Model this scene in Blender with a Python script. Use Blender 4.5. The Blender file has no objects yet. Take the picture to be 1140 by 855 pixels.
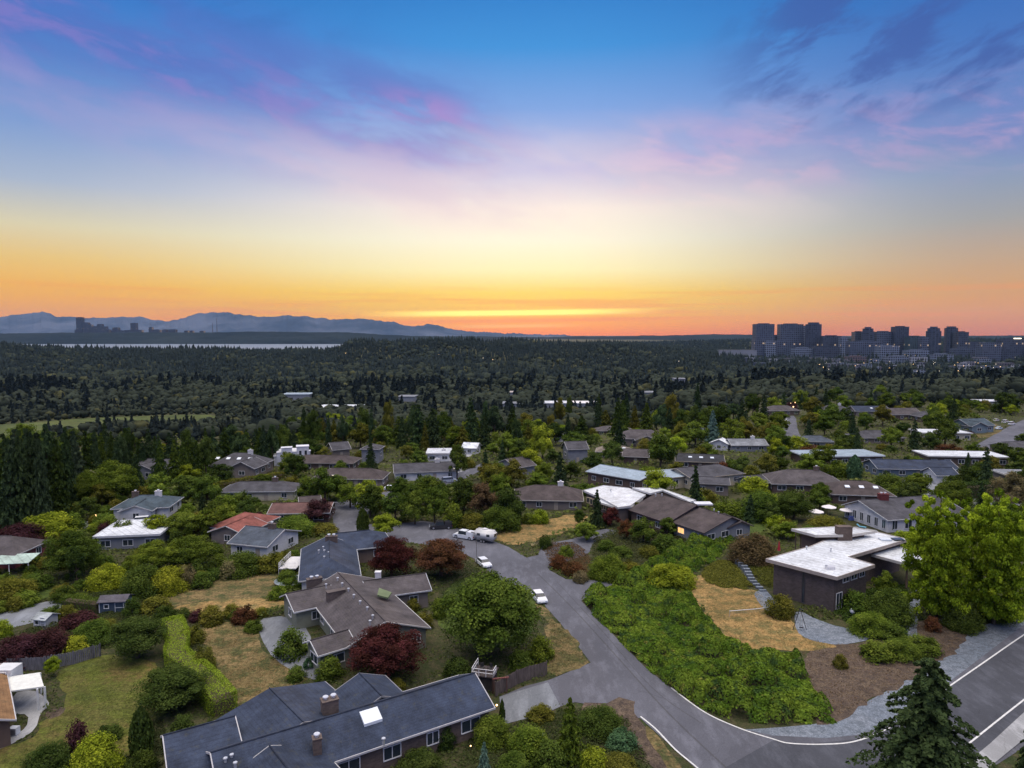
import bpy, bmesh, math, random
import numpy as np
from mathutils import Vector, Matrix
from mathutils.geometry import delaunay_2d_cdt
R = math.radians
rng = np.random.default_rng(7); random.seed(7)
S = bpy.context.scene
COL = S.collection
H = 45.0; F = 760.0; PITCH = R(4.1)

# ------------------------------------------------------------ camera
cd = bpy.data.cameras.new('camera'); cam = bpy.data.objects.new('camera', cd); COL.objects.link(cam)
cam.location = (0, 0, H); cam.rotation_euler = (R(90) - PITCH, 0, 0)
cd.sensor_width = 36; cd.lens = 24; cd.clip_start = 0.5; cd.clip_end = 90000
S.camera = cam

# ------------------------------------------------------------ world: dusk sky
SUN_AZ = math.atan2(30, F); SUN_EL = R(1.2)
W = bpy.data.worlds.new('World'); S.world = W; W.use_nodes = True
nt = W.node_tree; N = nt.nodes; L = nt.links; N.clear()
def nn(t, **kw):
    n = N.new(t)
    for k, v in kw.items(): setattr(n, k, v)
    return n
def mth(op, a, b=None, c=None, clamp=False):
    n = N.new('ShaderNodeMath'); n.operation = op; n.use_clamp = clamp
    for i, v in enumerate((a, b, c)):
        if v is None: continue
        if isinstance(v, (int, float)): n.inputs[i].default_value = v
        else: L.new(v, n.inputs[i])
    return n.outputs[0]
def mixc(f, a, b, blend='MIX'):
    n = N.new('ShaderNodeMix'); n.data_type = 'RGBA'; n.blend_type = blend; n.clamp_result = False
    for s, v in ((n.inputs[0], f), (n.inputs[6], a), (n.inputs[7], b)):
        if isinstance(v, (int, float)): s.default_value = v
        elif isinstance(v, tuple): s.default_value = (*v, 1)
        else: L.new(v, s)
    return n.outputs[2]
def lin(c): return tuple(((v/255)/12.92 if v/255 <= .04045 else ((v/255+.055)/1.055)**2.4) for v in c)
def ramp(fac, stops, sc=1.0):
    n = N.new('ShaderNodeValToRGB'); cr = n.color_ramp
    while len(cr.elements) < len(stops): cr.elements.new(1.0)
    for e, (p, c) in zip(cr.elements, stops):
        e.position = p; e.color = (*[v*sc for v in lin(c)], 1)
    L.new(fac, n.inputs[0]); return n.outputs[0]
tc = nn('ShaderNodeTexCoord'); sep = nn('ShaderNodeSeparateXYZ'); L.new(tc.outputs['Generated'], sep.inputs[0])
X, Y, Z = sep.outputs
el = mth('MULTIPLY', mth('ARCSINE', Z), 180/math.pi)            # degrees
az = mth('MULTIPLY', mth('ARCTAN2', X, Y), 180/math.pi)
def elpos(py): return (373 - py)/F*57.3*0.97/30                  # ramp position for a height in the sky, 0..1 over 30 degrees
e01 = mth('DIVIDE', el, 30.0, clamp=True)
def stops(lst): return [(max(0, min(1, elpos(py))), c) for py, c in lst]
cen = ramp(e01, stops([(373,(248,128,36)),(362,(255,160,10)),(345,(255,198,20)),(325,(255,220,86)),(300,(255,246,186)),(268,(255,250,222)),(232,(253,240,228)),(190,(200,198,228)),(130,(126,166,226)),(70,(58,146,218)),(0,(30,118,198))]))
lef = ramp(e01, stops([(373,(255,142,16)),(350,(255,166,0)),(325,(250,184,56)),(300,(238,198,112)),(270,(222,210,172)),(230,(168,182,204)),(180,(124,156,208)),(120,(80,128,200)),(60,(48,116,198)),(0,(22,88,170))]))
rig = ramp(e01, stops([(373,(224,124,58)),(350,(238,156,54)),(325,(216,162,98)),(300,(196,164,130)),(265,(164,162,160)),(220,(134,154,186)),(170,(104,136,194)),(110,(66,116,190)),(50,(42,102,182)),(0,(30,84,162))]))
def sstep(x, a, b):
    n = N.new('ShaderNodeMapRange'); n.interpolation_type = 'SMOOTHSTEP'
    n.inputs[1].default_value = a; n.inputs[2].default_value = b; L.new(x, n.inputs[0]); return n.outputs[0]
skyc = mixc(sstep(az, 3, 36), cen, rig)
skyc = mixc(sstep(az, 0, -37), skyc, lef)
# behind the viewer: blue-mauve dusk, brightened to add light on the ground
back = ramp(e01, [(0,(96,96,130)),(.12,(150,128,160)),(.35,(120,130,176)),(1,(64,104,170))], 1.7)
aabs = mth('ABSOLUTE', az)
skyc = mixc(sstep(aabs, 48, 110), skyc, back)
# clouds, on a plane above so that they compress towards the horizon
cz = mth('MAXIMUM', Z, 0.02)
cx = nn('ShaderNodeCombineXYZ'); L.new(mth('DIVIDE', X, mth('ADD', cz, .12)), cx.inputs[0]); L.new(mth('MULTIPLY', mth('DIVIDE', Y, mth('ADD', cz, .12)), 1.0), cx.inputs[1])
def noise(vec, scale, detail=6, rough=.55, off=(0,0,0), scl=(1,1,1), dist=0.0):
    m = nn('ShaderNodeMapping'); m.inputs[1].default_value = off; m.inputs[3].default_value = scl; L.new(vec, m.inputs[0])
    n = nn('ShaderNodeTexNoise'); n.inputs['Scale'].default_value = scale; n.inputs['Detail'].default_value = detail
    n.inputs['Roughness'].default_value = rough; n.inputs['Distortion'].default_value = dist
    L.new(m.outputs[0], n.inputs['Vector']); return n.outputs[0]
ae = nn('ShaderNodeCombineXYZ'); L.new(mth('MULTIPLY', az, .06), ae.inputs[0]); L.new(mth('ADD', mth('MULTIPLY', el, .17), mth('MULTIPLY', az, .030)), ae.inputs[1])
AE = ae.outputs[0]
aeR = nn('ShaderNodeCombineXYZ'); L.new(mth('MULTIPLY', az, .07), aeR.inputs[0]); L.new(mth('SUBTRACT', mth('MULTIPLY', el, .17), mth('MULTIPLY', az, .045)), aeR.inputs[1])
n1 = noise(AE, 1.3, 8, .56, (3.1,1.7,0), dist=.25); n2 = noise(AE, 2.8, 8, .6, (7.3,4.1,0), dist=.3); n3 = noise(AE, 1.0, 3, .5, (1.3,9.1,0)); n4 = noise(aeR.outputs[0], 2.0, 8, .6, (5.2,2.4,0), dist=.3)
tl = mth('ADD', el, mth('MULTIPLY', az, .15))                                # the bank slopes down to the right
nz_ = mth('ADD', mth('MULTIPLY', n1, .65), mth('MULTIPLY', n2, .35))
bankL = mth('MULTIPLY', mth('MULTIPLY', sstep(tl, 10.5, 15), sstep(tl, 22, 17)), mth('MULTIPLY', sstep(az, 3, -9), sstep(az, -75, -40)))
mL = mth('MULTIPLY', bankL, sstep(nz_, .36, .56))
skyc = mixc(mth('MULTIPLY', mL, .62, clamp=True), skyc, lin((84,104,188)))
edgeL = mth('MULTIPLY', mth('MULTIPLY', mth('MULTIPLY', sstep(tl, 11.0, 14), sstep(tl, 18.5, 15)), mth('MULTIPLY', sstep(az, 6, -4), sstep(az, -75, -40))), sstep(n2, .44, .62))
skyc = mixc(mth('MULTIPLY', edgeL, .28, clamp=True), skyc, lin((176,134,204)))
lowL = mth('MULTIPLY', mth('MULTIPLY', sstep(tl, 7.5, 10.5), sstep(tl, 14.5, 11.5)), mth('MULTIPLY', sstep(az, 8, -6), sstep(nz_, .38, .62)))
skyc = mixc(mth('MULTIPLY', lowL, .38, clamp=True), skyc, lin((176,158,208)))
pk = mth('MULTIPLY', mth('MULTIPLY', sstep(mth('ABSOLUTE', mth('SUBTRACT', az, -7)), 5.5, .5), sstep(mth('ABSOLUTE', mth('SUBTRACT', tl, 16.6)), 2.0, .2)), sstep(n2, .38, .6))
skyc = mixc(mth('MULTIPLY', pk, .38, clamp=True), skyc, lin((200,136,202)))
bankR = mth('MULTIPLY', mth('MULTIPLY', mth('MULTIPLY', sstep(el, 9.5, 13), sstep(el, 18.5, 14.5)), sstep(az, 2, 15)), sstep(nz_, .34, .58))
skyc = mixc(mth('MULTIPLY', bankR, .42, clamp=True), skyc, mixc(sstep(n2, .42, .6), lin((126,130,198)), lin((206,160,204))))
hiR = mth('MULTIPLY', mth('MULTIPLY', mth('MULTIPLY', sstep(el, 14, 17.5), sstep(el, 32, 25)), sstep(az, 14, 23)), sstep(n4, .44, .60))
skyc = mixc(mth('MULTIPLY', hiR, .7, clamp=True), skyc, lin((58,86,160)))
hiL = mth('MULTIPLY', mth('MULTIPLY', sstep(tl, 17.5, 20), sstep(az, -8, -24)), sstep(n4, .42, .66))
skyc = mixc(mth('MULTIPLY', hiL, .5, clamp=True), skyc, lin((44,92,170)))
# pale wisps in the middle sky
wz = mth('MULTIPLY', mth('MULTIPLY', sstep(el, 7, 10), sstep(el, 19, 12)), sstep(aabs, 34, 10))
skyc = mixc(mth('MULTIPLY', mth('MULTIPLY', sstep(n1, .42, .62), wz), .3), skyc, lin((252,228,222)))
# low streaks of lit cloud just above the horizon
sv = nn('ShaderNodeCombineXYZ'); L.new(mth('MULTIPLY', az, .05), sv.inputs[0]); L.new(mth('MULTIPLY', el, 1.15), sv.inputs[1])
st = noise(sv.outputs[0], 1.3, 4, .5, (2.2, .35, 0))
stm = mth('MULTIPLY', mth('MULTIPLY', sstep(st, .48, .66), mth('MULTIPLY', sstep(el, .3, 1.2), sstep(el, 4.5, 2.5))), .45)
skyc = mixc(stm, skyc, lin((250,146,62)))
def streak(e0, hw, a0, aw, col, k, gain=1.0):
    global skyc
    w_ = mth('MULTIPLY', az, -.012)
    d = mth('ABSOLUTE', mth('SUBTRACT', mth('ADD', el, w_), e0)); m = sstep(d, hw, hw*.2)
    a = sstep(mth('ABSOLUTE', mth('SUBTRACT', az, a0)), aw, aw*.25)
    skyc = mixc(mth('MULTIPLY', mth('MULTIPLY', m, a), k), skyc, tuple(v*gain for v in lin(col)))
streak(1.85, .36, 0, 14, (255,232,100), 1.0, 1.5)
streak(.75, .22, 0, 7, (255,190,96), .7)
streak(1.2, .25, 2, 22, (250,138,62), .6)
# above the frame the dome is boosted to warm white to light the ground
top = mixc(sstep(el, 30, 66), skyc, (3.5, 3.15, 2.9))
nish = nn('ShaderNodeTexSky', sky_type='NISHITA'); nish.sun_disc = False
nish.sun_elevation = SUN_EL; nish.sun_rotation = SUN_AZ
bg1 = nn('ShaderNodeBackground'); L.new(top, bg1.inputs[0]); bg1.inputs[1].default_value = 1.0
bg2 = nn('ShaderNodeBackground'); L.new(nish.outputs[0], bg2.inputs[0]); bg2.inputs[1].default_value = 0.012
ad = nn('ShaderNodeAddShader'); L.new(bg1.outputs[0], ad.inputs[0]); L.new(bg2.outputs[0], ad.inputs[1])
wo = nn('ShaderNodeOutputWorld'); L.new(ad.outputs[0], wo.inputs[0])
W.cycles.sampling_method = 'MANUAL'; W.cycles.sample_map_resolution = 512

# ------------------------------------------------------------ sun, just at the horizon
sd = bpy.data.lights.new('sun', 'SUN'); sd.energy = 0.8; sd.angle = R(6); sd.color = (1, .62, .36)
sun = bpy.data.objects.new('sun', sd); COL.objects.link(sun)
d = Vector((math.sin(SUN_AZ)*math.cos(R(4)), math.cos(SUN_AZ)*math.cos(R(4)), math.sin(R(4))))
sun.rotation_euler = d.to_track_quat('Z', 'Y').to_euler(); sun.location = (0, 0, 300)

S.view_settings.view_transform = 'Standard'; S.view_settings.look = 'None'
S.view_settings.gamma = 1; S.view_settings.use_curve_mapping = False
S.view_settings.exposure = 0.0
S.render.engine = 'CYCLES'
S.cycles.max_bounces = 4; S.cycles.diffuse_bounces = 2; S.cycles.glossy_bounces = 2
S.cycles.transmission_bounces = 2; S.cycles.volume_bounces = 0; S.cycles.transparent_max_bounces = 4
S.cycles.use_denoising = True

# ------------------------------------------------------------ terrain
def interp(x, t): return np.interp(x, [a for a, _ in t], [b for _, b in t])
TL = [(0,0),(250,0),(330,-4),(420,-14),(560,-28),(750,-40),(1000,-44),(1300,-42),(1650,-30),(2000,0),(2350,0),(2800,-34),(3300,-56),(7000,-56),(7350,-20),(9000,-10),(60000,-30)]
TR = [(0,0),(430,0),(600,-8),(900,-26),(1400,-42),(2000,-48),(2700,-48),(3400,-36),(4500,2),(5200,2),(6200,-30),(60000,-30)]
RU = [(-.9,0),(-.70,2),(-.668,-4),(-.65,-24),(-.26,-24),(-.235,8),(.0,12),(.1,6),(.3,0),(1.2,-20)]      # crest of the wooded ridge
def terr(x, y):
    x = np.asarray(x, float); y = np.asarray(y, float)
    yy = np.maximum(y, 1.0); u = x/yy
    w = np.clip((u - .10)/.32, 0, 1); w = w*w*(3-2*w)
    zl = interp(yy, TL) + np.interp(u, [a for a,_ in RU], [b for _,b in RU])*np.clip(1-np.abs(yy-2170)/700., 0, 1)
    lk = np.clip((u + .20)/.08, 0, 1)
    zl = np.where(yy > 2800, zl*(1-lk) + lk*np.maximum(zl, -28), zl)
    z = zl*(1-w) + interp(yy, TR)*w
    am = np.clip((yy-250)/400., 0, 1)
    a2 = np.clip((yy-900)/500., 0, 1)*np.clip((2900-yy)/500., 0, 1)
    z = z + a2*(6*np.sin(x*.0062+.8*np.sin(y*.004))*np.cos(y*.0075+x*.0018) + 3*np.sin(x*.017+y*.011))
    return z + am*(2.2*np.sin(x*.013+1.3)*np.cos(y*.011) + 1.2*np.sin(x*.031+y*.023))
def ray(px, py):
    a = (px-570)/F; b = (427.5-py)/F
    return Vector((a, math.cos(PITCH)+b*math.sin(PITCH), -math.sin(PITCH)+b*math.cos(PITCH)))
def PZ(px, py, z):
    r = ray(px, py); t = (z-H)/r.z; return Vector((r.x*t, r.y*t, z))
def G(px, py):                                    # where a sight line first meets the ground
    r = ray(px, py)
    ts = np.geomspace(30, 9000, 700); hz = H + r.z*ts - terr(r.x*ts, r.y*ts)
    k = np.argmax(hz <= 0) if (hz <= 0).any() else len(ts)-1
    a, b = ts[max(k-1, 0)], ts[k]
    for _ in range(20):
        m = (a+b)/2
        if H + r.z*m - float(terr(r.x*m, r.y*m)) > 0: a = m
        else: b = m
    return Vector((r.x*b, r.y*b, float(terr(r.x*b, r.y*b))))
def ppm(p):                                       # pixels per metre at a point
    return F/(p.y*math.cos(PITCH) + (H-p.z)*math.sin(PITCH))

# ------------------------------------------------------------ materials
MT = {}
def mat(name):
    m = bpy.data.materials.new(name); m.use_nodes = True; m.node_tree.nodes.clear(); return m
class T:
    def __init__(s, name):
        s.m = mat(name); s.t = s.m.node_tree; MT[name] = s.m
    def n(s, t, **kw):
        n = s.t.nodes.new(t)
        for k, v in kw.items(): setattr(n, k, v)
        return n
    def l(s, a, b): s.t.links.new(a, b)
    def noise(s, scale, detail=5, rough=.6, scl=None, coord='Object', world=False):
        if world:
            g = s.n('ShaderNodeNewGeometry'); src = g.outputs['Position']
        else: src = s.n('ShaderNodeTexCoord').outputs[coord]
        if scl:
            m = s.n('ShaderNodeMapping'); m.inputs[3].default_value = scl; s.l(src, m.inputs[0]); src = m.outputs[0]
        n = s.n('ShaderNodeTexNoise'); n.inputs['Scale'].default_value = scale; n.inputs['Detail'].default_value = detail
        n.inputs['Roughness'].default_value = rough; s.l(src, n.inputs['Vector']); return n.outputs[0]
    def mr(s, v, a, b, c=0, d=1):
        n = s.n('ShaderNodeMapRange'); s.l(v, n.inputs[0])
        for i, q in enumerate((a, b, c, d)): n.inputs[1+i].default_value = q
        return n.outputs[0]
    def mix(s, f, a, b, blend='MIX'):
        n = s.n('ShaderNodeMix', data_type='RGBA', blend_type=blend)
        for k, v in ((n.inputs[0], f), (n.inputs[6], a), (n.inputs[7], b)):
            if isinstance(v, (int, float)): k.default_value = v
            elif isinstance(v, tuple): k.default_value = (*v[:3], 1)
            else: s.l(v, k)
        return n.outputs[2]
    def mul(s, col, fac):
        n = s.n('ShaderNodeVectorMath', operation='SCALE'); s.l(col, n.inputs[0])
        if isinstance(fac, (int, float)): n.inputs[3].default_value = fac
        else: s.l(fac, n.inputs[3])
        return n.outputs[0]
    def objcol(s): return s.n('ShaderNodeObjectInfo').outputs['Color']
    def pbr(s, col, rough=.8, spec=.3, metal=0, bump=None, bd=.1, bs=.5, emis=None, es=0):
        p = s.n('ShaderNodeBsdfPrincipled')
        if isinstance(col, tuple): p.inputs['Base Color'].default_value = (*col[:3], 1)
        else: s.l(col, p.inputs['Base Color'])
        p.inputs['Roughness'].default_value = rough; p.inputs['Specular IOR Level'].default_value = spec; p.inputs['Metallic'].default_value = metal
        if emis:
            p.inputs['Emission Color'].default_value = (*emis, 1); p.inputs['Emission Strength'].default_value = es
        if bump is not None:
            b = s.n('ShaderNodeBump'); b.inputs['Strength'].default_value = bs; b.inputs['Distance'].default_value = bd
            s.l(bump, b.inputs['Height']); s.l(b.outputs[0], p.inputs['Normal'])
        o = s.n('ShaderNodeOutputMaterial'); s.l(p.outputs[0], o.inputs[0]); return s.m
def ground_mat(name, cols, big=.05, small=.8, fine=6, rough=.95):
    t = T(name); c = t.mix(t.mr(t.noise(big, 4, world=True), .35, .65), cols[0], cols[1])
    c = t.mix(t.mr(t.noise(small, 6, .75, world=True), .45, .58), c, cols[2]); c = t.mul(c, t.mr(t.noise(small*3.3, 5, .75, world=True), .35, .65, .68, 1.3))
    f = t.noise(fine, 4, .75, world=True); c = t.mul(c, t.mr(f, .3, .7, .5, 1.5)); c = t.mul(c, t.mr(t.noise(.035, 3, .5, world=True), .3, .7, .75, 1.2))
    return t.pbr(c, rough, .15, bump=f, bd=.06, bs=.6)
ground_mat('ground_soil', [(.030,.044,.014),(.050,.052,.022),(.065,.058,.030)])
ground_mat('lawn', [(.066,.082,.018),(.130,.095,.034),(.085,.100,.018)], .09, .3, 3)
ground_mat('green_lawn', [(.055,.085,.016),(.075,.100,.022),(.035,.058,.012)], .15, .6)
ground_mat('dry_grass', [(.23,.150,.056),(.30,.195,.078),(.115,.100,.038)], .12, .4, 3)
ground_mat('faded_lawn', [(.115,.090,.038),(.180,.130,.060),(.060,.066,.024)], .14, .45, 3)
ground_mat('mulch', [(.078,.058,.046),(.056,.044,.036),(.108,.082,.058)], .2, .9)
ground_mat('field_grass', [(.060,.085,.022),(.085,.098,.026),(.045,.066,.018)], .012, .06, .8)
ground_mat('gravel', [(.145,.175,.215),(.19,.215,.25),(.11,.13,.155)], .2, 1.2, 14)
def asphalt(name, base, patch=.75):
    t = T(name); b = t.noise(.06, 4, .6, world=True); s_ = t.noise(.5, 6, .7, world=True, scl=(1,.35,1)); f = t.noise(9, 4, .8, world=True)
    c = t.mix(t.mr(b, .35, .65), base, tuple(v*patch for v in base)); c = t.mix(t.mr(s_, .48, .68), c, tuple(v*1.3 for v in base))
    c = t.mul(c, t.mr(f, .3, .7, .78, 1.22))
    g = t.n('ShaderNodeNewGeometry').outputs['Position']; wv = t.n('ShaderNodeTexNoise'); wv.inputs['Scale'].default_value = .5; t.l(g, wv.inputs['Vector']); vm = t.n('ShaderNodeVectorMath', operation='MULTIPLY_ADD'); t.l(wv.outputs['Color'], vm.inputs[0]); vm.inputs[1].default_value = (2.5,2.5,0); t.l(g, vm.inputs[2])
    vo = t.n('ShaderNodeTexVoronoi', feature='DISTANCE_TO_EDGE'); vo.inputs['Scale'].default_value = .16; t.l(vm.outputs[0], vo.inputs['Vector']); c = t.mul(c, t.mr(vo.outputs['Distance'], .002, .008, .86, 1.0))
    vc = t.n('ShaderNodeTexVoronoi'); vc.inputs['Scale'].default_value = .11; t.l(vm.outputs[0], vc.inputs['Vector']); sx = t.n('ShaderNodeSeparateXYZ'); t.l(vc.outputs['Color'], sx.inputs[0]); c = t.mul(c, t.mr(sx.outputs[0], 0, 1, .93, 1.07)); return t.pbr(c, .85, .25, bump=f, bd=.01)
asphalt('asphalt', (.100,.104,.124)); asphalt('asphalt_new', (.066,.071,.086)); asphalt('concrete', (.30,.31,.32)); asphalt('driveway_concrete', (.165,.18,.20)); asphalt('tar', (.075,.077,.085))
t = T('road_paint'); t.pbr(t.mul(t.mix(0, (.62,.63,.62), (0,0,0)), t.mr(t.noise(3, 4, .7, world=True), .3, .6, .7, 1.0)), .7)
# foliage: the tint is the object's own colour, each leaf differs a little
def leafmat(name, trans=.24, lo=.5, hi=1.7):
    t = T(name); a = t.n('ShaderNodeAttribute', attribute_name='tint'); oc = t.objcol()
    nz = t.noise(7, 3, .6); c = t.mul(oc, t.mr(a.outputs['Fac'], 0, 1, lo, hi)); c = t.mul(c, t.mr(nz, .3, .7, .72, 1.28))
    hs = t.n('ShaderNodeHueSaturation'); t.l(t.mr(a.outputs['Fac'], 0, 1, .515, .485), hs.inputs['Hue']); t.l(c, hs.inputs['Color']); c = hs.outputs[0]
    df = t.n('ShaderNodeBsdfDiffuse'); tr = t.n('ShaderNodeBsdfTranslucent'); t.l(c, df.inputs[0]); t.l(c, tr.inputs[0])
    mx = t.n('ShaderNodeMixShader'); mx.inputs[0].default_value = trans; t.l(df.outputs[0], mx.inputs[1]); t.l(tr.outputs[0], mx.inputs[2])
    o = t.n('ShaderNodeOutputMaterial'); t.l(mx.outputs[0], o.inputs[0]); return t.m
leafmat('leaves')
def ivymat():
    t = T('ivy_leaves'); a = t.n('ShaderNodeAttribute', attribute_name='tint')
    p = t.mix(t.mr(t.noise(.22, 4, .6, world=True), .42, .58), (.080,.145,.018), (.155,.225,.028)); p = t.mix(t.mr(t.noise(.5, 3, .6, world=True, scl=(1.3,1,1)), .52, .64), p, (.048,.090,.026)); p = t.mix(t.mr(t.noise(.9, 3, .6, world=True), .62, .70), p, (.20,.20,.045))
    p = t.mul(p, t.mr(a.outputs['Fac'], 0, 1, .45, 1.6))
    df = t.n('ShaderNodeBsdfDiffuse'); tr = t.n('ShaderNodeBsdfTranslucent'); t.l(p, df.inputs[0]); t.l(p, tr.inputs[0]); mx = t.n('ShaderNodeMixShader'); mx.inputs[0].default_value = .3; t.l(df.outputs[0], mx.inputs[1]); t.l(tr.outputs[0], mx.inputs[2]); o = t.n('ShaderNodeOutputMaterial'); t.l(mx.outputs[0], o.inputs[0])
ivymat(); leafmat('needles', .15, .6, 1.35)
t = T('forest_mass'); a = t.n('ShaderNodeAttribute', attribute_name='tcol'); c = t.mul(a.outputs['Color'], t.mr(t.noise(.35, 4, .7, world=True), .3, .7, .75, 1.25)); t.pbr(c, 1, .05)
t = T('bark'); f = t.noise(14, 4, .7, scl=(1,1,.15)); t.pbr(t.mix(f, (.05,.035,.025), (.13,.10,.075)), .95, .1, bump=f, bd=.05)
# buildings: tinted by the object's own colour
def shingle():
    t = T('shingle'); g = t.n('ShaderNodeNewGeometry'); sz = t.n('ShaderNodeSeparateXYZ'); t.l(g.outputs['Position'], sz.inputs[0])
    w = t.n('ShaderNodeTexWave', wave_type='BANDS', bands_direction='Z'); w.inputs['Scale'].default_value = 2.2; w.inputs['Distortion'].default_value = .5; t.l(g.outputs['Position'], w.inputs[0])
    f = t.noise(9, 3, .7, world=True); b = t.noise(.35, 5, .65, world=True)
    c = t.mul(t.objcol(), t.mr(f, .3, .7, .72, 1.28)); c = t.mul(c, t.mr(b, .35, .65, .66, 1.28)); c = t.mix(t.mr(t.noise(1.1, 6, .75, world=True), .56, .70, 0, .55), c, (.075,.072,.045)); c = t.mul(c, t.mr(t.noise(.8, 4, .7, world=True, scl=(1.4,1.4,.2)), .3, .7, .82, 1.15)); c = t.mul(c, t.mr(w.outputs['Fac'], 0, .25, .84, 1.0))
    t.pbr(c, .9, .25, bump=f, bd=.02)
shingle()
t = T('membrane'); b = t.noise(.25, 5, .65, world=True); f = t.noise(1.6, 5, .75, world=True); c = t.mul(t.objcol(), t.mr(b, .3, .7, .72, 1.15)); c = t.mul(c, t.mr(f, .36, .6, .72, 1.05)); w2 = t.n('ShaderNodeTexWave', wave_type='BANDS', bands_direction='DIAGONAL'); w2.inputs['Scale'].default_value = .33; w2.inputs['Distortion'].default_value = .3; g2 = t.n('ShaderNodeNewGeometry'); t.l(g2.outputs['Position'], w2.inputs[0]); c = t.mul(c, t.mr(w2.outputs['Fac'], 0, .12, .74, 1.0)); st_ = t.noise(.45, 6, .8, world=True); c = t.mix(t.mr(st_, .54, .68, 0, .5), c, (.17,.16,.15)); t.pbr(c, .6, .4)
t = T('wall_paint'); c = t.mul(t.objcol(), t.mr(t.noise(.7, 4, world=True), .3, .7, .85, 1.12)); c = t.mul(c, t.mr(t.noise(6, 2, world=True, scl=(.1,.1,1)), .4, .6, .93, 1.0)); t.pbr(c, .75, .25)
t = T('trim_paint'); c = t.mul(t.objcol(), t.mr(t.noise(2, 3, world=True), .3, .7, .88, 1.08)); t.pbr(c, .6, .3)
def brick():
    t = T('brick'); g = t.n('ShaderNodeTexCoord'); m = t.n('ShaderNodeMapping'); t.l(g.outputs['UV'], m.inputs[0])
    b = t.n('ShaderNodeTexBrick'); b.inputs['Scale'].default_value = 1; b.inputs['Brick Width'].default_value = .42; b.inputs['Row Height'].default_value = .2; b.inputs['Mortar Size'].default_value = .022
    b.inputs['Color1'].default_value = (.9,.9,.9,1); b.inputs['Color2'].default_value = (.6,.6,.6,1); b.inputs['Mortar'].default_value = (.75,.8,.85,1); t.l(m.outputs[0], b.inputs[0])
    c = t.mix(1, t.objcol(), b.outputs[0], 'MULTIPLY'); c = t.mul(c, t.mr(t.noise(.5, 4, world=True), .3, .7, .8, 1.15)); t.pbr(c, .9, .15)
brick()
t = T('glass'); t.pbr((.03,.04,.05), .08, .6)
t = T('lit_glass'); t.pbr((.3,.2,.1), .4, .3, emis=(1,.55,.2), es=1.3)
t = T('lamp_glow'); t.pbr((.8,.7,.5), .4, .3, emis=(1,.62,.25), es=6)
t = T('lamp_white'); t.pbr((.8,.8,.8), .4, .3, emis=(1,.86,.62), es=3)
t = T('skylight'); t.pbr((.62,.68,.74), .25, .5)
t = T('metal'); t.pbr(t.objcol(), .4, .5, .6)
t = T('car_paint'); t.pbr(t.objcol(), .25, .6)
t = T('rubber'); t.pbr((.02,.02,.02), .8, .2)
t = T('wood'); f = t.noise(4, 4, .7, scl=(1,1,.2)); t.pbr(t.mul(t.objcol(), t.mr(f, .3, .7, .6, 1.3)), .9, .15)
t = T('fabric'); t.pbr(t.objcol(), .9, .2)
t = T('water'); f = t.noise(.02, 6, .7, world=True, scl=(1,3,1)); t.pbr((.10,.13,.17), .38, 1.0, bump=f, bd=1.5, bs=.5)
t = T('far_hill'); c = t.mix(t.mr(t.noise(.0012, 8, .65, world=True), .35, .65), (.010,.016,.018), (.022,.030,.030)); t.pbr(c, 1, .05)
t = T('far_mountain'); c = t.mix(t.mr(t.noise(.0006, 9, .6, world=True), .4, .62), (.03,.04,.05), (.09,.10,.12)); t.pbr(c, 1, .05)
def facade(name):
    t = T(name); uv = t.n('ShaderNodeTexCoord').outputs['UV']
    b = t.n('ShaderNodeTexBrick'); b.offset = 0; b.inputs['Scale'].default_value = 1; b.inputs['Brick Width'].default_value = 7.5; b.inputs['Row Height'].default_value = 7.6; b.inputs['Mortar Size'].default_value = 1.1; b.inputs['Bias'].default_value = 0
    b.inputs['Color1'].default_value = (.008,.012,.02,1); b.inputs['Color2'].default_value = (.05,.06,.08,1); b.inputs['Mortar'].default_value = (1,1,1,1); t.l(uv, b.inputs[0])
    w = t.n('ShaderNodeMapping'); w.inputs[3].default_value = (1/7.5, 1/7.6, 1); t.l(uv, w.inputs[0])
    fl = t.n('ShaderNodeVectorMath', operation='FLOOR'); t.l(w.outputs[0], fl.inputs[0]); wn = t.n('ShaderNodeTexWhiteNoise', noise_dimensions='3D'); t.l(fl.outputs[0], wn.inputs[0])
    win = t.mr(b.outputs['Fac'], 0, 1, 1, 0); c = t.mix(b.outputs['Fac'], b.outputs[0], t.objcol())
    p = t.n('ShaderNodeBsdfPrincipled'); t.l(c, p.inputs['Base Color']); p.inputs['Roughness'].default_value = .5
    lit = t.n('ShaderNodeMath', operation='GREATER_THAN'); t.l(wn.outputs['Value'], lit.inputs[0]); lit.inputs[1].default_value = .988
    m2 = t.n('ShaderNodeMath', operation='MULTIPLY'); t.l(lit.outputs[0], m2.inputs[0]); t.l(win, m2.inputs[1]); p.inputs['Emission Color'].default_value = (1,.7,.4,1); m3 = t.n('ShaderNodeMath', operation='MULTIPLY'); t.l(m2.outputs[0], m3.inputs[0]); m3.inputs[1].default_value = .45; t.l(m3.outputs[0], p.inputs['Emission Strength'])
    o = t.n('ShaderNodeOutputMaterial'); t.l(p.outputs[0], o.inputs[0])
facade('facade')
t = T('haze'); v = t.n('ShaderNodeVolumePrincipled'); v.inputs['Color'].default_value = (.30,.55,1,1); v.inputs['Density'].default_value = 1.15e-5; v.inputs['Anisotropy'].default_value = .1
o = t.n('ShaderNodeOutputMaterial'); t.l(v.outputs[0], o.inputs['Volume'])

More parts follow.
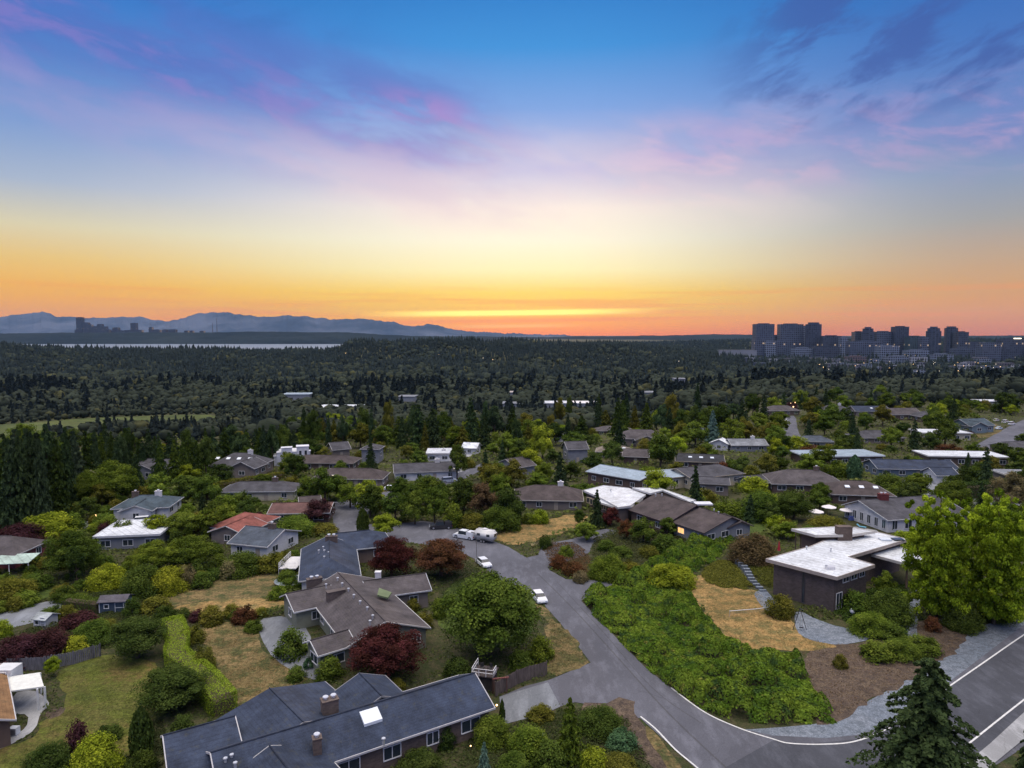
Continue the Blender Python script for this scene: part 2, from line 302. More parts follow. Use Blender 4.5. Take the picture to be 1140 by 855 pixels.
# ------------------------------------------------------------ object helpers
def link(o, parent=None, loc=None, color=None):
    COL.objects.link(o)
    if parent: o.parent = parent
    if loc is not None: o.location = loc
    if color: o.color = (*color[:3], 1)
    return o
def tag(o, label=None, cat=None, group=None, kind=None):
    if label: o['label'] = label
    if cat: o['category'] = cat
    if group: o['group'] = group
    if kind: o['kind'] = kind
    return o
def thing(name, label, cat, loc=(0,0,0), rz=0, group=None):
    o = bpy.data.objects.new(name, None); o.empty_display_size = .3; COL.objects.link(o)
    o.location = loc; o.rotation_euler = (0, 0, rz); return tag(o, label, cat, group)
class MB:
    def __init__(s): s.v = []; s.f = []
    def add(s, vs, fs):
        b = len(s.v); s.v += [tuple(q) for q in vs]; s.f += [tuple(b+i for i in f) for f in fs]; return s
    def box(s, x0, x1, y0, y1, z0, z1, M=None, tx=1, ty=1):
        cx_, cy_ = (x0+x1)/2, (y0+y1)/2
        vs = [Vector((x, y, z0)) for x, y in ((x0,y0),(x1,y0),(x1,y1),(x0,y1))] + [Vector((cx_+(x-cx_)*tx, cy_+(y-cy_)*ty, z1)) for x, y in ((x0,y0),(x1,y0),(x1,y1),(x0,y1))]
        if M is not None: vs = [M @ v for v in vs]
        return s.add(vs, [(0,3,2,1),(4,5,6,7),(0,1,5,4),(1,2,6,5),(2,3,7,6),(3,0,4,7)])
    def prism(s, pts, z0, z1):
        n = len(pts); pts = [(p[0], p[1]) for p in pts]
        ar = sum(pts[i][0]*pts[(i+1)%n][1]-pts[(i+1)%n][0]*pts[i][1] for i in range(n))
        if ar < 0: pts = pts[::-1]
        return s.add([(x,y,z0) for x,y in pts]+[(x,y,z1) for x,y in pts], [tuple(range(n))[::-1], tuple(range(n,2*n))]+[(i,(i+1)%n,n+(i+1)%n,n+i) for i in range(n)])
    def cyl(s, p, r, h, n=10, r2=None):
        r2 = r if r2 is None else r2; p = Vector(p)
        vs = [p+Vector((r*math.cos(2*math.pi*i/n), r*math.sin(2*math.pi*i/n), 0)) for i in range(n)] + [p+Vector((r2*math.cos(2*math.pi*i/n), r2*math.sin(2*math.pi*i/n), h)) for i in range(n)]
        return s.add(vs, [tuple(range(n))[::-1], tuple(range(n,2*n))]+[(i,(i+1)%n,n+(i+1)%n,n+i) for i in range(n)])
    def bar(s, a, b, r, r2=None, n=6):
        a = Vector(a); b = Vector(b); r2 = r if r2 is None else r2; q = (b-a).to_track_quat('Z','Y').to_matrix()
        vs = [a+q@Vector((r*math.cos(2*math.pi*i/n), r*math.sin(2*math.pi*i/n), 0)) for i in range(n)] + [b+q@Vector((r2*math.cos(2*math.pi*i/n), r2*math.sin(2*math.pi*i/n), 0)) for i in range(n)]
        return s.add(vs, [tuple(range(n))[::-1], tuple(range(n,2*n))]+[(i,(i+1)%n,n+(i+1)%n,n+i) for i in range(n)])
    def ball(s, p, r, sz=1.0, n=8, m=5):
        p = Vector(p); vs = [p+Vector((0,0,-r*sz))]
        for j in range(1, m):
            a = math.pi*j/m - math.pi/2
            for i in range(n): vs.append(p+Vector((r*math.cos(a)*math.cos(2*math.pi*i/n), r*math.cos(a)*math.sin(2*math.pi*i/n), r*sz*math.sin(a))))
        vs.append(p+Vector((0,0,r*sz))); fs = [(0, 1+(i+1)%n, 1+i) for i in range(n)]
        for j in range(m-2):
            for i in range(n): fs.append((1+j*n+i, 1+j*n+(i+1)%n, 1+(j+1)*n+(i+1)%n, 1+(j+1)*n+i))
        k = 1+(m-2)*n; fs += [(k+i, k+(i+1)%n, len(vs)-1) for i in range(n)]
        return s.add(vs, fs)
    def build(s, name, m, parent=None, color=None, uv=False, bevel=0, smooth=False, loc=None):
        me = bpy.data.meshes.new(name); me.from_pydata(s.v, [], s.f); me.materials.append(MT[m])
        if bevel:
            bm = bmesh.new(); bm.from_mesh(me); bmesh.ops.bevel(bm, geom=bm.edges[:], offset=bevel, segments=2, affect='EDGES', clamp_overlap=True); bm.to_mesh(me); bm.free()
        if smooth: me.polygons.foreach_set('use_smooth', [True]*len(me.polygons))
        if uv:
            u = me.uv_layers.new(name='UVMap').data
            for p in me.polygons:
                n_ = p.normal; h = math.hypot(n_.x, n_.y)
                for li in p.loop_indices:
                    c = me.vertices[me.loops[li].vertex_index].co
                    u[li].uv = ((c.x*-n_.y + c.y*n_.x)/h, c.z) if h > .3 else (-50, -50)
        return link(bpy.data.objects.new(name, me), parent, loc, color)
def inpoly(x, y, poly):
    x = np.asarray(x); y = np.asarray(y); ins = np.zeros(x.shape, bool); n = len(poly)
    for i in range(n):
        x0, y0 = poly[i][0], poly[i][1]; x1, y1 = poly[(i+1)%n][0], poly[(i+1)%n][1]
        c = ((y0 > y) != (y1 > y)); ins ^= c & (x < (x1-x0)*(y-y0)/((y1-y0) if y1 != y0 else 1e-9)+x0)
    return ins
PAVED = []; OPEN = []
def patch(name, pix, m, lift, step=4.0, keep=None, world=None, label=None, smooth_n=1, jag=0):
    pts = [G(*p) for p in pix] if world is None else [Vector((*w, 0)) for w in world]
    for _ in range(smooth_n):                       # round the outline
        q = []
        for i in range(len(pts)):
            a, b = pts[i], pts[(i+1)%len(pts)]; q += [a*.78+b*.22, a*.22+b*.78]
        pts = q
    if jag:
        q = []
        for i in range(len(pts)):
            a, b = pts[i], pts[(i+1)%len(pts)]; n_ = max(1, int((b-a).length/1.2))
            for k in range(n_): q.append(a.lerp(b, k/n_) + Vector((random.uniform(-jag,jag), random.uniform(-jag,jag), 0)))
        pts = q
    poly = [(p.x, p.y) for p in pts]
    xs = [p[0] for p in poly]; ys = [p[1] for p in poly]
    if keep is not None: keep.append(poly)
    vs = [Vector(p) for p in poly]; n = len(vs)
    gx, gy = np.meshgrid(np.arange(min(xs), max(xs), step), np.arange(min(ys), max(ys), step)); k = inpoly(gx.ravel(), gy.ravel(), poly)
    vs += [Vector((a, b)) for a, b in zip(gx.ravel()[k], gy.ravel()[k])]
    r = delaunay_2d_cdt(vs, [], [list(range(n))], 1, 1e-4)
    zz = terr([v.x for v in r[0]], [v.y for v in r[0]])
    me = bpy.data.meshes.new(name); me.from_pydata([(v.x, v.y, float(z)+lift) for v, z in zip(r[0], zz)], [], [tuple(f) for f in r[2]])
    me.materials.append(MT[m])
    bm = bmesh.new(); bm.from_mesh(me); bmesh.ops.recalc_face_normals(bm, faces=bm.faces)
    if bm.faces and sum(f.normal.z for f in bm.faces) < 0: bmesh.ops.reverse_faces(bm, faces=bm.faces)
    bm.to_mesh(me); bm.free()
    return tag(link(bpy.data.objects.new(name, me)), kind='structure')
def spline(pts, n=6):
    out = []
    P = [pts[0]]+list(pts)+[pts[-1]]
    for i in range(1, len(P)-2):
        for k in range(n):
            t_ = k/n; a, b, c, d_ = P[i-1], P[i], P[i+1], P[i+2]
            out.append(.5*((2*b)+(c-a)*t_+(2*a-5*b+4*c-d_)*t_*t_+(3*b-a-3*c+d_)*t_**3))
    out.append(pts[-1]); return out
def ribbon(name, pix, w, m, lift, world=None):
    c = spline([G(*p) for p in pix] if world is None else world); vs = []; fs = []
    for i, p in enumerate(c):
        d_ = (c[min(i+1, len(c)-1)]-c[max(i-1, 0)]); nrm = Vector((-d_.y, d_.x, 0)).normalized()*w/2
        for q in (p-nrm, p+nrm): vs.append((q.x, q.y, float(terr(q.x, q.y))+lift))
        if i: fs.append((2*i-2, 2*i-1, 2*i+1, 2*i)[::-1])
    return tag(MB().add(vs, fs).build(name, m), kind='structure')

# ------------------------------------------------------------ ground, lake, hills, mountains, haze
def axis(lo, hi, step, far):
    a = list(np.arange(lo, hi+.1, step)); s = step; v = hi; b = []
    while v < far: s *= 1.12; v += s; b.append(v)
    s = step; v = lo; c = []
    while v > -far: s *= 1.12; v -= s; c.append(v)
    return np.array(c[::-1]+a+b)
gx = axis(-160, 200, 5, 30000); gy = axis(20, 460, 5, 60000); gy = gy[gy > -400]
XX, YY = np.meshgrid(gx, gy); ZZ = terr(XX, YY); nx, ny = len(gx), len(gy)
me = bpy.data.meshes.new('ground')
idx = np.arange(nx*ny).reshape(ny, nx); fa = np.stack([idx[:-1,:-1], idx[:-1,1:], idx[1:,1:], idx[1:,:-1]], -1).reshape(-1, 4)
me.vertices.add(nx*ny); me.vertices.foreach_set('co', np.stack([XX, YY, ZZ], -1).ravel())
me.loops.add(fa.size); me.loops.foreach_set('vertex_index', fa.ravel()); me.polygons.add(len(fa)); me.polygons.foreach_set('loop_start', np.arange(0, fa.size, 4)); me.update(); me.validate()
me.polygons.foreach_set('use_smooth', np.ones(len(fa), bool)); me.materials.append(MT['ground_soil'])
tag(link(bpy.data.objects.new('ground', me)), kind='structure')
tag(MB().add([(-9000,3000,-44),(-900,3000,-44),(-1640,7200,-44),(-9000,7200,-44)], [(0,1,2,3)]).build('water', 'water'), kind='structure')
def range_mesh(name, prof, y0, depth, m, rough, base=-70, n=640, rows=17, seed=1):
    r_ = np.random.default_rng(seed); pxs = np.linspace(prof[0][0], prof[-1][0], n); pys = np.interp(pxs, [a for a,_ in prof], [b for _,b in prof])
    ns = np.zeros(n)
    for o_ in range(6):
        k = 20*2**o_; ns += np.interp(np.linspace(0, k, n), np.arange(k+1), r_.uniform(-1, 1, k+1))/1.25**o_
    top = H + (373-pys)*y0/F + ns*rough; xs = (pxs-570)/F*y0
    jx = r_.uniform(-1, 1, (rows, n)); vs = []
    for j in range(rows):
        u = j/(rows-1)*2-1; sh = (1-abs(u))**1.15
        w = np.interp(np.linspace(0, n//6, n), np.arange(n//6+1), r_.uniform(-1, 1, n//6+1))
        z = base + (top-base)*sh*(1+.28*w*(1-sh)); 
        for i in range(n): vs.append((xs[i]*(1+u*depth/2/y0), y0+u*depth/2, z[i]))
    fs = [(j*n+i, j*n+i+1, (j+1)*n+i+1, (j+1)*n+i) for j in range(rows-1) for i in range(n-1)]
    o = MB().add(vs, fs).build(name, m, smooth=False); return tag(o, kind='structure')
MTN = [(-260,356),(-100,352),(-30,355),(0,354),(20,351.5),(40,348.5),(50,346.5),(60,349),(68,352),(80,352.5),(100,353.5),(115,355),(130,354),(140,353),(150,354),(157,352),(170,354),(185,356.5),(200,356),(215,351),(224,349),(240,347.5),(255,348),(262,350.5),(270,350.5),(285,352.5),(300,353),(320,352),(345,353),(370,355),(390,356.5),(400,355.5),(420,357),(440,360.5),(455,364),(465,363.5),(478,362),(490,363.5),(505,366.5),(530,369.5),(560,371),(600,372.3),(640,373.4),(700,376)]
range_mesh('mountains', MTN, 25000, 6000, 'far_mountain', 38, seed=3)
range_mesh('hills', [(-260,371),(0,371),(100,370.5),(300,369.5),(380,370),(430,373),(520,376),(560,378)], 7600, 1800, 'far_hill', 3, -50, seed=4)
range_mesh('hills', [(380,378),(460,374),(560,374.6),(600,375),(640,374.3),(720,373.4),(790,372.3),(850,373),(1000,375),(1060,374),(1140,373.5),(1300,372)], 9500, 2500, 'far_hill', 4, -50, seed=5)
hz = MB().box(-26000, 26000, -500, 29500, -72, 1150).build('haze', 'haze'); tag(hz, kind='stuff')

# ------------------------------------------------------------ roads, paths, lawns
patch('road', [(445,583),(470,580),(515,586),(548,602),(566,609),(586,621),(600,618),(612,635),(630,645),(676,647),(682,651),(654,666),(647,669),(684,708),(718,743),(747,766),(784,793),(823,811),(860,819),(919,822),(958,818),(1000,803),(1056,760),(1150,688),(1230,640),(1330,700),(1230,760),(1145,829),(1062,882),(960,960),(860,940),(777,858),(713,800),(657,737),(623,693),(597,664),(570,652),(548,640),(528,622),(505,612),(470,606),(440,602),(405,604),(378,600),(372,585)], 'asphalt', .04, 6, PAVED, smooth_n=0)
patch('road', [(802,858),(860,825),(893,829),(958,823),(1000,806),(1058,764),(1148,701),(1230,640),(1330,700),(1230,745),(1145,800),(1070,860),(960,950),(860,930)], 'asphalt_new', .05, 6, smooth_n=0)
patch('road', [(368,560),(400,552),(440,540),(470,546),(455,552),(420,562),(402,580),(382,592),(372,588)], 'asphalt', .045, 6, PAVED, smooth_n=0)
patch('road', [(440,556),(453,545),(478,538),(500,530),(520,523),(538,515),(546,518),(520,532),(500,543),(470,553),(450,560)], 'asphalt', .05, 6, PAVED)
patch('road', [(870,492),(871,475),(876,463),(886,463),(888,480),(896,492)], 'asphalt', .05, 6, PAVED)
patch('road', [(1080,499),(1100,488),(1125,474),(1150,462),(1180,480),(1110,505),(1095,506)], 'asphalt', .05, 6, PAVED)
patch('road', [(-30,690),(10,681),(45,671),(72,667),(73,677),(55,689),(10,700),(-30,708)], 'driveway_concrete', .04, 4, PAVED)
patch('driveway', [(556,776),(585,764),(612,757),(660,737),(713,800),(700,797),(665,786),(640,782),(623,787),(604,796),(560,806),(557,792)], 'asphalt', .044, 4, PAVED, smooth_n=0)
patch('driveway', [(556,776),(610,760),(624,787),(604,796),(560,807)], 'driveway_concrete', .06, 4, PAVED, smooth_n=0)
patch('driveway', [(598,620),(604,606),(640,600),(672,588),(690,592),(660,604),(655,618),(630,625),(612,635)], 'asphalt', .05, 4, PAVED)
patch('driveway', [(1000,535),(1035,533),(1075,545),(1140,560),(1200,575),(1200,600),(1140,582),(1060,560),(1010,550)], 'driveway_concrete', .05, 5, PAVED)
patch('driveway', [(472,522),(498,535),(520,533),(512,520),(530,505),(520,503)], 'concrete', .04, 5, PAVED)
patch('driveway', [(75,583),(104,580),(108,590),(80,592)], 'driveway_concrete', .05, 4, PAVED)
patch('verge', [(600,668),(625,695),(658,735),(640,745),(612,755),(604,725),(612,700),(598,680)], 'faded_lawn', .05, 3, OPEN, jag=.6)
patch('verge', [(700,775),(715,800),(762,860),(735,862),(700,835),(660,800),(640,784),(670,785)], 'mulch', .055, 3, OPEN, jag=.6)
patch('verge', [(718,806),(730,815),(766,862),(748,862),(722,825)], 'faded_lawn', .07, 3, jag=.15)
patch('gravel_shoulder', [(840,812),(892,808),(932,803),(958,785),(998,764),(1050,732),(1082,703),(1103,693),(1142,683),(1200,660),(1230,650),(1150,706),(1058,769),(987,815),(953,827),(919,831),(880,829),(823,812)], 'gravel', .034, 4, OPEN)
patch('sidewalk', [(1064,860),(1102,829),(1142,792),(1200,745),(1260,700),(1290,715),(1200,778),(1142,822),(1093,862)], 'concrete', .12, 5, PAVED, smooth_n=0)
ribbon('road_edge_line', [(747,766),(784,793),(823,811),(860,823),(880,828),(919,829),(953,825.5),(987,812),(1020,791),(1056,765),(1095,738),(1140,707),(1200,668)], .2, 'road_paint', .062)
ribbon('road_edge_line', [(713,798),(730,812),(752,835),(777,856),(800,880)], .2, 'road_paint', .064)
ribbon('road_edge_line', [(1040,858),(1077,829.5),(1140,779.5),(1200,735)], .2, 'road_paint', .066)
ribbon('road_seam', [(600,640),(640,680),(690,735),(740,790),(792,840),(820,865)], .22, 'tar', .046)
ribbon('road_seam', [(620,648),(668,700),(725,765),(780,805)], .12, 'tar', .0465)
ribbon('garden_path', [(1016,716),(1014,700),(1016,685),(1019,670),(1022,650)], 1.6, 'gravel', .05)
patch('patio', [(884,682),(893,681),(905,688),(935,699),(962,700),(972,712),(935,719),(900,713),(886,703)], 'gravel', .05, 3, OPEN)
patch('patio', [(838,660),(852,656),(862,668),(872,682),(858,684),(845,672)], 'gravel', .055, 3, OPEN)
patch('dry_lawn', [(768,640),(790,642),(812,655),(848,658),(857,672),(884,684),(884,706),(935,719),(905,727),(870,724),(840,725),(812,714),(792,692),(772,668)], 'dry_grass', .045, 3, OPEN, jag=.6)
patch('bare_soil', [(893,725),(925,715),(960,718),(1000,702),(1040,688),(1065,686),(1090,700),(1052,735),(1000,767),(955,790),(930,805),(905,806),(905,790)], 'mulch', .036, 3, OPEN, jag=.6)
patch('lawn', [(62,750),(100,733),(130,728),(185,742),(190,790),(160,810),(150,845),(100,862),(-20,875),(-20,838),(36,824),(50,800),(72,790),(72,768)], 'lawn', .04, 4, OPEN, jag=.4)
patch('dry_lawn', [(218,700),(262,690),(285,705),(300,735),(345,742),(345,760),(300,772),(262,790),(250,765),(236,735)], 'faded_lawn', .04, 3, OPEN, jag=.5)
patch('dry_lawn', [(172,672),(190,656),(225,648),(290,638),(318,640),(318,662),(285,668),(240,668),(190,680)], 'faded_lawn', .04, 3, OPEN, jag=.5)
patch('dry_lawn', [(190,676),(240,668),(285,666),(318,668),(318,676),(280,682),(250,684),(215,690),(200,684)], 'dry_grass', .05, 3, OPEN)
patch('gravel_yard', [(286,690),(318,685),(345,700),(350,745),(370,755),(345,758),(305,735),(290,710)], 'driveway_concrete', .045, 3, OPEN)
patch('lawn', [(-30,665),(0,660),(40,651),(66,648),(74,662),(40,669),(0,680),(-30,690)], 'green_lawn', .04, 4, OPEN)
patch('dry_lawn', [(550,602),(556,590),(600,580),(640,572),(660,575),(640,588),(600,602),(572,607)], 'dry_grass', .05, 3, OPEN, jag=.5)
patch('lawn', [(318,555),(335,548),(352,554),(350,560),(325,562)], 'green_lawn', .04, 4, OPEN)
patch('lawn', [(815,600),(830,585),(850,570),(862,575),(850,592),(835,605)], 'green_lawn', .04, 4, OPEN)
patch('lawn', [(600,655),(560,645),(530,640),(500,650),(480,690),(520,720),(590,720)], 'green_lawn', .03, 4, OPEN)
patch('lawn', [(1075,482),(1105,470),(1120,478),(1095,490)], 'faded_lawn', .05, 4, OPEN)
patch('verge', [(385,552),(410,545),(440,540),(442,544),(410,553),(388,560)], 'faded_lawn', .05, 4, OPEN)
patch('patio', [(14,772),(36,768),(50,776),(56,785),(45,794),(40,812),(20,826),(-20,842),(-20,836),(12,822),(30,810),(32,796),(14,795)], 'concrete', .06, 2, OPEN)
patch('patio', [(50,792),(74,786),(70,796),(52,802)], 'mulch', .05, 2)
patch('patio', [(930,598),(944,585),(985,592),(960,600)], 'concrete', .05, 3, OPEN)
patch('field', [(-60,478),(0,473),(60,469),(140,464),(190,462),(244,462),(240,472),(190,476),(100,482),(0,490),(-60,492)], 'field_grass', .3, 12, OPEN)
# slate steps up through the planted mounds
st_root = thing('garden_steps', 'pale stone steps climbing between two planted mounds beside the brick house', 'steps', G(835, 640))
for i in range(11):
    k = i/10; p = G(822+26*k, 628+30*k)-st_root.location
    MB().box(p.x-.6+.25*math.sin(i*.7), p.x+.6+.25*math.sin(i*.7), p.y-.32, p.y+.32, .0, .95-.07*i, Matrix.Rotation(0,4,'Z')).build('step', 'gravel', st_root)

# ------------------------------------------------------------ foliage meshes (unit size: width 1, height 1, base at z 0)
def leafmesh(name, P_, Nn, *a_, asp=.75, jit=.55, r_=rng):
    cl_ = a_[0] if len(a_) == 3 else None; size, m = a_[-2:]
    n = len(P_); nr = Nn + r_.normal(0, jit, (n, 3)); nr /= np.linalg.norm(nr, axis=1, keepdims=True)+1e-9
    a = np.cross(nr, r_.normal(0, 1, (n, 3))); a /= np.linalg.norm(a, axis=1, keepdims=True)+1e-9; b = np.cross(nr, a)
    s = size*r_.uniform(.6, 1.35, (n, 1))*.5; a = a*s; b = b*s*asp
    V = np.stack([P_-a, P_-b*1.0, P_+a, P_+b*1.0], 1).reshape(-1, 3)
    me = bpy.data.meshes.new(name); me.vertices.add(4*n); me.vertices.foreach_set('co', V.astype(np.float32).ravel())
    me.loops.add(4*n); me.loops.foreach_set('vertex_index', np.arange(4*n)); me.polygons.add(n); me.polygons.foreach_set('loop_start', np.arange(0, 4*n, 4)); me.update()
    at = me.attributes.new('tint', 'FLOAT', 'FACE'); at.data.foreach_set('value', (np.clip(r_.normal(.5, .22, n), 0, 1) if cl_ is None else np.clip(r_.normal(.5, .26, int(cl_.max())+1)[cl_]+r_.normal(0, .13, n), 0, 1)).astype(np.float32))
    me.materials.append(MT[m]); return me
def sph(n): 
    v = rng.normal(0, 1, (n, 3)); return v/np.linalg.norm(v, axis=1, keepdims=True)
def broad(n, leaf, nc=46, z0=.03, rc=(.085,.17), squash=1.0, irregular=.22, dome=False):
    c = sph(nc); c[:, 2] = np.where(c[:, 2] < -.75, -c[:, 2], c[:, 2])
    rad = (1-irregular) + rng.uniform(-irregular, irregular, (nc, 1)); rad *= np.where(rng.random((nc,1)) < .25, .55, 1)
    zc = (1+z0)/2; hz_ = (1-z0)/2
    r_c = rng.uniform(*rc, nc)
    C_ = c*rad*np.array([.5, .5, hz_]); C_ *= (1 - r_c[:, None]*1.15); C_[:, 2] += zc
    k = rng.integers(0, nc, n); d_ = sph(n); d_[:, 2] = np.where((d_[:, 2] < 0) & (rng.random(n) < .6), -d_[:, 2], d_[:, 2])
    rr = (rng.random((n,1))**.35); P_ = C_[k] + d_*rr*r_c[k][:, None]*np.array([1, 1, squash])
    out = P_-np.array([0,0,zc*.9]); out /= np.linalg.norm(out, axis=1, keepdims=True)+1e-9
    P_[:, 2] = np.maximum(P_[:, 2], .015)
    return P_, d_*.7+out*.5+np.array([0,0,.35]), k
def dome(n, nc=34):                                 # a shrub rounded down to the ground
    c = sph(nc); c[:, 2] = np.abs(c[:, 2]); r_c = rng.uniform(.13, .24, nc)
    C_ = c*np.array([.5, .5, 1])*(1-r_c[:, None]*1.1)*rng.uniform(.78, 1.0, (nc, 1))
    k = rng.integers(0, nc, n); d_ = sph(n); P_ = C_[k]+d_*(rng.random((n,1))**.35)*r_c[k][:, None]*np.array([1,1,1.2])
    P_[:, 2] = np.abs(P_[:, 2]); return P_, d_*.7+c[k]*.5+np.array([0,0,.3]), k
def conifer(n, tiers=15, droop=.16, taper=.85, full=1.0, dens=10):
    P_ = []; Nn = []
    per = n//(tiers*9)+1
    for t_ in range(tiers):
        f = t_/tiers; z = .06+.92*f; r_ = .5*(1-f)**taper*full*rng.uniform(.85, 1.05)+.012
        nb = max(5, int(dens*(1-f)+4)); a0 = rng.uniform(0, 7)
        for b in range(nb):
            a = a0+b*2*math.pi/nb+rng.uniform(-.25, .25); rl = r_*rng.uniform(.55, 1.2); m = max(6, int(per*9/nb*(1.5-f)))
            s_ = rng.random(m)**.7; w = (.16*(1-s_)+.05)*rl*1.6; off = rng.uniform(-1, 1, m)*w
            x = math.cos(a)*s_*rl - math.sin(a)*off; y = math.sin(a)*s_*rl + math.cos(a)*off
            zz = z + rng.uniform(-.02,.02) - droop*s_*s_*rl*1.4 + rng.uniform(-.012, .008, m) + .012*s_
            P_.append(np.stack([x, y, zz], 1)); Nn.append(np.stack([math.cos(a)*.4*np.ones(m), math.sin(a)*.4*np.ones(m), np.ones(m)], 1))
    P_ = np.concatenate(P_); Nn = np.concatenate(Nn); P_[:, 2] = np.clip(P_[:, 2], .01, 1); return P_, Nn
def column(n): 
    z = rng.random(n); r_ = .5*np.interp(z, [0,.1,.5,.85,1], [.7,.95,1,.6,.08])*(rng.random(n)**.25); a = rng.uniform(0, 7, n)
    P_ = np.stack([r_*np.cos(a), r_*np.sin(a), z], 1); return P_, np.stack([np.cos(a), np.sin(a), .3+0*a], 1)
def tall(n):                                        # upright open tree of several leaders, each a chain of leafy clumps
    C_ = []; Rr = []
    for q in range(19):
        a = q*2.4+rng.uniform(-.4,.4); r0 = .36*((q+.5)/19)**.55; ztop = rng.uniform(.84, .98)-r0*.5
        for k in range(19):
            z = .10+(ztop-.10)*k/18+rng.uniform(-.03,.03); sp = r0*(.65+.45*z); r_ = rng.uniform(.028,.062)*(1 if k < 15 else .7)
            C_.append((sp*math.cos(a)+rng.uniform(-.09,.09), sp*math.sin(a)+rng.uniform(-.09,.09), z)); Rr.append(r_)
    C_ = np.array(C_); Rr = np.array(Rr); k = rng.integers(0, len(C_), n); d_ = sph(n)
    P_ = C_[k]+d_*(rng.random((n,1))**.4)*Rr[k][:,None]*np.array([1.25,1.25,.75]); P_[:,2] = np.clip(P_[:,2],.02,1)
    return P_, d_*.8+np.array([0,0,.45]), k
def trunk_mesh(name, h, r, limbs=7, spread=.26, top=.75):
    b = MB(); b.bar((0,0,-.02), (.01,0,h), r, r*.75, 8); b.bar((.01,0,h), (0,.01,top), r*.75, r*.2, 6)
    for i in range(limbs):
        a = i*2.4; z = h*.85+(top-h)*.55*i/limbs; b.bar((0,0,z), (math.cos(a)*spread, math.sin(a)*spread, min(.9, z+.2)), r*.42, r*.1, 5)
    me = bpy.data.meshes.new(name); me.from_pydata(b.v, [], b.f); me.materials.append(MT['bark']); return me
KM = {}
def mk(kind, lod, fn, n, leaf, m, var=2, **kw):
    KM[(kind, lod)] = [leafmesh('crown', *fn(n, **kw), leaf, m) for _ in range(var)]
mk('broad', 2, lambda n: broad(n, 0, 95), 26000, .026, 'leaves', 2); mk('broad', 1, lambda n: broad(n, 0, 42), 7500, .044, 'leaves', 3); mk('broad', 0, lambda n: broad(n, 0, 20), 1000, .11, 'leaves', 3)
mk('shrub', 2, lambda n: dome(n, 60), 15000, .034, 'leaves', 2); mk('shrub', 1, dome, 4500, .055, 'leaves', 2); mk('shrub', 0, lambda n: dome(n, 16), 700, .13, 'leaves', 2)
mk('conifer', 2, lambda n: conifer(n, 22, .24, .74, 1.0, 8), 26000, .028, 'needles', 1); mk('conifer', 1, conifer, 5000, .06, 'needles', 2); mk('conifer', 0, lambda n: conifer(n, 11), 1100, .11, 'needles', 2)
mk('column', 2, column, 9000, .06, 'leaves', 1); mk('column', 1, column, 2500, .09, 'leaves', 1); mk('column', 0, column, 700, .15, 'leaves', 1)
mk('tall', 2, tall, 46000, .021, 'leaves', 1); mk('tall', 1, tall, 9000, .045, 'leaves', 1); mk('tall', 0, tall, 1500, .09, 'leaves', 1)
TRK = {'broad': trunk_mesh('trunk', .3, .035), 'shrub': trunk_mesh('trunk', .12, .03, 8, .3, .6), 'conifer': trunk_mesh('trunk', .5, .028, 0, .2, .95), 'column': trunk_mesh('trunk', .3, .06, 0, .1, .9), 'tall': trunk_mesh('trunk', .25, .022, 9, .2, .9)}
GREENS_ = {'bright2':(.135,.215,.020),'green':(.075,.115,.022),'bright':(.135,.190,.022),'dark':(.036,.060,.018),'mid':(.052,.085,.020),'olive':(.085,.092,.022),'lime':(.15,.19,.024),'maple':(.046,.017,.020),'rust':(.070,.036,.024),'plum':(.038,.018,.028),'fir':(.034,.060,.034),'blue':(.10,.18,.20),'grey':(.13,.125,.085),'teal':(.045,.095,.060),'brownpurple':(.075,.058,.042)}
GREENS = {k: tuple(min(.3, c*f_) for c, f_ in zip(v, (1.32,1.22,.86))) for k, v in GREENS_.items()}
TREES = []                                          # (x, y, radius) of everything planted
def plant(kind, p, w, h, col, label, cat=None, group=None, lod=None, name=None, var=.12):
    px_w = w*ppm(p)
    lod = (2 if px_w > 42 else 1 if px_w > 13 else 0) if lod is None else lod
    c = GREENS[col] if isinstance(col, str) else col
    f = random.uniform(1-var, 1+var); c = (c[0]*f*random.uniform(.93,1.07), c[1]*f, c[2]*f*random.uniform(.9,1.1))
    me = random.choice(KM[(kind, lod)])
    nm = name or {'broad':'broadleaf_tree','shrub':'shrub','conifer':'conifer_tree','column':'columnar_shrub','tall':'tall_tree'}[kind]
    cat = cat or ('shrub' if kind in ('shrub','column') else 'tree')
    a = random.uniform(0, 6.28)
    if lod == 0 and h < 8:
        o = link(bpy.data.objects.new(nm, me), None, p, c); o.rotation_euler = (0,0,a); o.scale = (w,w,h); tag(o, label, cat, group)
    else:
        o = thing(nm, label, cat, p, a, group); o.scale = (w, w, h)
        link(bpy.data.objects.new('crown', me), o, None, c); link(bpy.data.objects.new('trunk', TRK[kind]), o)
    o['tint'] = col if isinstance(col, str) else ''
    TREES.append((p.x, p.y, w/2)); return o
def tree(kind, cx_, top, bot, wpx, col, label, **kw):
    g = G(cx_, bot); s = ppm(g); w = wpx/s; dep = math.atan2(H-g.z, g.y)
    back = w*(.36 if kind in ('shrub','broad') else .12); p = Vector((g.x*(1+back/g.y), g.y+back, 0)); p.z = float(terr(p.x, p.y)); s = ppm(p)
    # the outline's top: crown centre height seen at this depression
    foot = (bot-top)/s - back*math.sin(dep)
    h = max(.7, (foot - w*.5*math.sin(dep)*(.35 if kind in ('shrub','broad') else .1))/math.cos(dep))
    if kind == 'broad': h = max(h, .62*w)
    if kind == 'shrub': h = max(h, .45*w)
    return plant(kind, p, w, h, col, label, **kw)

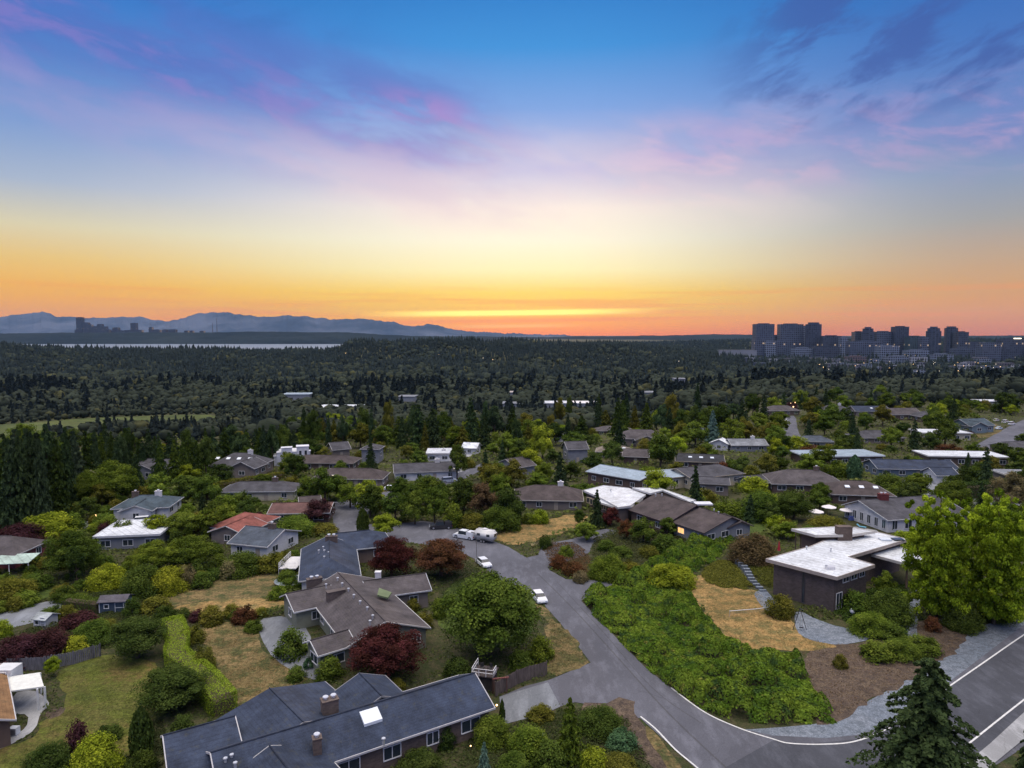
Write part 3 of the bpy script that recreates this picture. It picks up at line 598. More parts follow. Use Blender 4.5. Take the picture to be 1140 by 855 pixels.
# ------------------------------------------------------------ houses
HOUSES = []                                         # footprints (world polygons)
ROOFC = {'slate':(.050,.060,.082),'slateblue':(.085,.105,.135),'grey':(.085,.085,.098),'greybrown':(.105,.088,.088),'brown':(.085,.066,.064),'darkbrown':(.058,.046,.048),'red':(.21,.075,.06),'brownred':(.12,.065,.058),'white':(.62,.66,.70),'paleblue':(.30,.38,.45),'tan':(.22,.19,.16),'teal':(.07,.10,.125),'moss':(.20,.115,.055),'lightgrey':(.26,.28,.31),'black':(.035,.037,.043)}
WALLC = {'white':(.60,.60,.60),'cream':(.48,.43,.32),'grey':(.22,.23,.25),'taupe':(.20,.17,.15),'brick':(.165,.125,.105),'mauve':(.135,.108,.098),'blue':(.13,.17,.22),'brown':(.12,.085,.07),'sage':(.20,.21,.16),'teal':(.16,.22,.25),'red':(.18,.05,.05)}
def win(root, c, dx, dy, w, h, nx_, ny_, mull=1, lit=False, fw=.1, col=(.66,.66,.66)):
    """window centred at local c on a wall that runs along (dx,dy) and faces (nx_,ny_)"""
    def bx(mb, u0, u1, z0, z1, o0, o1):
        P_ = [(c[0]+dx*u+nx_*o, c[1]+dy*u+ny_*o, z) for z in (z0, z1) for u, o in ((u0,o0),(u1,o0),(u1,o1),(u0,o1))]
        mb.add(P_, [(0,3,2,1),(4,5,6,7),(0,1,5,4),(1,2,6,5),(2,3,7,6),(3,0,4,7)])
    z = c[2]; m = MB()
    bx(m, -w/2-fw, w/2+fw, z+h/2, z+h/2+fw, -.05, .09); bx(m, -w/2-fw, w/2+fw, z-h/2-fw, z-h/2, -.05, .12)
    bx(m, -w/2-fw, -w/2, z-h/2, z+h/2, -.05, .08); bx(m, w/2, w/2+fw, z-h/2, z+h/2, -.05, .08)
    for k in range(mull): u = -w/2+w*(k+1)/(mull+1); bx(m, u-.04, u+.04, z-h/2, z+h/2, -.05, .07)
    f = m.build('window', 'trim_paint', root, col)
    g = MB(); bx(g, -w/2+.002, w/2-.002, z-h/2+.002, z+h/2-.002, -.05, .03); g.build('pane', 'lit_glass' if lit else 'glass', f)
def chimney(root, p, sx, sy, h, col='brick', pots=1, rz=0):
    o = root.location; M = Matrix.Translation(Vector(p)-o) @ Matrix.Rotation(rz, 4, 'Z')
    c = MB().box(-sx/2, sx/2, -sy/2, sy/2, -1.5, h, M).box(-sx/2-.07, sx/2+.07, -sy/2-.07, sy/2+.07, h, h+.12, M).build('chimney', 'brick' if col in ('brick','mauve','red') else 'wall_paint', root, WALLC.get(col, (.3,.3,.3)), uv=True)
    for k in range(pots):
        u = (k-(pots-1)/2)*min(.9, sx/max(1,pots)); q = M @ Vector((u, 0, h+.12))
        MB().cyl(q, .2, .28, 8).cyl(q+Vector((0,0,.28)), .34, .07, 8, .3).build('chimney_cap', 'metal', c, (.7,.72,.74))
def vents(root, pts, z, kind='roof_vent'):
    for q in pts:
        p = PZ(*q, z)-root.location; MB().cyl(p-Vector((0,0,.4)), .13, .62, 7).cyl(p+Vector((0,0,.22)), .22, .1, 7, .2).build(kind, 'metal', root, (.62,.64,.66))
ROOFC.update({k: tuple(c*.78 for c in ROOFC[k]) for k in ('grey','greybrown','brown','darkbrown','slate','slateblue','teal','tan','lightgrey')}); ROOFC['slate'] = (.034,.046,.076); ROOFC['greybrown'] = (.078,.070,.074); ROOFC['brown'] = (.066,.054,.054)
def wing(root, r0, r1, wl, wr, ze, hip0=0, hip1=0, roof='grey', wall='taupe', over=.55, trim=(.55,.55,.55), wins=True, base=None, roofm='shingle', lit=(), door=False, nwin=None, thick=.22, wmat='wall_paint', wh=1.15):
    o = root.location; r0 = Vector(r0); r1 = Vector(r1); d_ = Vector((r1.x-r0.x, r1.y-r0.y, 0)); Ln = d_.length; d_.normalize(); n_ = Vector((-d_.y, d_.x, 0)); zr = (r0.z+r1.z)/2
    base = float(terr((r0.x+r1.x)/2, (r0.y+r1.y)/2)) if base is None else base
    def W_(u, v, z): return Vector((r0.x, r0.y, 0)) + d_*u + n_*v + Vector((0,0,z)) - Vector((o.x, o.y, o.z))
    u0, u1 = -hip0, Ln+hip1
    tp = [W_(0,0,zr), W_(Ln,0,zr), W_(u0,wl,ze), W_(u1,wl,ze), W_(u0,-wr,ze), W_(u1,-wr,ze)]
    dn = [v-Vector((0,0,thick)) for v in tp]
    fs = [(0,1,3,2)[::-1],(0,4,5,1)[::-1], (0,2,4)[::-1], (1,5,3)[::-1], (6,8,9,7)[::-1],(6,7,11,10)[::-1],(6,10,8)[::-1],(7,9,11)[::-1],(2,3,9,8)[::-1],(4,10,11,5)[::-1]]
    if hip0 == 0: fs[2] = (0,2,8,6); fs[6] = (0,6,10,4)
    else: fs += [(2,8,10,4)]; 
    if hip1 == 0: fs[3] = (1,7,9,3); fs[7] = (1,5,11,7)
    else: fs += [(3,5,11,9)]
    m = MB().add(tp+dn, fs); me = m.build('roof', roofm, root, ROOFC[roof] if isinstance(roof, str) else roof)
    bm = bmesh.new(); bm.from_mesh(me.data); bmesh.ops.recalc_face_normals(bm, faces=bm.faces); bm.to_mesh(me.data); bm.free()
    # ridge cap and fascia boards
    MB().bar(tp[0]+Vector((0,0,.03)), tp[1]+Vector((0,0,.03)), .09, n=5).build('ridge_cap', roofm, root, tuple(c*.7 for c in (ROOFC[roof] if isinstance(roof, str) else roof))) if zr-ze > .25 else None
    fb = MB()
    def board(a, b, t_=.05, hh=.2):
        a = a-Vector((0,0,hh/2-.02)); b = b-Vector((0,0,hh/2-.02)); q = (b-a).normalized(); s_ = Vector((-q.y, q.x, 0)).normalized()*t_; zz = Vector((0,0,hh/2))
        a = a-q*.03; b = b+q*.03
        fb.add([a-s_-zz, a+s_-zz, a+s_+zz, a-s_+zz, b-s_-zz, b+s_-zz, b+s_+zz, b-s_+zz], [(0,1,2,3)[::-1],(4,5,6,7),(0,1,5,4),(1,2,6,5),(2,3,7,6),(3,0,4,7)])
    board(tp[2], tp[3]); board(tp[4], tp[5])
    if hip0: board(tp[2], tp[4])
    else: board(tp[2], tp[0]); board(tp[0], tp[4])
    if hip1: board(tp[3], tp[5])
    else: board(tp[3], tp[1]); board(tp[1], tp[5])
    fb.build('fascia', 'trim_paint', root, tuple(c*.72 for c in trim))
    # walls
    a0, a1, b0, b1 = u0+over, u1-over, -wr+over, wl-over
    sl_l = (zr-ze)/wl; sl_r = (zr-ze)/wr; zl = ze+over*sl_l-thick-.02; zrr = ze+over*sl_r-thick-.02
    lo = base-.5
    if hip0: zl0 = zl
    pts = [(a0,b1,min(zl,zrr)),(a0,0,zr-thick-.02 if not hip0 else min(zl,zrr)),(a0,b0,min(zl,zrr)),(a1,b0,min(zl,zrr)),(a1,0,zr-thick-.02 if not hip1 else min(zl,zrr)),(a1,b1,min(zl,zrr))]
    V = [W_(u,v,lo) for u,v,z in pts]+[W_(u,v,z) for u,v,z in pts]
    MB().add(V, [(i,(i+1)%6,6+(i+1)%6,6+i) for i in range(6)]).build('wall', wmat, root, WALLC[wall] if isinstance(wall, str) else wall, uv=True)
    HOUSES.append([tuple((W_(u,v,0)+o)[:2]) for u,v in ((u0,wl),(u1,wl),(u1,-wr),(u0,-wr))])
    if wins:
        wz = base + (ze-base)*.55; li = 0
        for (c0, c1, nn_) in ((W_(a0,b1,0),W_(a1,b1,0),n_),(W_(a0,b0,0),W_(a1,b0,0),-n_),(W_(a0,b0,0),W_(a0,b1,0),-d_),(W_(a1,b0,0),W_(a1,b1,0),d_)):
            mid = (c0+c1)/2+o; tocam = Vector((-mid.x, -mid.y, 0)).normalized()
            if nn_.dot(tocam) < .12: continue
            dd = (c1-c0); ll = dd.length; dd.normalize(); k = max(1, int(ll/4.2)) if nwin is None else nwin
            for i in range(k):
                u = ll*(i+.5)/k; q = c0+dd*u; ww = random.choice((1.3,1.8,2.2)) if ll/k > 3 else 1.0
                if door and i == k//2:
                    MB().add([], []); P_ = Vector((q.x, q.y, base-o.z)); dr = MB()
                    vs = [P_+dd*s_*.5+nn_*.06+Vector((0,0,z_)) for z_ in (0,2.05) for s_ in (-1,1)]; vs2 = [v-nn_*.1 for v in vs]
                    dr.add(vs+vs2, [(0,1,3,2),(0,2,6,4),(1,5,7,3),(2,3,7,6)]); dk = dr.build('door', 'trim_paint', root, (.35,.30,.24)); door = False
                    MB().ball(P_+dd*.38+nn_*.1+Vector((0,0,1)), .05, n=6, m=4).build('handle', 'metal', dk, (.5,.5,.45)); continue
                win(root, (q.x, q.y, wz-o.z), dd.x, dd.y, ww, wh, nn_.x, nn_.y, 1, lit=(li in lit)); li += 1
    return W_
def flat(root, pix, z, thick=.35, roof='white', wall='mauve', inset=.7, base=0, edge=(.5,.48,.45), walls=True, wmat='wall_paint', pts=None, z1=None):
    """flat roof slab over walls; the outline is given by its roof corners"""
    o = root.location; P_ = [PZ(px, py, z) for px, py in pix] if pts is None else [Vector(p) for p in pts]
    n = len(P_); ar = sum(P_[i].x*P_[(i+1)%n].y-P_[(i+1)%n].x*P_[i].y for i in range(n))
    if ar < 0: P_ = P_[::-1]
    L_ = [p-o for p in P_]
    for p in L_: p.z = z-o.z
    def off(dist):
        out = []
        for i in range(n):
            a, b, c = L_[i-1], L_[i], L_[(i+1)%n]; e1 = (b-a).normalized(); e2 = (c-b).normalized(); n1 = Vector((-e1.y, e1.x, 0)); n2 = Vector((-e2.y, e2.x, 0))
            k = (n1+n2); k = k/max(.35, k.dot(n1)); out.append(b+k*dist)
        return out
    MB().prism([(p.x,p.y) for p in off(.12)], z-o.z-thick, z-o.z+.003).build('roof', 'membrane', root, ROOFC[roof] if isinstance(roof, str) else roof)
    e = MB(); A = off(-.02); B = off(.12); zt = z-o.z+.10; zb = z-o.z-thick-.03
    V = [Vector((p.x,p.y,zt)) for p in A]+[Vector((p.x,p.y,zt)) for p in B]+[Vector((p.x,p.y,zb)) for p in B]+[Vector((p.x,p.y,zb)) for p in A]
    for i in range(n):
        j = (i+1)%n; e.add([V[i],V[j],V[n+j],V[n+i],V[2*n+i],V[2*n+j],V[3*n+j],V[3*n+i]], [(0,1,2,3),(3,2,5,4)[::-1],(4,5,6,7)[::-1],(0,7,6,1)])
    e.build('fascia', 'trim_paint', root, edge)
    HOUSES.append([(p.x,p.y) for p in P_])
    if walls: MB().prism([(p.x,p.y) for p in off(inset)], base-o.z-.5, z-o.z-thick-.01).build('wall', wmat, root, WALLC[wall] if isinstance(wall, str) else wall, uv=True)
    return off
def house(label, cx_, base_py, wpx, depth, rot=0, roof='gable', rise=1.5, eave=2.7, rc='grey', wc='taupe', cat='house', group=None, chim=0, sky=0, two=False, lit=(), name=None, trim=(.5,.5,.5), wing2=None, nwin=None):
    g = G(cx_, base_py); s = ppm(g); a = R(rot); Ln = max(depth*.8, (wpx/s - depth*abs(math.sin(a)))/max(.3, abs(math.cos(a))))
    c = Vector((g.x*(1+depth*.5/g.y), g.y+depth*.5, 0)); c.z = float(terr(c.x, c.y))
    if two: eave = max(eave, 5.0)
    root = thing(name or 'house', label, cat, c, 0, group); d_ = Vector((math.cos(a), math.sin(a), 0))
    far = s < 3.0
    if roof == 'flat':
        n_ = Vector((-d_.y, d_.x, 0)); P_ = [c+d_*(Ln/2*i)+n_*(depth/2*j) for i, j in ((-1,-1),(1,-1),(1,1),(-1,1))]
        flat(root, None, c.z+eave+.4, .3, rc, wc, .6, c.z, pts=P_, edge=trim)
        nf = -n_ if n_.y > 0 else n_; k = max(2, int(Ln/4))
        for i in range(k): q = d_*(Ln*((i+.5)/k-.5))+nf*(depth/2-.6); win(root, (q.x, q.y, eave*.5), d_.x, d_.y, 1.9, 1.2, nf.x, nf.y)
    elif roof == 'shed':
        n_ = Vector((-d_.y, d_.x, 0)); wing(root, c-d_*Ln/2+n_*(depth*.32)+Vector((0,0,eave+rise)), c+d_*Ln/2+n_*(depth*.32)+Vector((0,0,eave+rise)), depth*.18, depth*.82, c.z+eave, 0, 0, rc, wc, trim=trim, lit=lit)
    else:
        hp = depth*.42 if roof == 'hip' else 0
        q0 = c-d_*(Ln/2-hp)+Vector((0,0,eave+rise)); q1 = c+d_*(Ln/2-hp)+Vector((0,0,eave+rise))
        wing(root, q0, q1, depth/2, depth/2, c.z+eave, hp, hp, rc, wc, trim=trim, lit=lit, door=(s > 3), nwin=nwin)
    if wing2:                                       # a cross wing: (position along the house -1..1, length, depth, towards the viewer?)
        u, l2, dp2, side = wing2; n_ = Vector((-d_.y, d_.x, 0))*side; q = c+d_*(Ln/2*u); zr_ = eave+rise*min(1, dp2/depth)*.96
        wing(root, q+Vector((0,0,zr_)), q+n_*(depth/2+l2)+Vector((0,0,zr_)), dp2/2, dp2/2, c.z+eave-.02, 0, 0, rc, wc, trim=trim)
    for k in range(chim):
        q = c+d_*(Ln*(.18-.4*k))+Vector((0,0,eave+rise)); chimney(root, q, 1.5, .8, .9, 'white' if k % 2 == 0 and chim > 1 else ('brick' if rng.random() < .5 else 'white'), 1, a)
    for k in range(sky):
        n_ = Vector((-d_.y, d_.x, 0)); n_ = -n_ if n_.y > 0 else n_; sl = rise/(depth/2) if roof != 'flat' else 0
        q = d_*(Ln*(.25-.22*k))+n_*(depth*.22)+Vector((0,0,eave+(rise-sl*depth*.22 if sl else .42)+.06)); u_ = .6; sl_v = Vector((n_.x, n_.y, -sl)).normalized(); up = d_.cross(sl_v); up = -up if up.z < 0 else up
        V = [q+d_*(i*.6)+sl_v*(j*.55)+up*k_ for k_ in (-.1,.1) for i, j in ((-1,-1),(1,-1),(1,1),(-1,1))]
        MB().add(V, [(0,3,2,1),(4,5,6,7),(0,1,5,4),(1,2,6,5),(2,3,7,6),(3,0,4,7)]).build('skylight', 'skylight', root)
    return root

# --- the slate house in the foreground
r = thing('house', 'long low house with slate blue roof, square skylight and lit eaves in the foreground', 'house', PZ(400, 800, 0))
A0, A1 = PZ(529,749,5.1), PZ(234,838,5.1); dA = (A1-A0).normalized()
wing(r, A0, A1, 5.2, 3.6, 3.1, 0, 0, 'slate', 'brick', wmat='brick', lit=(), wh=1.3, nwin=7, trim=(.60,.60,.62)) if False else None
def side_d(p, a, d): n = Vector((-d.y, d.x, 0)); return (p-a).dot(n)
wl_ = abs(side_d(PZ(557,782,3.0), A0, dA))
wing(r, A0, A1, max(4.6, wl_) , 4.2, 3.0, 0, 0, 'slate', 'brick', wmat='brick', wh=1.3, nwin=6, trim=(.60,.60,.62))
wing(r, PZ(300,767,4.7), PZ(338,803,4.9), 7.0, 6.0, 3.0, .5, 0, 'slate', 'brick', wins=False, trim=(.3,.3,.32))
wing(r, PZ(181,819,4.6), PZ(262,797,4.6), 3.0, 6.5, 3.0, 0, 0, 'slate', 'white', trim=(.60,.60,.62))
wing(r, PZ(300,830,4.9), PZ(330,868,4.9), 5, 5, 3.0, 0, 3, 'slate', 'brick', wins=False, trim=(.5,.5,.5))
wing(r, PZ(400,752,4.0), PZ(425,772,4.6), 3.4, 3.2, 3.0, 0, 0, 'slate', 'brick', wins=False, trim=(.3,.3,.32))
chimney(r, PZ(367,786,4.7), 1.7, 1.1, .75, 'brick', 2, .5); chimney(r, PZ(353,829,4.4), .8, .8, .7, 'brick', 1, .4)
q = PZ(413,800,4.35)-r.location; e1 = Vector((dA.x,dA.y,0)); e2 = Vector((-dA.y,dA.x,-.42)); e2 = e2 if e2.y < 0 else -e2; e2.z = -abs(e2.z); up = Vector((0,0,1))
V = [q+e1*(i*1.0)+e2*(j*.75)+up*k for k in (.0,.38) for i, j in ((-1,-1),(1,-1),(1,1),(-1,1))]
MB().add(V, [(0,3,2,1),(4,5,6,7),(0,1,5,4),(1,2,6,5),(2,3,7,6),(3,0,4,7)]).build('skylight', 'skylight', r)
vents(r, [(446,777),(427,825),(251,847),(258,843),(262,852)], 4.6)
for i, k in enumerate(((553,785),(546,788),(541,790))): MB().ball(PZ(*k, 2.75)-r.location, .11, n=6, m=4).build('eave_light', 'lamp_glow', r)
# --- the big grey gabled house
r = thing('house', 'big grey shingled house with broad gable end behind the maroon tree, two wide chimneys', 'house', PZ(400, 690, 0))
B0, B1 = PZ(376,637,5.4), PZ(429,692,5.4)
dB = (B1-B0).normalized(); wr_ = abs(side_d(PZ(482,701,3.0), B0, dB)); wl_ = abs(side_d(PZ(384,719,3.0), B0, dB))
wing(r, B0, B1, wr_, wl_, 3.0, 0, 0, 'greybrown', 'sage', nwin=4, trim=(.58,.58,.58), lit=())
wing(r, PZ(345,714,4.1), PZ(388,700,4.3), 2.6, 2.6, 3.0, 0, 0, 'greybrown', 'sage', trim=(.62,.64,.66))
wing(r, PZ(318,664,4.2), PZ(368,648,5.0), 3.5, 4.2, 3.05, 0, 0, 'greybrown', 'sage', trim=(.62,.64,.66))
chimney(r, PZ(374,664,4.3), 2.8, 1.0, .9, 'mauve', 0, .55); chimney(r, PZ(350,650,4.0), 2.4, 1.0, .9, 'mauve', 2, .5)
vents(r, [(376,645),(381,651),(388,657),(394,664),(401,671),(409,678),(415,687),(363,652),(412,693)], 5.25)
MB().add([v-r.location for v in (PZ(422,656,5.0),PZ(436,661,4.6),PZ(432,667,4.5),PZ(420,664,4.9))]+[v-r.location+Vector((0,0,.25)) for v in (PZ(422,656,5.0),PZ(436,661,4.6),PZ(432,667,4.5),PZ(420,664,4.9))], [(0,3,2,1),(4,5,6,7),(0,1,5,4),(1,2,6,5),(2,3,7,6),(3,0,4,7)]).build('roof_hatch', 'wall_paint', r, (.13,.17,.09))
r = thing('house', 'small brown grey gabled wing with one square chimney beside the big tree', 'house', PZ(450, 668, 0))
C0, C1 = PZ(404,647,4.5), PZ(474,638,4.5); dC = (C1-C0).normalized(); wr_ = abs(side_d(PZ(487,656,3), C0, dC))
wing(r, C0, C1, 3.5, max(3.6, wr_), 3.0, 0, 0, 'greybrown', 'taupe', trim=(.55,.57,.62)); chimney(r, PZ(421,644,4.4), .9, .8, 1.1, 'white', 0)
# --- the slate hipped house behind it
r = thing('house', 'slate blue house with white roof vents and white side balcony beside the round trampoline', 'house', PZ(370, 635, 0))
D0, D1 = PZ(366,596,5.3), PZ(367,621,5.3); dD = (D1-D0).normalized()
wing(r, D0, D1, abs(side_d(PZ(402,640,3), D0, dD)), abs(side_d(PZ(332.5,641,3), D0, dD)), 3.0, 0, 4.2, 'slate', 'white', trim=(.58,.60,.62))
wing(r, PZ(372,594,4.9), PZ(412,590,4.9), 3.8, 6.0, 3.0, 0, 3.8, 'slate', 'brick', trim=(.58,.60,.62))
chimney(r, PZ(369,601,5.2), 2.2, .9, .7, 'brick', 2, .1); vents(r, [(360,610),(361,614),(366,616),(355,614),(361,621)], 5.0)
b = PZ(332,630,1.2)-r.location
MB().box(b.x-3.2,b.x,b.y-1.5,b.y+5.5,b.z-.15,b.z).build('balcony_floor','trim_paint',r,(.6,.6,.6)); rl = MB()
for z_ in (.35,.7,1.05): rl.bar((b.x-3.2,b.y-1.5,b.z+z_),(b.x-3.2,b.y+5.5,b.z+z_),.045).bar((b.x-3.2,b.y-1.5,b.z+z_),(b.x,b.y-1.5,b.z+z_),.045)
for k in range(7): rl.bar((b.x-3.2,b.y-1.5+k*1.16,-.3-r.location.z),(b.x-3.2,b.y-1.5+k*1.16,b.z+1.05),.05)
rl.build('balcony_railing','trim_paint',r,(.62,.62,.62))
# --- the flat roofed brick house
r = thing('house', 'brown brick modern house with stepped white flat roofs and a square chimney', 'house', G(915, 680))
flat(r, [(852.5,622.5),(931.7,643),(974,629),(945,620),(1011,600.5),(977,592.5),(930,600),(917,602),(903,608)], 6.2, .45, 'white', 'mauve', .9, 0, wmat='brick', edge=(.34,.30,.27))
flat(r, [(881,589),(908,596.2),(948,595.6),(974,591.7),(948,587.2),(928,586.7)], 7.3, .35, 'white', 'brown', 1.0, 0, edge=(.5,.48,.45))
flat(r, [(965,616),(1010,628),(1036,626),(1000,607.5)], 4.9, .35, 'white', 'brown', 1.0, 0, edge=(.5,.48,.45), walls=False)
for q in ((968,616,4.6),(1010,626.5,4.6),(1031,625,4.6),(1000,609,4.6)): p = PZ(*q)-r.location; MB().box(p.x-.12,p.x+.12,p.y-.12,p.y+.12,-.3,p.z).build('carport_post','wood',r,(.2,.14,.1))
chimney(r, PZ(939,594,7.4), 2.7, 1.4, 1.35, 'brick', 0)
p = PZ(987,600.5,6.3)-r.location
for k in range(2): MB().box(p.x-1.3+k*2.4,p.x+.6+k*2.4,p.y-.8,p.y+.6,p.z-.05,p.z+.2).build('skylight','glass' if k else 'skylight',r)
vents(r, [(898,610),(925,612),(920,631)], 6.5); p = PZ(924,632,6.4)-r.location; MB().box(p.x-.7,p.x+.7,p.y-.4,p.y+.4,p.z-.2,p.z+.25).build('roof_vent','metal',r,(.7,.7,.72))
# windows and the dark slot of the brick front
E0, E1 = G(862,662), G(921.7,682)
wa = [v+r.location for v in (Vector((0,0,0)),)]
def onwall(pa, pb, u, z, w, h, **k):
    dd = (pb-pa); ll = dd.length; dd.normalize(); nn_ = Vector((dd.y,-dd.x,0)); nn_ = -nn_ if nn_.y > 0 and abs(nn_.y) > .3 else nn_; q = pa+dd*(ll*u)-r.location; win(r, (q.x,q.y,z), dd.x, dd.y, w, h, nn_.x, nn_.y, **k)
roofpts = [PZ(852.5,622.5,6.2), PZ(931.7,643,6.2), PZ(974,629,6.2)]
e1 = (roofpts[1]-roofpts[0]).normalized(); e2 = (roofpts[2]-roofpts[1]).normalized(); n1_ = Vector((-e1.y,e1.x,0)); n2_ = Vector((-e2.y,e2.x,0))
k_ = (n1_+n2_); k_ = k_/k_.dot(n1_)*.9
Wc = roofpts[1]+k_; Wl = roofpts[0]+n1_*.9+e1*.9; Wr_ = roofpts[2]+n2_*.9-e2*.9
for P_ in (Wc, Wl, Wr_): P_.z = 0
onwall(Wl, Wc, .52, 2.75, .28, 5.2, mull=0, col=(.05,.05,.06)); onwall(Wc, Wr_, .16, 1.6, 1.5, 2.6, mull=1); onwall(Wc, Wr_, .35, 4.9, 1.6, .9); onwall(Wc, Wr_, .6, 4.9, 1.6, .9); onwall(Wc, Wr_, .85, 4.9, 1.4, .9)
for k in range(5): p = PZ(886+k*5.5,590.5+k*1.5,6.8)-r.location; MB().box(p.x-.08,p.x+.08,p.y-.08,p.y+.08,-.3,p.z).build('terrace_post','wood',r,(.15,.11,.09))
# --- bottom left corner
r = thing('house', 'dark house with mossy brown roof cut by the left edge, beside the white patio', 'house', G(-30, 810))
q0, q1 = PZ(6,739,3.0), PZ(18,801,3.0); dq = (q1-q0).normalized(); nq = Vector((-dq.y,dq.x,0)); nq = nq if nq.x < 0 else -nq
wing(r, q0+nq*5.5+Vector((0,0,2.2)), q1+nq*5.5+Vector((0,0,2.2)), 5.5, 5.5, 3.0, 0, 0, 'moss', 'brown', trim=(.6,.6,.62), nwin=1)
p = PZ(8,742,3.6)-r.location; MB().box(p.x-1.2,p.x+1.2,p.y-1,p.y+1,p.z-2,p.z).build('dormer','wall_paint',r,(.6,.62,.64)); win(r,(p.x,p.y-1,p.z-.75),1,0,1.0,.8,0,-1)
r = thing('patio_cover', 'white flat patio cover on posts over the pale curved terrace', 'patio cover', G(30, 790))
C4 = [PZ(5,770,2.8),PZ(49,764,2.8),PZ(44,748.5,2.8),PZ(5,754,2.8)]; V = [v-r.location for v in C4]; V = V+[v-Vector((0,0,.18)) for v in V]
MB().add(V, [(0,1,2,3),(4,7,6,5),(0,4,5,1),(1,5,6,2),(2,6,7,3),(3,7,4,0)]).build('canopy','trim_paint',r,(.62,.64,.60))
for v in (V[0],V[1],V[2],V[3],(V[0]+V[1])/2+Vector((1.4,.1,0))): MB().box(v.x-.09,v.x+.09,v.y-.0,v.y+.18,-.1,v.z-.1).build('post','trim_paint',r,(.6,.62,.62))
# --- left: sheds
def shed(label, cx_, bot, wpx, d_, rot, wallc, roofc, h=2.1, trim=(.62,.64,.66), name='garden_shed'):
    g = G(cx_, bot); s = ppm(g); w = wpx/s*.92; r = thing(name, label, 'shed', g+Vector((0,d_/2,0)), R(rot))
    def bx(nm, m, c, *a): return MB().box(*a).build(nm, m, r, c)
    bx('wall','wall_paint',wallc,-w/2,w/2,-d_/2,d_/2,-.2,h); hw = w/2+.25
    zz = h+.55; vs = [(-hw,-d_/2-.3,h-.1),(hw,-d_/2-.3,h-.1),(hw,0,zz),(-hw,0,zz),(hw,d_/2+.3,h-.1),(-hw,d_/2+.3,h-.1)]; vs2 = [(a,b,c-.1) for a,b,c in vs]
    MB().add(vs+vs2, [(0,1,2,3),(3,2,4,5),(6,9,8,7),(9,11,10,8),(0,6,7,1),(5,4,10,11),(1,7,8,2),(2,8,10,4),(0,3,9,6),(3,5,11,9)]).build('roof','shingle',r,roofc)
    gb = MB()
    for sx in (-1,1): gb.add([(sx*w/2,-d_/2,h),(sx*w/2,d_/2,h),(sx*w/2,0,zz-.12)], [(0,1,2)])
    gb.build('gable','wall_paint',r,wallc)
    t_ = MB()
    for x in (-w/2, w/2-.12): t_.box(x,x+.12,-d_/2-.05,-d_/2+.02,0,h)
    t_.box(-w/2+.12,w/2-.12,-d_/2-.05,-d_/2+.02,h-.16,h); t_.build('corner_trim','trim_paint',r,trim)
    win(r, (-w*.22,-d_/2,h*.58), 1, 0, .6, .55, 0, -1, 0)
    dr = MB().box(w*.12,w*.42,-d_/2-.03,-d_/2+.02,.1,1.75).build('door','wall_paint',r,tuple(c*.8 for c in wallc))
    f = MB()
    for x in (w*.12-.08, w*.42): f.box(x,x+.08,-d_/2-.07,-d_/2+.02,.05,1.83)
    f.box(w*.12,w*.42,-d_/2-.07,-d_/2-.0301,1.75,1.83).box(w*.12,w*.42,-d_/2-.07,-d_/2-.0301,.9,.98); f.build('door_frame','trim_paint',dr,trim)
    return r
shed('small navy garden shed with white trimmed door and window', 124, 683, 30, 2.6, 8, (.06,.09,.13), (.09,.085,.10))
shed('little white sided shed with pale roof half hidden behind the maroon bush', 46, 700, 17, 2.2, -12, (.4,.42,.42), (.30,.33,.34), 1.6)
# --- the rest of the houses, near to far
hs = house
G_ = 'houses scattered among the trees on the far slope'
hs('grey hipped house with red wall at the left edge, next to a pale green awning', -6, 634, 92, 10, 0, 'hip', 2.4, 2.7, 'greybrown', 'red', trim=(.5,.5,.52))
hs('white flat roofed low house with dark chimney between green bushes on the left', 155, 612, 80, 13, 9, 'flat', 0, 2.6, 'white', 'grey', chim=0, trim=(.5,.52,.55))
r_ = hs('teal grey hipped house with white walls and white car parked in front', 166, 578, 68, 11, 8, 'hip', 2.0, 2.7, 'teal', 'white', chim=2, wing2=(.0, 3, 8, -1), trim=(.6,.6,.62))
hs('pale grey gable ended house half hidden under dark firs', 180, 533, 50, 12, -8, 'gable', 2.4, 2.8, 'grey', 'grey', wing2=(-.2, 2, 10, -1), trim=(.45,.45,.48))
hs('small pale roofed house glimpsed under the tall firs at far left', 92, 545, 18, 9, 35, 'gable', 2, 2.7, 'tan', 'cream')
hs('large grey house with four white skylights above a clipped hedge', 270, 531, 62, 13, -6, 'hip', 3.2, 3.4, 'grey', 'taupe', chim=1, sky=4, wing2=(.55, 3, 9, -1), trim=(.6,.6,.62))
hs('grey hipped bungalow with cream wall, teal garage door and white chimney', 292, 558, 86, 10, 3, 'hip', 1.8, 2.6, 'grey', 'cream', chim=1, trim=(.5,.52,.55))
hs('red roofed bungalow with white gable trim on the left', 274, 602, 62, 12, -14, 'hip', 2.2, 2.6, 'red', 'taupe', wing2=(.3, 3, 9, -1), trim=(.58,.58,.58))
hs('long low brown red roofed house behind the plum tree', 338, 583, 72, 10, 4, 'gable', 1.4, 2.5, 'brownred', 'brown', trim=(.58,.58,.58))
r_ = hs('blue slate gabled house with white fascia beside the red roofed one', 296, 622, 66, 12, -16, 'gable', 2.0, 2.7, 'slateblue', 'white', chim=1, trim=(.62,.62,.64))
hs('brown low roofed house right of the white stucco house', 362, 524, 78, 11, -3, 'hip', 1.8, 2.5, 'brown', 'brown', trim=(.3,.28,.26))
hs('small two storey grey house with white window frames in front of firs', 415, 516, 24, 8, -4, 'hip', 1.5, 5, 'grey', 'grey', two=True, trim=(.5,.5,.5))
hs('grey peaked house partly hidden by a round dark tree', 377, 509, 20, 9, 30, 'gable', 2.2, 3, 'grey', 'taupe')
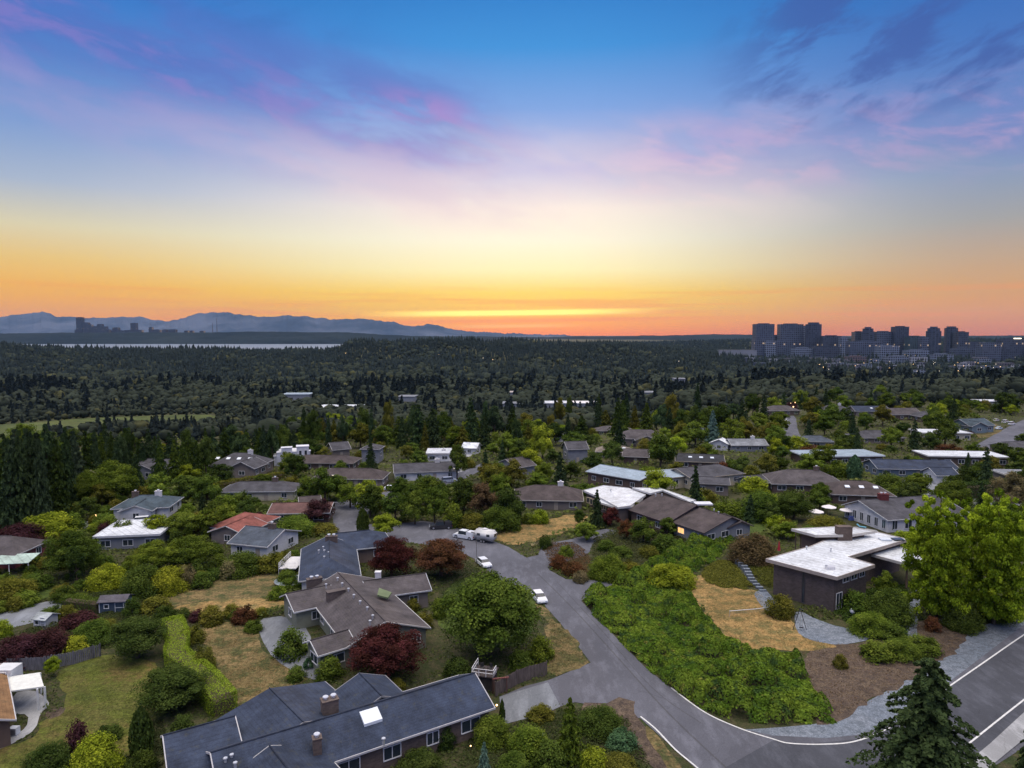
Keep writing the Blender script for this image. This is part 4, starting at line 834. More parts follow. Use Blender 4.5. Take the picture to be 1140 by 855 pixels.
hs('brown hipped house hidden behind a thicket of garden trees', 392, 543, 82, 11, -2, 'hip', 2.2, 2.6, 'brown', 'taupe', trim=(.5,.5,.48))
hs('long grey ranch house with a glowing porch lamp', 474, 535, 80, 11, 12, 'gable', 1.9, 2.7, 'grey', 'white', chim=1, trim=(.5,.5,.5))
hs('low house with bright white flat roofs beside the tall rounded tree', 489, 514, 30, 11, 3, 'flat', 0, 2.6, 'white', 'white', chim=1)
hs('small white roofed house behind trees in the middle distance', 525, 506, 16, 8, -12, 'gable', 1.6, 2.6, 'white', 'white')
hs('mauve grey gabled house with pale end wall right of the lime tree', 574, 530, 28, 11, 40, 'gable', 2.2, 2.8, 'greybrown', 'grey')
hs('broad brown hipped house behind the garden shrubs and dry verge', 610, 568, 84, 13, -4, 'hip', 2.6, 2.5, 'brown', 'taupe', chim=1, trim=(.5,.48,.45))
hs('grey gabled two storey house with tall dark windows in the middle distance', 640, 516, 30, 9, 10, 'gable', 2.2, 4.6, 'grey', 'grey', two=True)
hs('tan shingled house with white skylight in front of a dark thicket', 684, 511, 46, 9, -10, 'hip', 1.8, 2.5, 'tan', 'taupe', sky=1)
hs('mauve brown house with square annex right of the tan one', 708, 517, 36, 10, -12, 'gable', 2.0, 2.6, 'greybrown', 'brown')
hs('wide brown roofed house with stepped roofs below the dark tree belt', 713, 497, 62, 15, -8, 'hip', 3.0, 3.4, 'greybrown', 'taupe', wing2=(.2, 4, 10, -1))
hs('dull brown low house left of the stepped roofed one', 683, 484, 42, 11, 0, 'hip', 1.8, 2.6, 'greybrown', 'brown')
hs('red brown low house with white trim far behind the yellow green tree', 640, 480, 34, 10, 0, 'gable', 1.8, 2.6, 'brownred', 'brick', trim=(.6,.6,.6))
hs('small house with white roof edge behind the yellow green tree', 625, 492, 26, 8, -8, 'flat', 0, 2.8, 'white', 'white')
hs('black roofed low house with three white skylights and cream fascia', 778, 523, 62, 13, -12, 'gable', 1.6, 2.6, 'black', 'brown', sky=3, trim=(.48,.42,.34))
r = thing('house', 'long house with pale blue grey butterfly roofs behind the white roofed house', 'house', G(700, 545))
wing(r, PZ(668,517,4.9)-Vector((0,0,0)), PZ(728,526.5,4.9), 5, 7.5, 3.8, 0, 0, 'paleblue', 'brown', trim=(.45,.47,.5), roofm='membrane')
wing(r, PZ(727,525.5,4.0), PZ(766,520.5,4.4), 4, 7, 3.5, 0, 0, 'paleblue', 'cream', trim=(.5,.45,.36), roofm='membrane')
r = thing('house', 'dark grey gabled house with beige fascia and angled roof right of the butterfly roof', 'house', G(785, 550))
wing(r, PZ(752,522,5.0), PZ(800,516,5.4), 5, 7.5, 3.4, 0, 4, 'grey', 'cream', trim=(.48,.42,.34))
wing(r, PZ(770,530,4.2), PZ(812,532,4.2), 3, 5, 3.2, 0, 0, 'grey', 'taupe', trim=(.35,.34,.33))
r = thing('house', 'bright white flat roofed house with cream windows and hooked white side roof', 'house', G(680, 575))
flat(r, [(649.5,546),(671,555.5),(688,565),(702,563),(719,551),(700,543.5),(672,540.5)], 3.9, .35, 'white', 'mauve', .7, 0, edge=(.5,.5,.5))
flat(r, [(662,557.5),(687,565.5),(703,564.5),(716,555),(690,552)], 3.5, .3, 'white', 'grey', .7, 0, edge=(.55,.54,.5), walls=False)
flat(r, [(704,543),(724,549.5),(738,546),(768,559),(775,557),(735,543.5)], 4.5, .3, 'white', 'brown', .9, 0, edge=(.5,.5,.5))
for (px, py, ww) in ((656,557,1.3),(659.5,558.5,1.3),(672,564,2.2),(678,566,1.6)):
    q = PZ(px,py,2.2)-r.location; win(r, (q.x, q.y, 2.2), .8, -.6, ww, 1.3, -.6, -.8, 1, col=(.55,.45,.3))
vents(r, [(680,546)], 4.2)
r = thing('house', 'dark brown twin gabled house with long sloping roofs and lit porch above the ivy bank', 'house', G(760, 600))
E0_, E1_ = PZ(728,547,6.3), PZ(778,565,5.6)
wing(r, PZ(731,548,6.2), PZ(776,563,5.8), 3.0, 9.0, 3.0, 0, 0, 'brown', 'brown', trim=(.12,.09,.09))
wing(r, PZ(777,563,5.6), PZ(815,577,5.0), 5.5, 8.5, 3.0, 0, 0, 'brown', 'grey', trim=(.10,.08,.08), lit=(0,))
wing(r, PZ(806,571,4.2), PZ(826,581,4.0), 3, 3.5, 2.9, 0, 0, 'greybrown', 'grey', trim=(.10,.08,.08))
vents(r, [(730,551),(737,551)], 6.1); vents(r, [(800,571),(795,568)], 5.4)
p = PZ(783,560,5.9)-r.location; MB().box(p.x-2,p.x+2,p.y-1,p.y+1.5,p.z-.3,p.z).build('roof_panel','trim_paint',r,(.6,.62,.66))
for q in ((737,574),(757,577)): p = PZ(*q,2.4)-r.location; MB().ball(p,.22,n=6,m=4).build('porch_lamp','lamp_glow',r)
hs('blue grey hipped house standing in front of the dark firs', 777, 491, 32, 11, 8, 'hip', 2.2, 3.4, 'slateblue', 'blue', wing2=(.4,2,6,-1))
hs('small white gabled house with one dark window', 802, 502, 16, 8, 60, 'gable', 1.8, 2.6, 'white', 'white')
hs('pale grey house with square chimney beside the small white gable', 830, 503, 42, 10, 0, 'gable', 1.9, 2.5, 'lightgrey', 'grey', chim=1)
hs('mauve hipped house lit by yellow lamps at the end of the far street', 868, 463, 40, 12, 6, 'hip', 2.4, 2.8, 'greybrown', 'brick')
hs('grey low house above the long blue flat roof', 905, 499, 42, 10, -6, 'hip', 1.8, 2.6, 'slateblue', 'grey')
hs('long pale blue flat roofed house in front of the grey low house', 930, 518, 94, 13, 4, 'flat', 0, 2.8, 'paleblue', 'brown', trim=(.55,.6,.64))
hs('grey hipped house sunk behind a clipped hedge', 974, 494, 54, 12, 2, 'hip', 2.4, 2.4, 'grey', 'taupe')
hs('dark grey house with white gabled garage facing the drive', 1012, 532, 92, 12, -4, 'gable', 2.0, 2.7, 'slate', 'blue', trim=(.5,.52,.55))
hs('small white fronted garage with blue door and white gable', 1046, 539, 27, 8, 0, 'gable', 1.8, 2.6, 'slate', 'white', cat='garage', name='garage', trim=(.62,.64,.66), nwin=1)
hs('long white flat roofed house on the right with ribbed roof', 1068, 519, 90, 12, -6, 'flat', 0, 2.9, 'white', 'brown')
hs('cream house with white flat roof beside the orange bush', 1046, 491, 56, 12, -4, 'flat', 0, 3.0, 'white', 'cream')
hs('blue grey gabled house facing the street of parked cars', 1081, 482, 40, 12, 12, 'gable', 2.6, 3.2, 'teal', 'teal', chim=0, wing2=(-.4,1.5,9,-1))
hs('far house with two white flat roofs below the city', 1108, 453, 42, 14, -4, 'flat', 0, 3.0, 'white', 'grey')
hs('mauve grey house with red chimney in the far right row', 928, 464, 36, 12, 3, 'hip', 2.8, 3.0, 'grey', 'grey', chim=1)
hs('grey house with lit windows in the far right row', 966, 464, 40, 12, -2, 'gable', 2.4, 3.0, 'slate', 'taupe', sky=2)
hs('brown house with pale gable end in the far right row', 1000, 468, 42, 13, 5, 'gable', 2.8, 3.0, 'greybrown', 'brown')
hs('grey low house at the right end of the far row', 1032, 470, 34, 12, 0, 'hip', 2.2, 2.8, 'grey', 'brown')
r_ = hs('brown hipped house with broad white chimney and white patio awning', 893, 550, 88, 14, -8, 'hip', 3.0, 2.6, 'greybrown', 'brown', chim=1)
hs('dark brown low house with scattered white skylights', 952, 562, 76, 13, -9, 'hip', 2.6, 2.5, 'brown', 'brown', sky=3)
r = thing('house', 'grey gabled house with red brick chimney and white framed terrace windows by the umbrellas', 'house', G(985, 592))
wing(r, PZ(955,557,5.4), PZ(1045,551,5.4), 5.5, 9.5, 3.0, 0, 0, 'grey', 'white', trim=(.60,.62,.64), nwin=6, wh=1.9)
chimney(r, PZ(983,556,5.3), 2.2, 1.2, 1.3, 'red', 2)
hs('grey fragment of a house behind the hedge at the right edge', 1130, 541, 40, 10, -6, 'flat', 0, 2.6, 'lightgrey', 'taupe')
hs('grey roofed house beside the parked cars at the right edge', 1128, 507, 44, 11, 14, 'gable', 1.8, 2.6, 'grey', 'taupe')
hs('small grey gabled house between garden trees left of the far street', 838, 548, 20, 8, 20, 'gable', 1.6, 2.5, 'grey', 'grey')
hs('brown low cottage at the left behind the cream bungalow', 345, 572, 20, 7, 20, 'gable', 1.4, 2.3, 'brown', 'brown')
# the white stucco house with stepped parapets
g = G(322, 519); r = thing('house', 'white stucco house with stepped parapets in front of the dark firs', 'house', g+Vector((0,5,0)), R(18))
for (x0,x1,y0,y1,h) in ((-5.5,5.5,-4,4,4.6),(-4,-.5,-4.6,-2,6.2),(1,5,-4.5,-1,6.4),(-6.5,-4.2,-3,2,3.2)):
    MB().box(x0,x1,y0,y1,-.5,h).box(x0-.15,x1+.15,y0-.15,y1+.15,h,h+.25).build('wall','wall_paint',r,(.62,.64,.68))
for x in (-3,-1.4,.2): win(r,(x,-4.62 if x < -.4 else -4.0,4.2 if x < -.4 else 3),1,0,.8,1.4,0,-1,0)
win(r,(2.2,-4.5,4.4),1,0,.8,1.5,0,-1,0); win(r,(4,-4.5,4.4),1,0,.8,1.5,0,-1,0)
# green translucent awning, white patio awning
def awning(label, cx_, bot, wpx, dm, h, col, rot=0):
    g = G(cx_, bot); s = ppm(g); w = wpx/s; r = thing('awning', label, 'awning', g, R(rot))
    MB().add([(-w/2,0,h),(w/2,0,h),(w/2,dm,h+.5),(-w/2,dm,h+.5),(-w/2,0,h-.1),(w/2,0,h-.1),(w/2,dm,h+.4),(-w/2,dm,h+.4)], [(0,1,2,3),(4,7,6,5),(0,4,5,1),(1,5,6,2),(2,6,7,3),(3,7,4,0)]).build('canopy','membrane',r,col)
    for x in (-w/2+.1,w/2-.1,0):
        MB().box(x-.06,x+.06,.1,.22,-.1,h-.1).build('post','trim_paint',r,(.6,.6,.6))
awning('pale green ribbed awning on white posts in front of the red walled house', 10, 641, 40, 4.5, 2.3, (.42,.55,.48), 10)
awning('white patio awning in front of the brown hipped house', 875, 547, 26, 4, 2.4, (.62,.65,.68), -8)

# ------------------------------------------------------------ garden objects, fences, umbrellas
def umbrella(label, px, py, r=1.75, h=2.6):
    g = PZ(px, py, h-.3); g.z = float(terr(g.x, g.y)); t_ = thing('umbrella', label, 'umbrella', g, random.uniform(0,1), 'white umbrellas by the terrace'); m = MB(); n = 8
    ring = [(r*math.cos(2*math.pi*i/n), r*math.sin(2*math.pi*i/n), h-.62) for i in range(n)]; m.add([(0,0,h)]+ring+[(x*.98,y*.98,z-.14) for x,y,z in ring], [(0,1+i,1+(i+1)%n) for i in range(n)]+[(1+i,9+i,9+(i+1)%n,1+(i+1)%n) for i in range(n)])
    m.build('canopy','fabric',t_,(.68,.66,.66)); MB().cyl((0,0,0),.04,h-.02,8).ball((0,0,h+.03),.06,n=6,m=4).build('pole','metal',t_,(.4,.4,.4))
umbrella('leftmost and nearest of the three open white umbrellas', 908.5, 568, 1.85); umbrella('middle open white umbrella, standing farthest back', 923, 563, 1.8); umbrella('rightmost open white umbrella, close to the house corner', 943.5, 566.5, 1.85)
g = G(867, 618); t_ = thing('umbrella', 'closed red umbrella standing beside the brick house', 'umbrella', g); MB().cyl((0,0,0),.05,1.2,8).build('pole','metal',t_,(.4,.4,.4)); MB().cyl((0,0,1.0),.32,2.0,8,.05).build('canopy','fabric',t_,(.40,.035,.06))
def fence(label, pts, h, col, gap=2.4):
    P_ = [G(*p) for p in pts]; t_ = thing('wooden_fence', label, 'fence', P_[0]); o = P_[0]
    bd = MB(); rl = MB(); ps = []
    for a, b in zip(P_, P_[1:]):
        d_ = b-a; n = max(1, int(d_.length/.22)); u = d_.normalized()
        for i in range(n):
            q = a-o+d_*((i+.5)/n); hh = h+random.uniform(-.04,.04); s_ = Vector((-u.y,u.x,0))*(.012+.012*(i%2)); e = u*.095
            V = [q-e-s_, q+e-s_, q+e+s_, q-e+s_]; bd.add([v+Vector((0,0,.05)) for v in V]+[v+Vector((0,0,hh)) for v in V], [(0,3,2,1),(4,5,6,7),(0,1,5,4),(1,2,6,5),(2,3,7,6),(3,0,4,7)])
        k = max(1, round(d_.length/gap))
        for i in range(k+1): ps.append(a-o+d_*(i/k)+Vector((-u.y,u.x,0))*.09)
        rl.bar(a-o+Vector((-u.y,u.x,0))*.05+Vector((0,0,.35)), b-o+Vector((-u.y,u.x,0))*.05+Vector((0,0,.35)), .04, n=4).bar(a-o+Vector((-u.y,u.x,0))*.05+Vector((0,0,h-.3)), b-o+Vector((-u.y,u.x,0))*.05+Vector((0,0,h-.3)), .04, n=4)
    bd.build('boards','wood',t_,col); rl.build('rail','wood',t_,col)
    for p in ps: MB().box(p.x-.06,p.x+.06,p.y-.06,p.y+.06,-.1,h+.1).build('post','wood',t_,tuple(c*.8 for c in col))
fence('weathered grey brown board fence beside the concrete drive', [(552,776),(576,762),(590,757),(609,752)], 1.9, (.13,.105,.095))
fence('grey board fence behind the lawn under the maroon bushes', [(8,748),(50,746),(58,744),(82,740),(104,733),(112,731)], 1.8, (.15,.15,.17))
# raised deck with white railing
g = G(540, 766); t_ = thing('raised_deck', 'dark raised deck with white railing and chairs under the big tree', 'deck', g, R(-14))
MB().box(-1.4,1.4,-1.2,1.6,2.0,2.15).build('deck_floor','wood',t_,(.06,.05,.05)); MB().box(-1.2,1.2,-.9,1.4,0,2.0).build('wall','wood',t_,(.04,.035,.035)); rl = MB()
for (a,b) in (((-1.4,-1.2),(1.4,-1.2)),((-1.4,-1.2),(-1.4,1.6)),((1.4,-1.2),(1.4,.2))):
    for z_ in (2.6,3.05): rl.bar((*a,z_),(*b,z_),.045)
    for k in range(4): q = [a[i]+(b[i]-a[i])*k/3 for i in (0,1)]; rl.bar((*q,2.1),(*q,3.05),.045)
rl.build('railing','trim_paint',t_,(.6,.6,.6))
for x in (-1.3,1.3):
    MB().bar((x,-1.1,0),(x,-1.1,2.0),.07).build('post','wood',t_,(.08,.05,.04))
def chair(label, g, z, rz, col=(.03,.03,.03), group=None, name='garden_chair'):
    c = thing(name, label, 'chair', g+Vector((0,0,z)), rz, group); MB().box(-.24,.24,-.22,.24,.4,.45).build('seat','trim_paint',c,col); MB().box(-.24,.24,.22,.27,.45,.95).build('backrest','trim_paint',c,col)
    for x in (-.21,.21):
        for y in (-.19,.21): MB().bar((x,y,0),(x,y,.4),.02).build('leg','metal',c,col)
chair('black chair on the raised deck, left of its twin', g+Vector((-.3,.3,0)), 2.15, .4); chair('black chair on the raised deck, right of its twin', g+Vector((.6,.2,0)), 2.15, -.8)
g = G(556, 772); t_ = thing('pergola_frame', 'red brown timber frame beside the end of the slate roof', 'pergola', g, R(12)); MB().box(-.9,1.2,-.08,.08,1.9,2.05).build('beam','wood',t_,(.22,.09,.08)); [MB().box(x-.07,x+.07,-.07,.07,0,1.9).build('post','wood',t_,(.12,.07,.06)) for x in (-.7,.95)]
# round trampoline
g = G(318, 656); t_ = thing('trampoline', 'large round trampoline with grey blue mat left of the slate house', 'trampoline', g+Vector((0,2.3,0)))
MB().cyl((0,0,.75),2.6,.06,28).build('mat','fabric',t_,(.16,.20,.22)); fr = MB()
for i in range(28): a, b = i*2*math.pi/28, (i+1)*2*math.pi/28; fr.bar((2.68*math.cos(a),2.68*math.sin(a),.78),(2.68*math.cos(b),2.68*math.sin(b),.78),.06,n=5)
fr.build('frame','metal',t_,(.4,.42,.42)); [MB().bar((2.6*math.cos(a),2.6*math.sin(a),0),(2.6*math.cos(a),2.6*math.sin(a),.76),.04).build('leg','metal',t_,(.3,.3,.3)) for a in (0.2,1.25,2.3,3.35,4.4,5.45)]
# net on the dry lawn
a, b = G(812,687), G(869,681); t_ = thing('badminton_net', 'low net with white top tape strung across the dry lawn', 'net', a); d_ = b-a
for q in (Vector((0,0,0)), d_): MB().bar(q, q+Vector((0,0,1.0)), .04).build('post','metal',t_,(.5,.5,.5))
MB().bar(Vector((0,0,1.0)), d_*.5+Vector((0,0,.9)), .045, n=4).bar(d_*.5+Vector((0,0,.9)), d_+Vector((0,0,1.02)), .045, n=4).build('tape','fabric',t_,(.62,.66,.72)); nm = MB()
for k in range(1,40): q = d_*(k/40); nm.bar(q+Vector((0,0,.35)), q+Vector((0,0,.95-.04*math.sin(k/40*math.pi)*2)), .006, n=3)
for z_ in (.35,.5,.65,.8): nm.bar(Vector((0,0,z_)), d_+Vector((0,0,z_)), .006, n=3)
nm.build('mesh','fabric',t_,(.3,.3,.3))
# swing seat hanging from a frame, fire bowl, satellite-white ball, blue loungers
g = G(892,702); t_ = thing('swing', 'single dark swing hanging over the gravel beside the brick house', 'swing', g)
MB().bar((-1.2,.2,0),(-.2,.2,3.4),.05).bar((.9,.2,0),(-.2,.2,3.4),.05).bar((-.2,.2,3.4),(0,-.5,3.4),.05).build('frame','metal',t_,(.06,.06,.07)); MB().bar((-.2,0,3.4),(-.2,0,.5),.015,n=4).bar((.2,0,3.38),(.2,0,.5),.015,n=4).build('rope','fabric',t_,(.25,.22,.18)); MB().box(-.3,.3,-.15,.15,.45,.5).build('seat','wood',t_,(.03,.03,.035))
g = G(962,704); t_ = thing('fire_bowl', 'low dark round planter at the edge of the gravel patio', 'planter', g); MB().cyl((0,0,0),.75,.4,14,.95).build('bowl','metal',t_,(.035,.04,.055)); MB().cyl((0,0,.38),.8,.05,14).build('soil','ground_soil',t_)
g = G(949,687); t_ = thing('garden_globe', 'white garden globe on a short post in the green beds', 'garden ornament', g); MB().ball((0,0,1.0),.42,n=14,m=9).build('globe','trim_paint',t_,(.6,.62,.66)); MB().cyl((0,0,0),.06,.7,8).build('post','metal',t_,(.2,.2,.2))
def lounger(label, px, py, rz, col):
    g = G(px, py); t_ = thing('sun_lounger', label, 'sun lounger', g, rz); MB().box(-.35,.35,-1,.45,.32,.42).build('seat','fabric',t_,col)
    M = Matrix.Translation((0,.45,.36)) @ Matrix.Rotation(R(38),4,'X'); MB().box(-.35,.35,0,.75,0,.1,M).build('backrest','fabric',t_,col)
    for x in (-.3,.3):
        for y in (-.9,.4): MB().bar((x,y,0),(x,y,.32),.03).build('leg','metal',t_,(.6,.6,.6))
lounger('blue sun lounger nearest the brick house on the terrace', 951, 591, .7, (.10,.30,.40)); lounger('blue sun lounger farther right on the terrace by the white windows', 959, 588, .9, (.13,.34,.45))
g = G(949, 579); t_ = thing('covered_grill', 'blue fabric covered grill behind the loungers', 'grill', g); MB().box(-.9,.9,-.4,.4,0,1.0,None,.85,.7).build('cover','fabric',t_,(.07,.10,.28)); MB().box(-.95,-.8,-.2,.2,.6,.75).build('side_shelf','metal',t_,(.3,.3,.35))
# utility cabinet, street pole, mail box, portable shed at the road
def pole(label, px, py, h, lamp=None, arm=1.4, rz=0, group=None, r=.09):
    g = G(px, py); t_ = thing('street_lamp' if lamp else 'utility_pole', label, 'street lamp' if lamp else 'pole', g, rz, group); MB().cyl((0,0,-.3),r,h+.3,8,r*.6).build('pole','metal',t_,(.22,.22,.22))
    MB().bar((0,0,h-.1),(arm,0,h+.15),.05).build('arm','metal',t_,(.22,.22,.22))
    hd = MB().box(arm-.1,arm+.6,-.16,.16,h+.08,h+.26).build('lamp_head','metal',t_,(.35,.35,.35))
    if lamp: MB().box(arm,arm+.5,-.12,.12,h+.02,h+.078).build('lens',lamp,hd)
pole('slim unlit pole with a short arm beside the white trailer', 530.5, 628, 6.0, None, .8, 2.4, r=.06)
pole('slim street lamp with pale head above the side street', 366, 560, 7.5, 'lamp_white', 1.0, 0)
pole('slim pole near the plum tree in the middle of the street', 503, 545, 6.0, 'lamp_white', .9, 1)
def glow_post(label, px, py, h, r=.14, m='lamp_glow', group=None, name='garden_lamp'):
    g = G(px, py); t_ = thing(name, label, 'lamp', g, 0, group); MB().cyl((0,0,0),.04,h,6).build('post','metal',t_,(.1,.1,.1)); MB().ball((0,0,h+r),r,n=8,m=6).build('globe',m,t_)
glow_post('small garden lamp glowing beside the path of the slate house', 524, 836, .5, .07)
glow_post('bright white yard lamp under the firs at far left', 103, 556, 3, .22, 'lamp_white'); glow_post('yellow lamp beside the parked cars at far left', 107, 582, 1.6, .2)
glow_post('warm porch lamp in front of the long grey ranch house', 453, 535, 2.6, .24); glow_post('yellow lamp left of the far street', 851, 488, 3, .28); glow_post('yellow lamp below the dark tree belt', 830, 479, 3.5, .25)
glow_post('orange lamp among bushes in front of the twin gabled house', 740, 580, 2, .2)
for i, (px, py) in enumerate(((880,456),(883,460),(885,455),(866,477))): glow_post('yellow lamp in a cluster at the end of the far street', px, py, 3.4, .3, group='yellow lamps at the end of the far street')
g = G(601, 821); t_ = thing('garden_stone', 'pale boulder set among the shrubs below the concrete drive', 'boulder', g, .3); MB().ball((0,0,.2),.42,.6,9,6).ball((.4,.1,.15),.25,.7,8,5).build('stone','gravel',t_)
g = G(594, 609); t_ = thing('grass_clump', 'tuft of pale ornamental grass at the corner of the dry verge', 'plant', g)
tf = MB()
for i in range(120):
    a = random.uniform(0,6.28); l = random.uniform(.6,1.2); tf.add([(math.cos(a)*.1,math.sin(a)*.1,0),(math.cos(a+.4)*.12,math.sin(a+.4)*.12,0),(math.cos(a)*l,math.sin(a)*l,l*.9)], [(0,1,2)])
tf.build('blades','fabric',t_,(.42,.34,.18))
g = G(9, 826); t_ = thing('utility_box', 'white box unit standing beside the curved path at the left edge', 'air conditioner', PZ(16,818,0)); MB().box(-.45,.45,-.35,.35,0,.9).build('casing','trim_paint',t_,(.55,.58,.62)); MB().box(-.36,.36,-.37,-.352,.15,.75).build('grille','metal',t_,(.3,.32,.34))

# ------------------------------------------------------------ vehicles
def wheels(t_, L_, w, r, inset=.9):
    for x in (-L_/2+inset, L_/2-inset):
        for y in (-w/2+.1, w/2-.1):
            m = MB(); n = 12; k = .11
            m.add([(x+r*math.cos(i*2*math.pi/n), y+s_*k, r+r*math.sin(i*2*math.pi/n)) for s_ in (-1,1) for i in range(n)], [tuple(range(n)), tuple(range(n,2*n))[::-1]]+[(i,n+i,n+(i+1)%n,(i+1)%n) for i in range(n)])
            wh_ = m.build('wheel','rubber',t_); MB().add([(x+r*.55*math.cos(i*2*math.pi/n), y+(1 if y > 0 else -1)*(k+.01), r+r*.55*math.sin(i*2*math.pi/n)) for i in range(n)], [tuple(range(n))]).build('rim','metal',wh_,(.5,.5,.52))
def car(label, p, rz, col, kind='sedan', cat='car', group=None):
    t_ = thing({'sedan':'parked_car','suv':'parked_car','pickup':'pickup_truck'}[kind], label, cat, p, rz, group)
    L_, w, h = {'sedan':(4.5,1.8,1.42),'suv':(4.8,1.9,1.75),'pickup':(5.3,1.95,1.85)}[kind]; b = .92 if kind == 'sedan' else 1.05
    pr = [(-L_/2,.35),(-L_/2+.05,b-.18),(-L_/2+.25,b),(L_/2-1.25,b),(L_/2-.2,b-.14),(L_/2,b-.4),(L_/2-.02,.32),(L_/2-.3,.22),(-L_/2+.2,.22)]; n = len(pr)
    m = MB().add([(x,-w/2,z) for x,z in pr]+[(x,w/2,z) for x,z in pr], [tuple(range(n)), tuple(range(n,2*n))[::-1]]+[(i,n+i,n+(i+1)%n,(i+1)%n) for i in range(n)])
    o = m.build('body','car_paint',t_,col); bm = bmesh.new(); bm.from_mesh(o.data); bmesh.ops.recalc_face_normals(bm, faces=bm.faces); bmesh.ops.bevel(bm, geom=bm.edges[:], offset=.06, segments=2, affect='EDGES'); bm.to_mesh(o.data); bm.free()
    x0, x1 = {'sedan':(-L_/2+.55,L_/2-1.25),'suv':(-L_/2+.15,L_/2-1.2),'pickup':(-L_/2+1.9,L_/2-1.35)}[kind]; ti = .66 if kind == 'sedan' else .8
    MB().box(x0,x1,-w/2+.08,w/2-.08,b-.02,h-.06,None,ti,.82).build('windows','glass',t_)
    cx_ = (x0+x1)/2; hw = (x1-x0)/2*ti; MB().box(cx_-hw-.04,cx_+hw+.04,-(w/2-.08)*.84,(w/2-.08)*.84,h-.07,h).build('roof','car_paint',t_,col,bevel=.03)
    if kind == 'pickup': MB().box(-L_/2+.1,-L_/2+1.86,-w/2+.06,w/2-.06,b,h-.05,None,.96,.9).build('canopy','car_paint',t_,col,bevel=.06)
    wheels(t_, L_, w, .34 if kind == 'sedan' else .4)
    for y in (-w/2+.3, w/2-.3):
        MB().box(L_/2-.08,L_/2+.02,y-.18,y+.18,b-.42,b-.26).build('headlight','skylight',t_); MB().box(-L_/2-.01,-L_/2+.07,y-.15,y+.15,b-.35,b-.2).build('tail_light','fabric',t_,(.35,.02,.02))
    return t_
def hd(a, b): v = G(*b)-G(*a); return math.atan2(v.y, v.x)
WH = (.66,.69,.72)
car('white sedan facing the camera parked on the road shoulder behind the big tree', G(538.5,629.5), hd((532,622),(547,634)), WH)
car('white car half hidden by the big round tree at the road edge', G(600,668), hd((592,655),(606,672)), WH)
ta = hd((548,603.5),(515,598)); tp_ = G(540,603)
car('white pickup truck with canopy towing the rounded trailer', tp_+Vector((math.cos(ta),math.sin(ta),0))*5.2, ta, WH, 'pickup', 'pickup truck')
car('dark pickup truck carrying a white load on the upper road', G(491,588.5), hd((498,588),(484,588.5)), (.03,.03,.035), 'pickup', 'pickup truck')
t_ = thing('travel_trailer', 'rounded white travel trailer parked behind the white truck', 'trailer', tp_, ta)
MB().box(-2.6,2.3,-1.15,1.15,.55,2.75).build('body','car_paint',t_,(.66,.66,.64),bevel=.42,smooth=True)
MB().box(-2.612,-2.55,-.62,.62,1.5,2.15).build('rear_window','glass',t_); [MB().box(x,x+.8,s_*1.152-.012,s_*1.152+.012,1.5,2.05).build('side_window','glass',t_) for x in (-1.8,.6) for s_ in (-1,1)]
MB().box(-.6,.1,-1.17,-1.145,.7,2.3).build('door','trim_paint',t_,(.5,.45,.42)); MB().box(-.5,.5,-.4,.4,2.74,2.95).build('air_conditioner','trim_paint',t_,(.6,.6,.6)); MB().box(-2.4,2.2,-1.163,-1.14,.95,1.1).build('stripe','trim_paint',t_,(.40,.28,.24)); MB().bar((2.2,0,.55),(3.0,0,.5),.06).build('hitch','metal',t_,(.1,.1,.1)); wheels(t_, 1.8, 2.3, .36, .55)
car('white car parked in front of the teal grey house', G(155.5,583), R(200), WH, 'suv'); car('dark car at the far left parking spot', G(76,578), R(10), (.02,.02,.025))
car('white car parked by the bush below the ranch house', G(436,545.5), R(5), WH); car('silver blue car parked at the end of the ranch house drive', G(500,537), R(20), (.32,.36,.44), 'suv')
car('white car alone on the far narrow street', G(875,469.5), R(60), WH); 
for i, (px, py, c, lb) in enumerate(((1112,478,(.5,.6,.7),'pale blue car nearest the camera on the right hand street'),(1119,471,WH,'white van parked farther up the right hand street'),(1109,469,(.5,.5,.52),'silver car parked beside the white van'),(1126,473,WH,'white car at the right end of the street row'))): car(lb, G(px,py), R(35), c, 'suv' if i % 2 else 'sedan', group='cars parked on the right hand street')

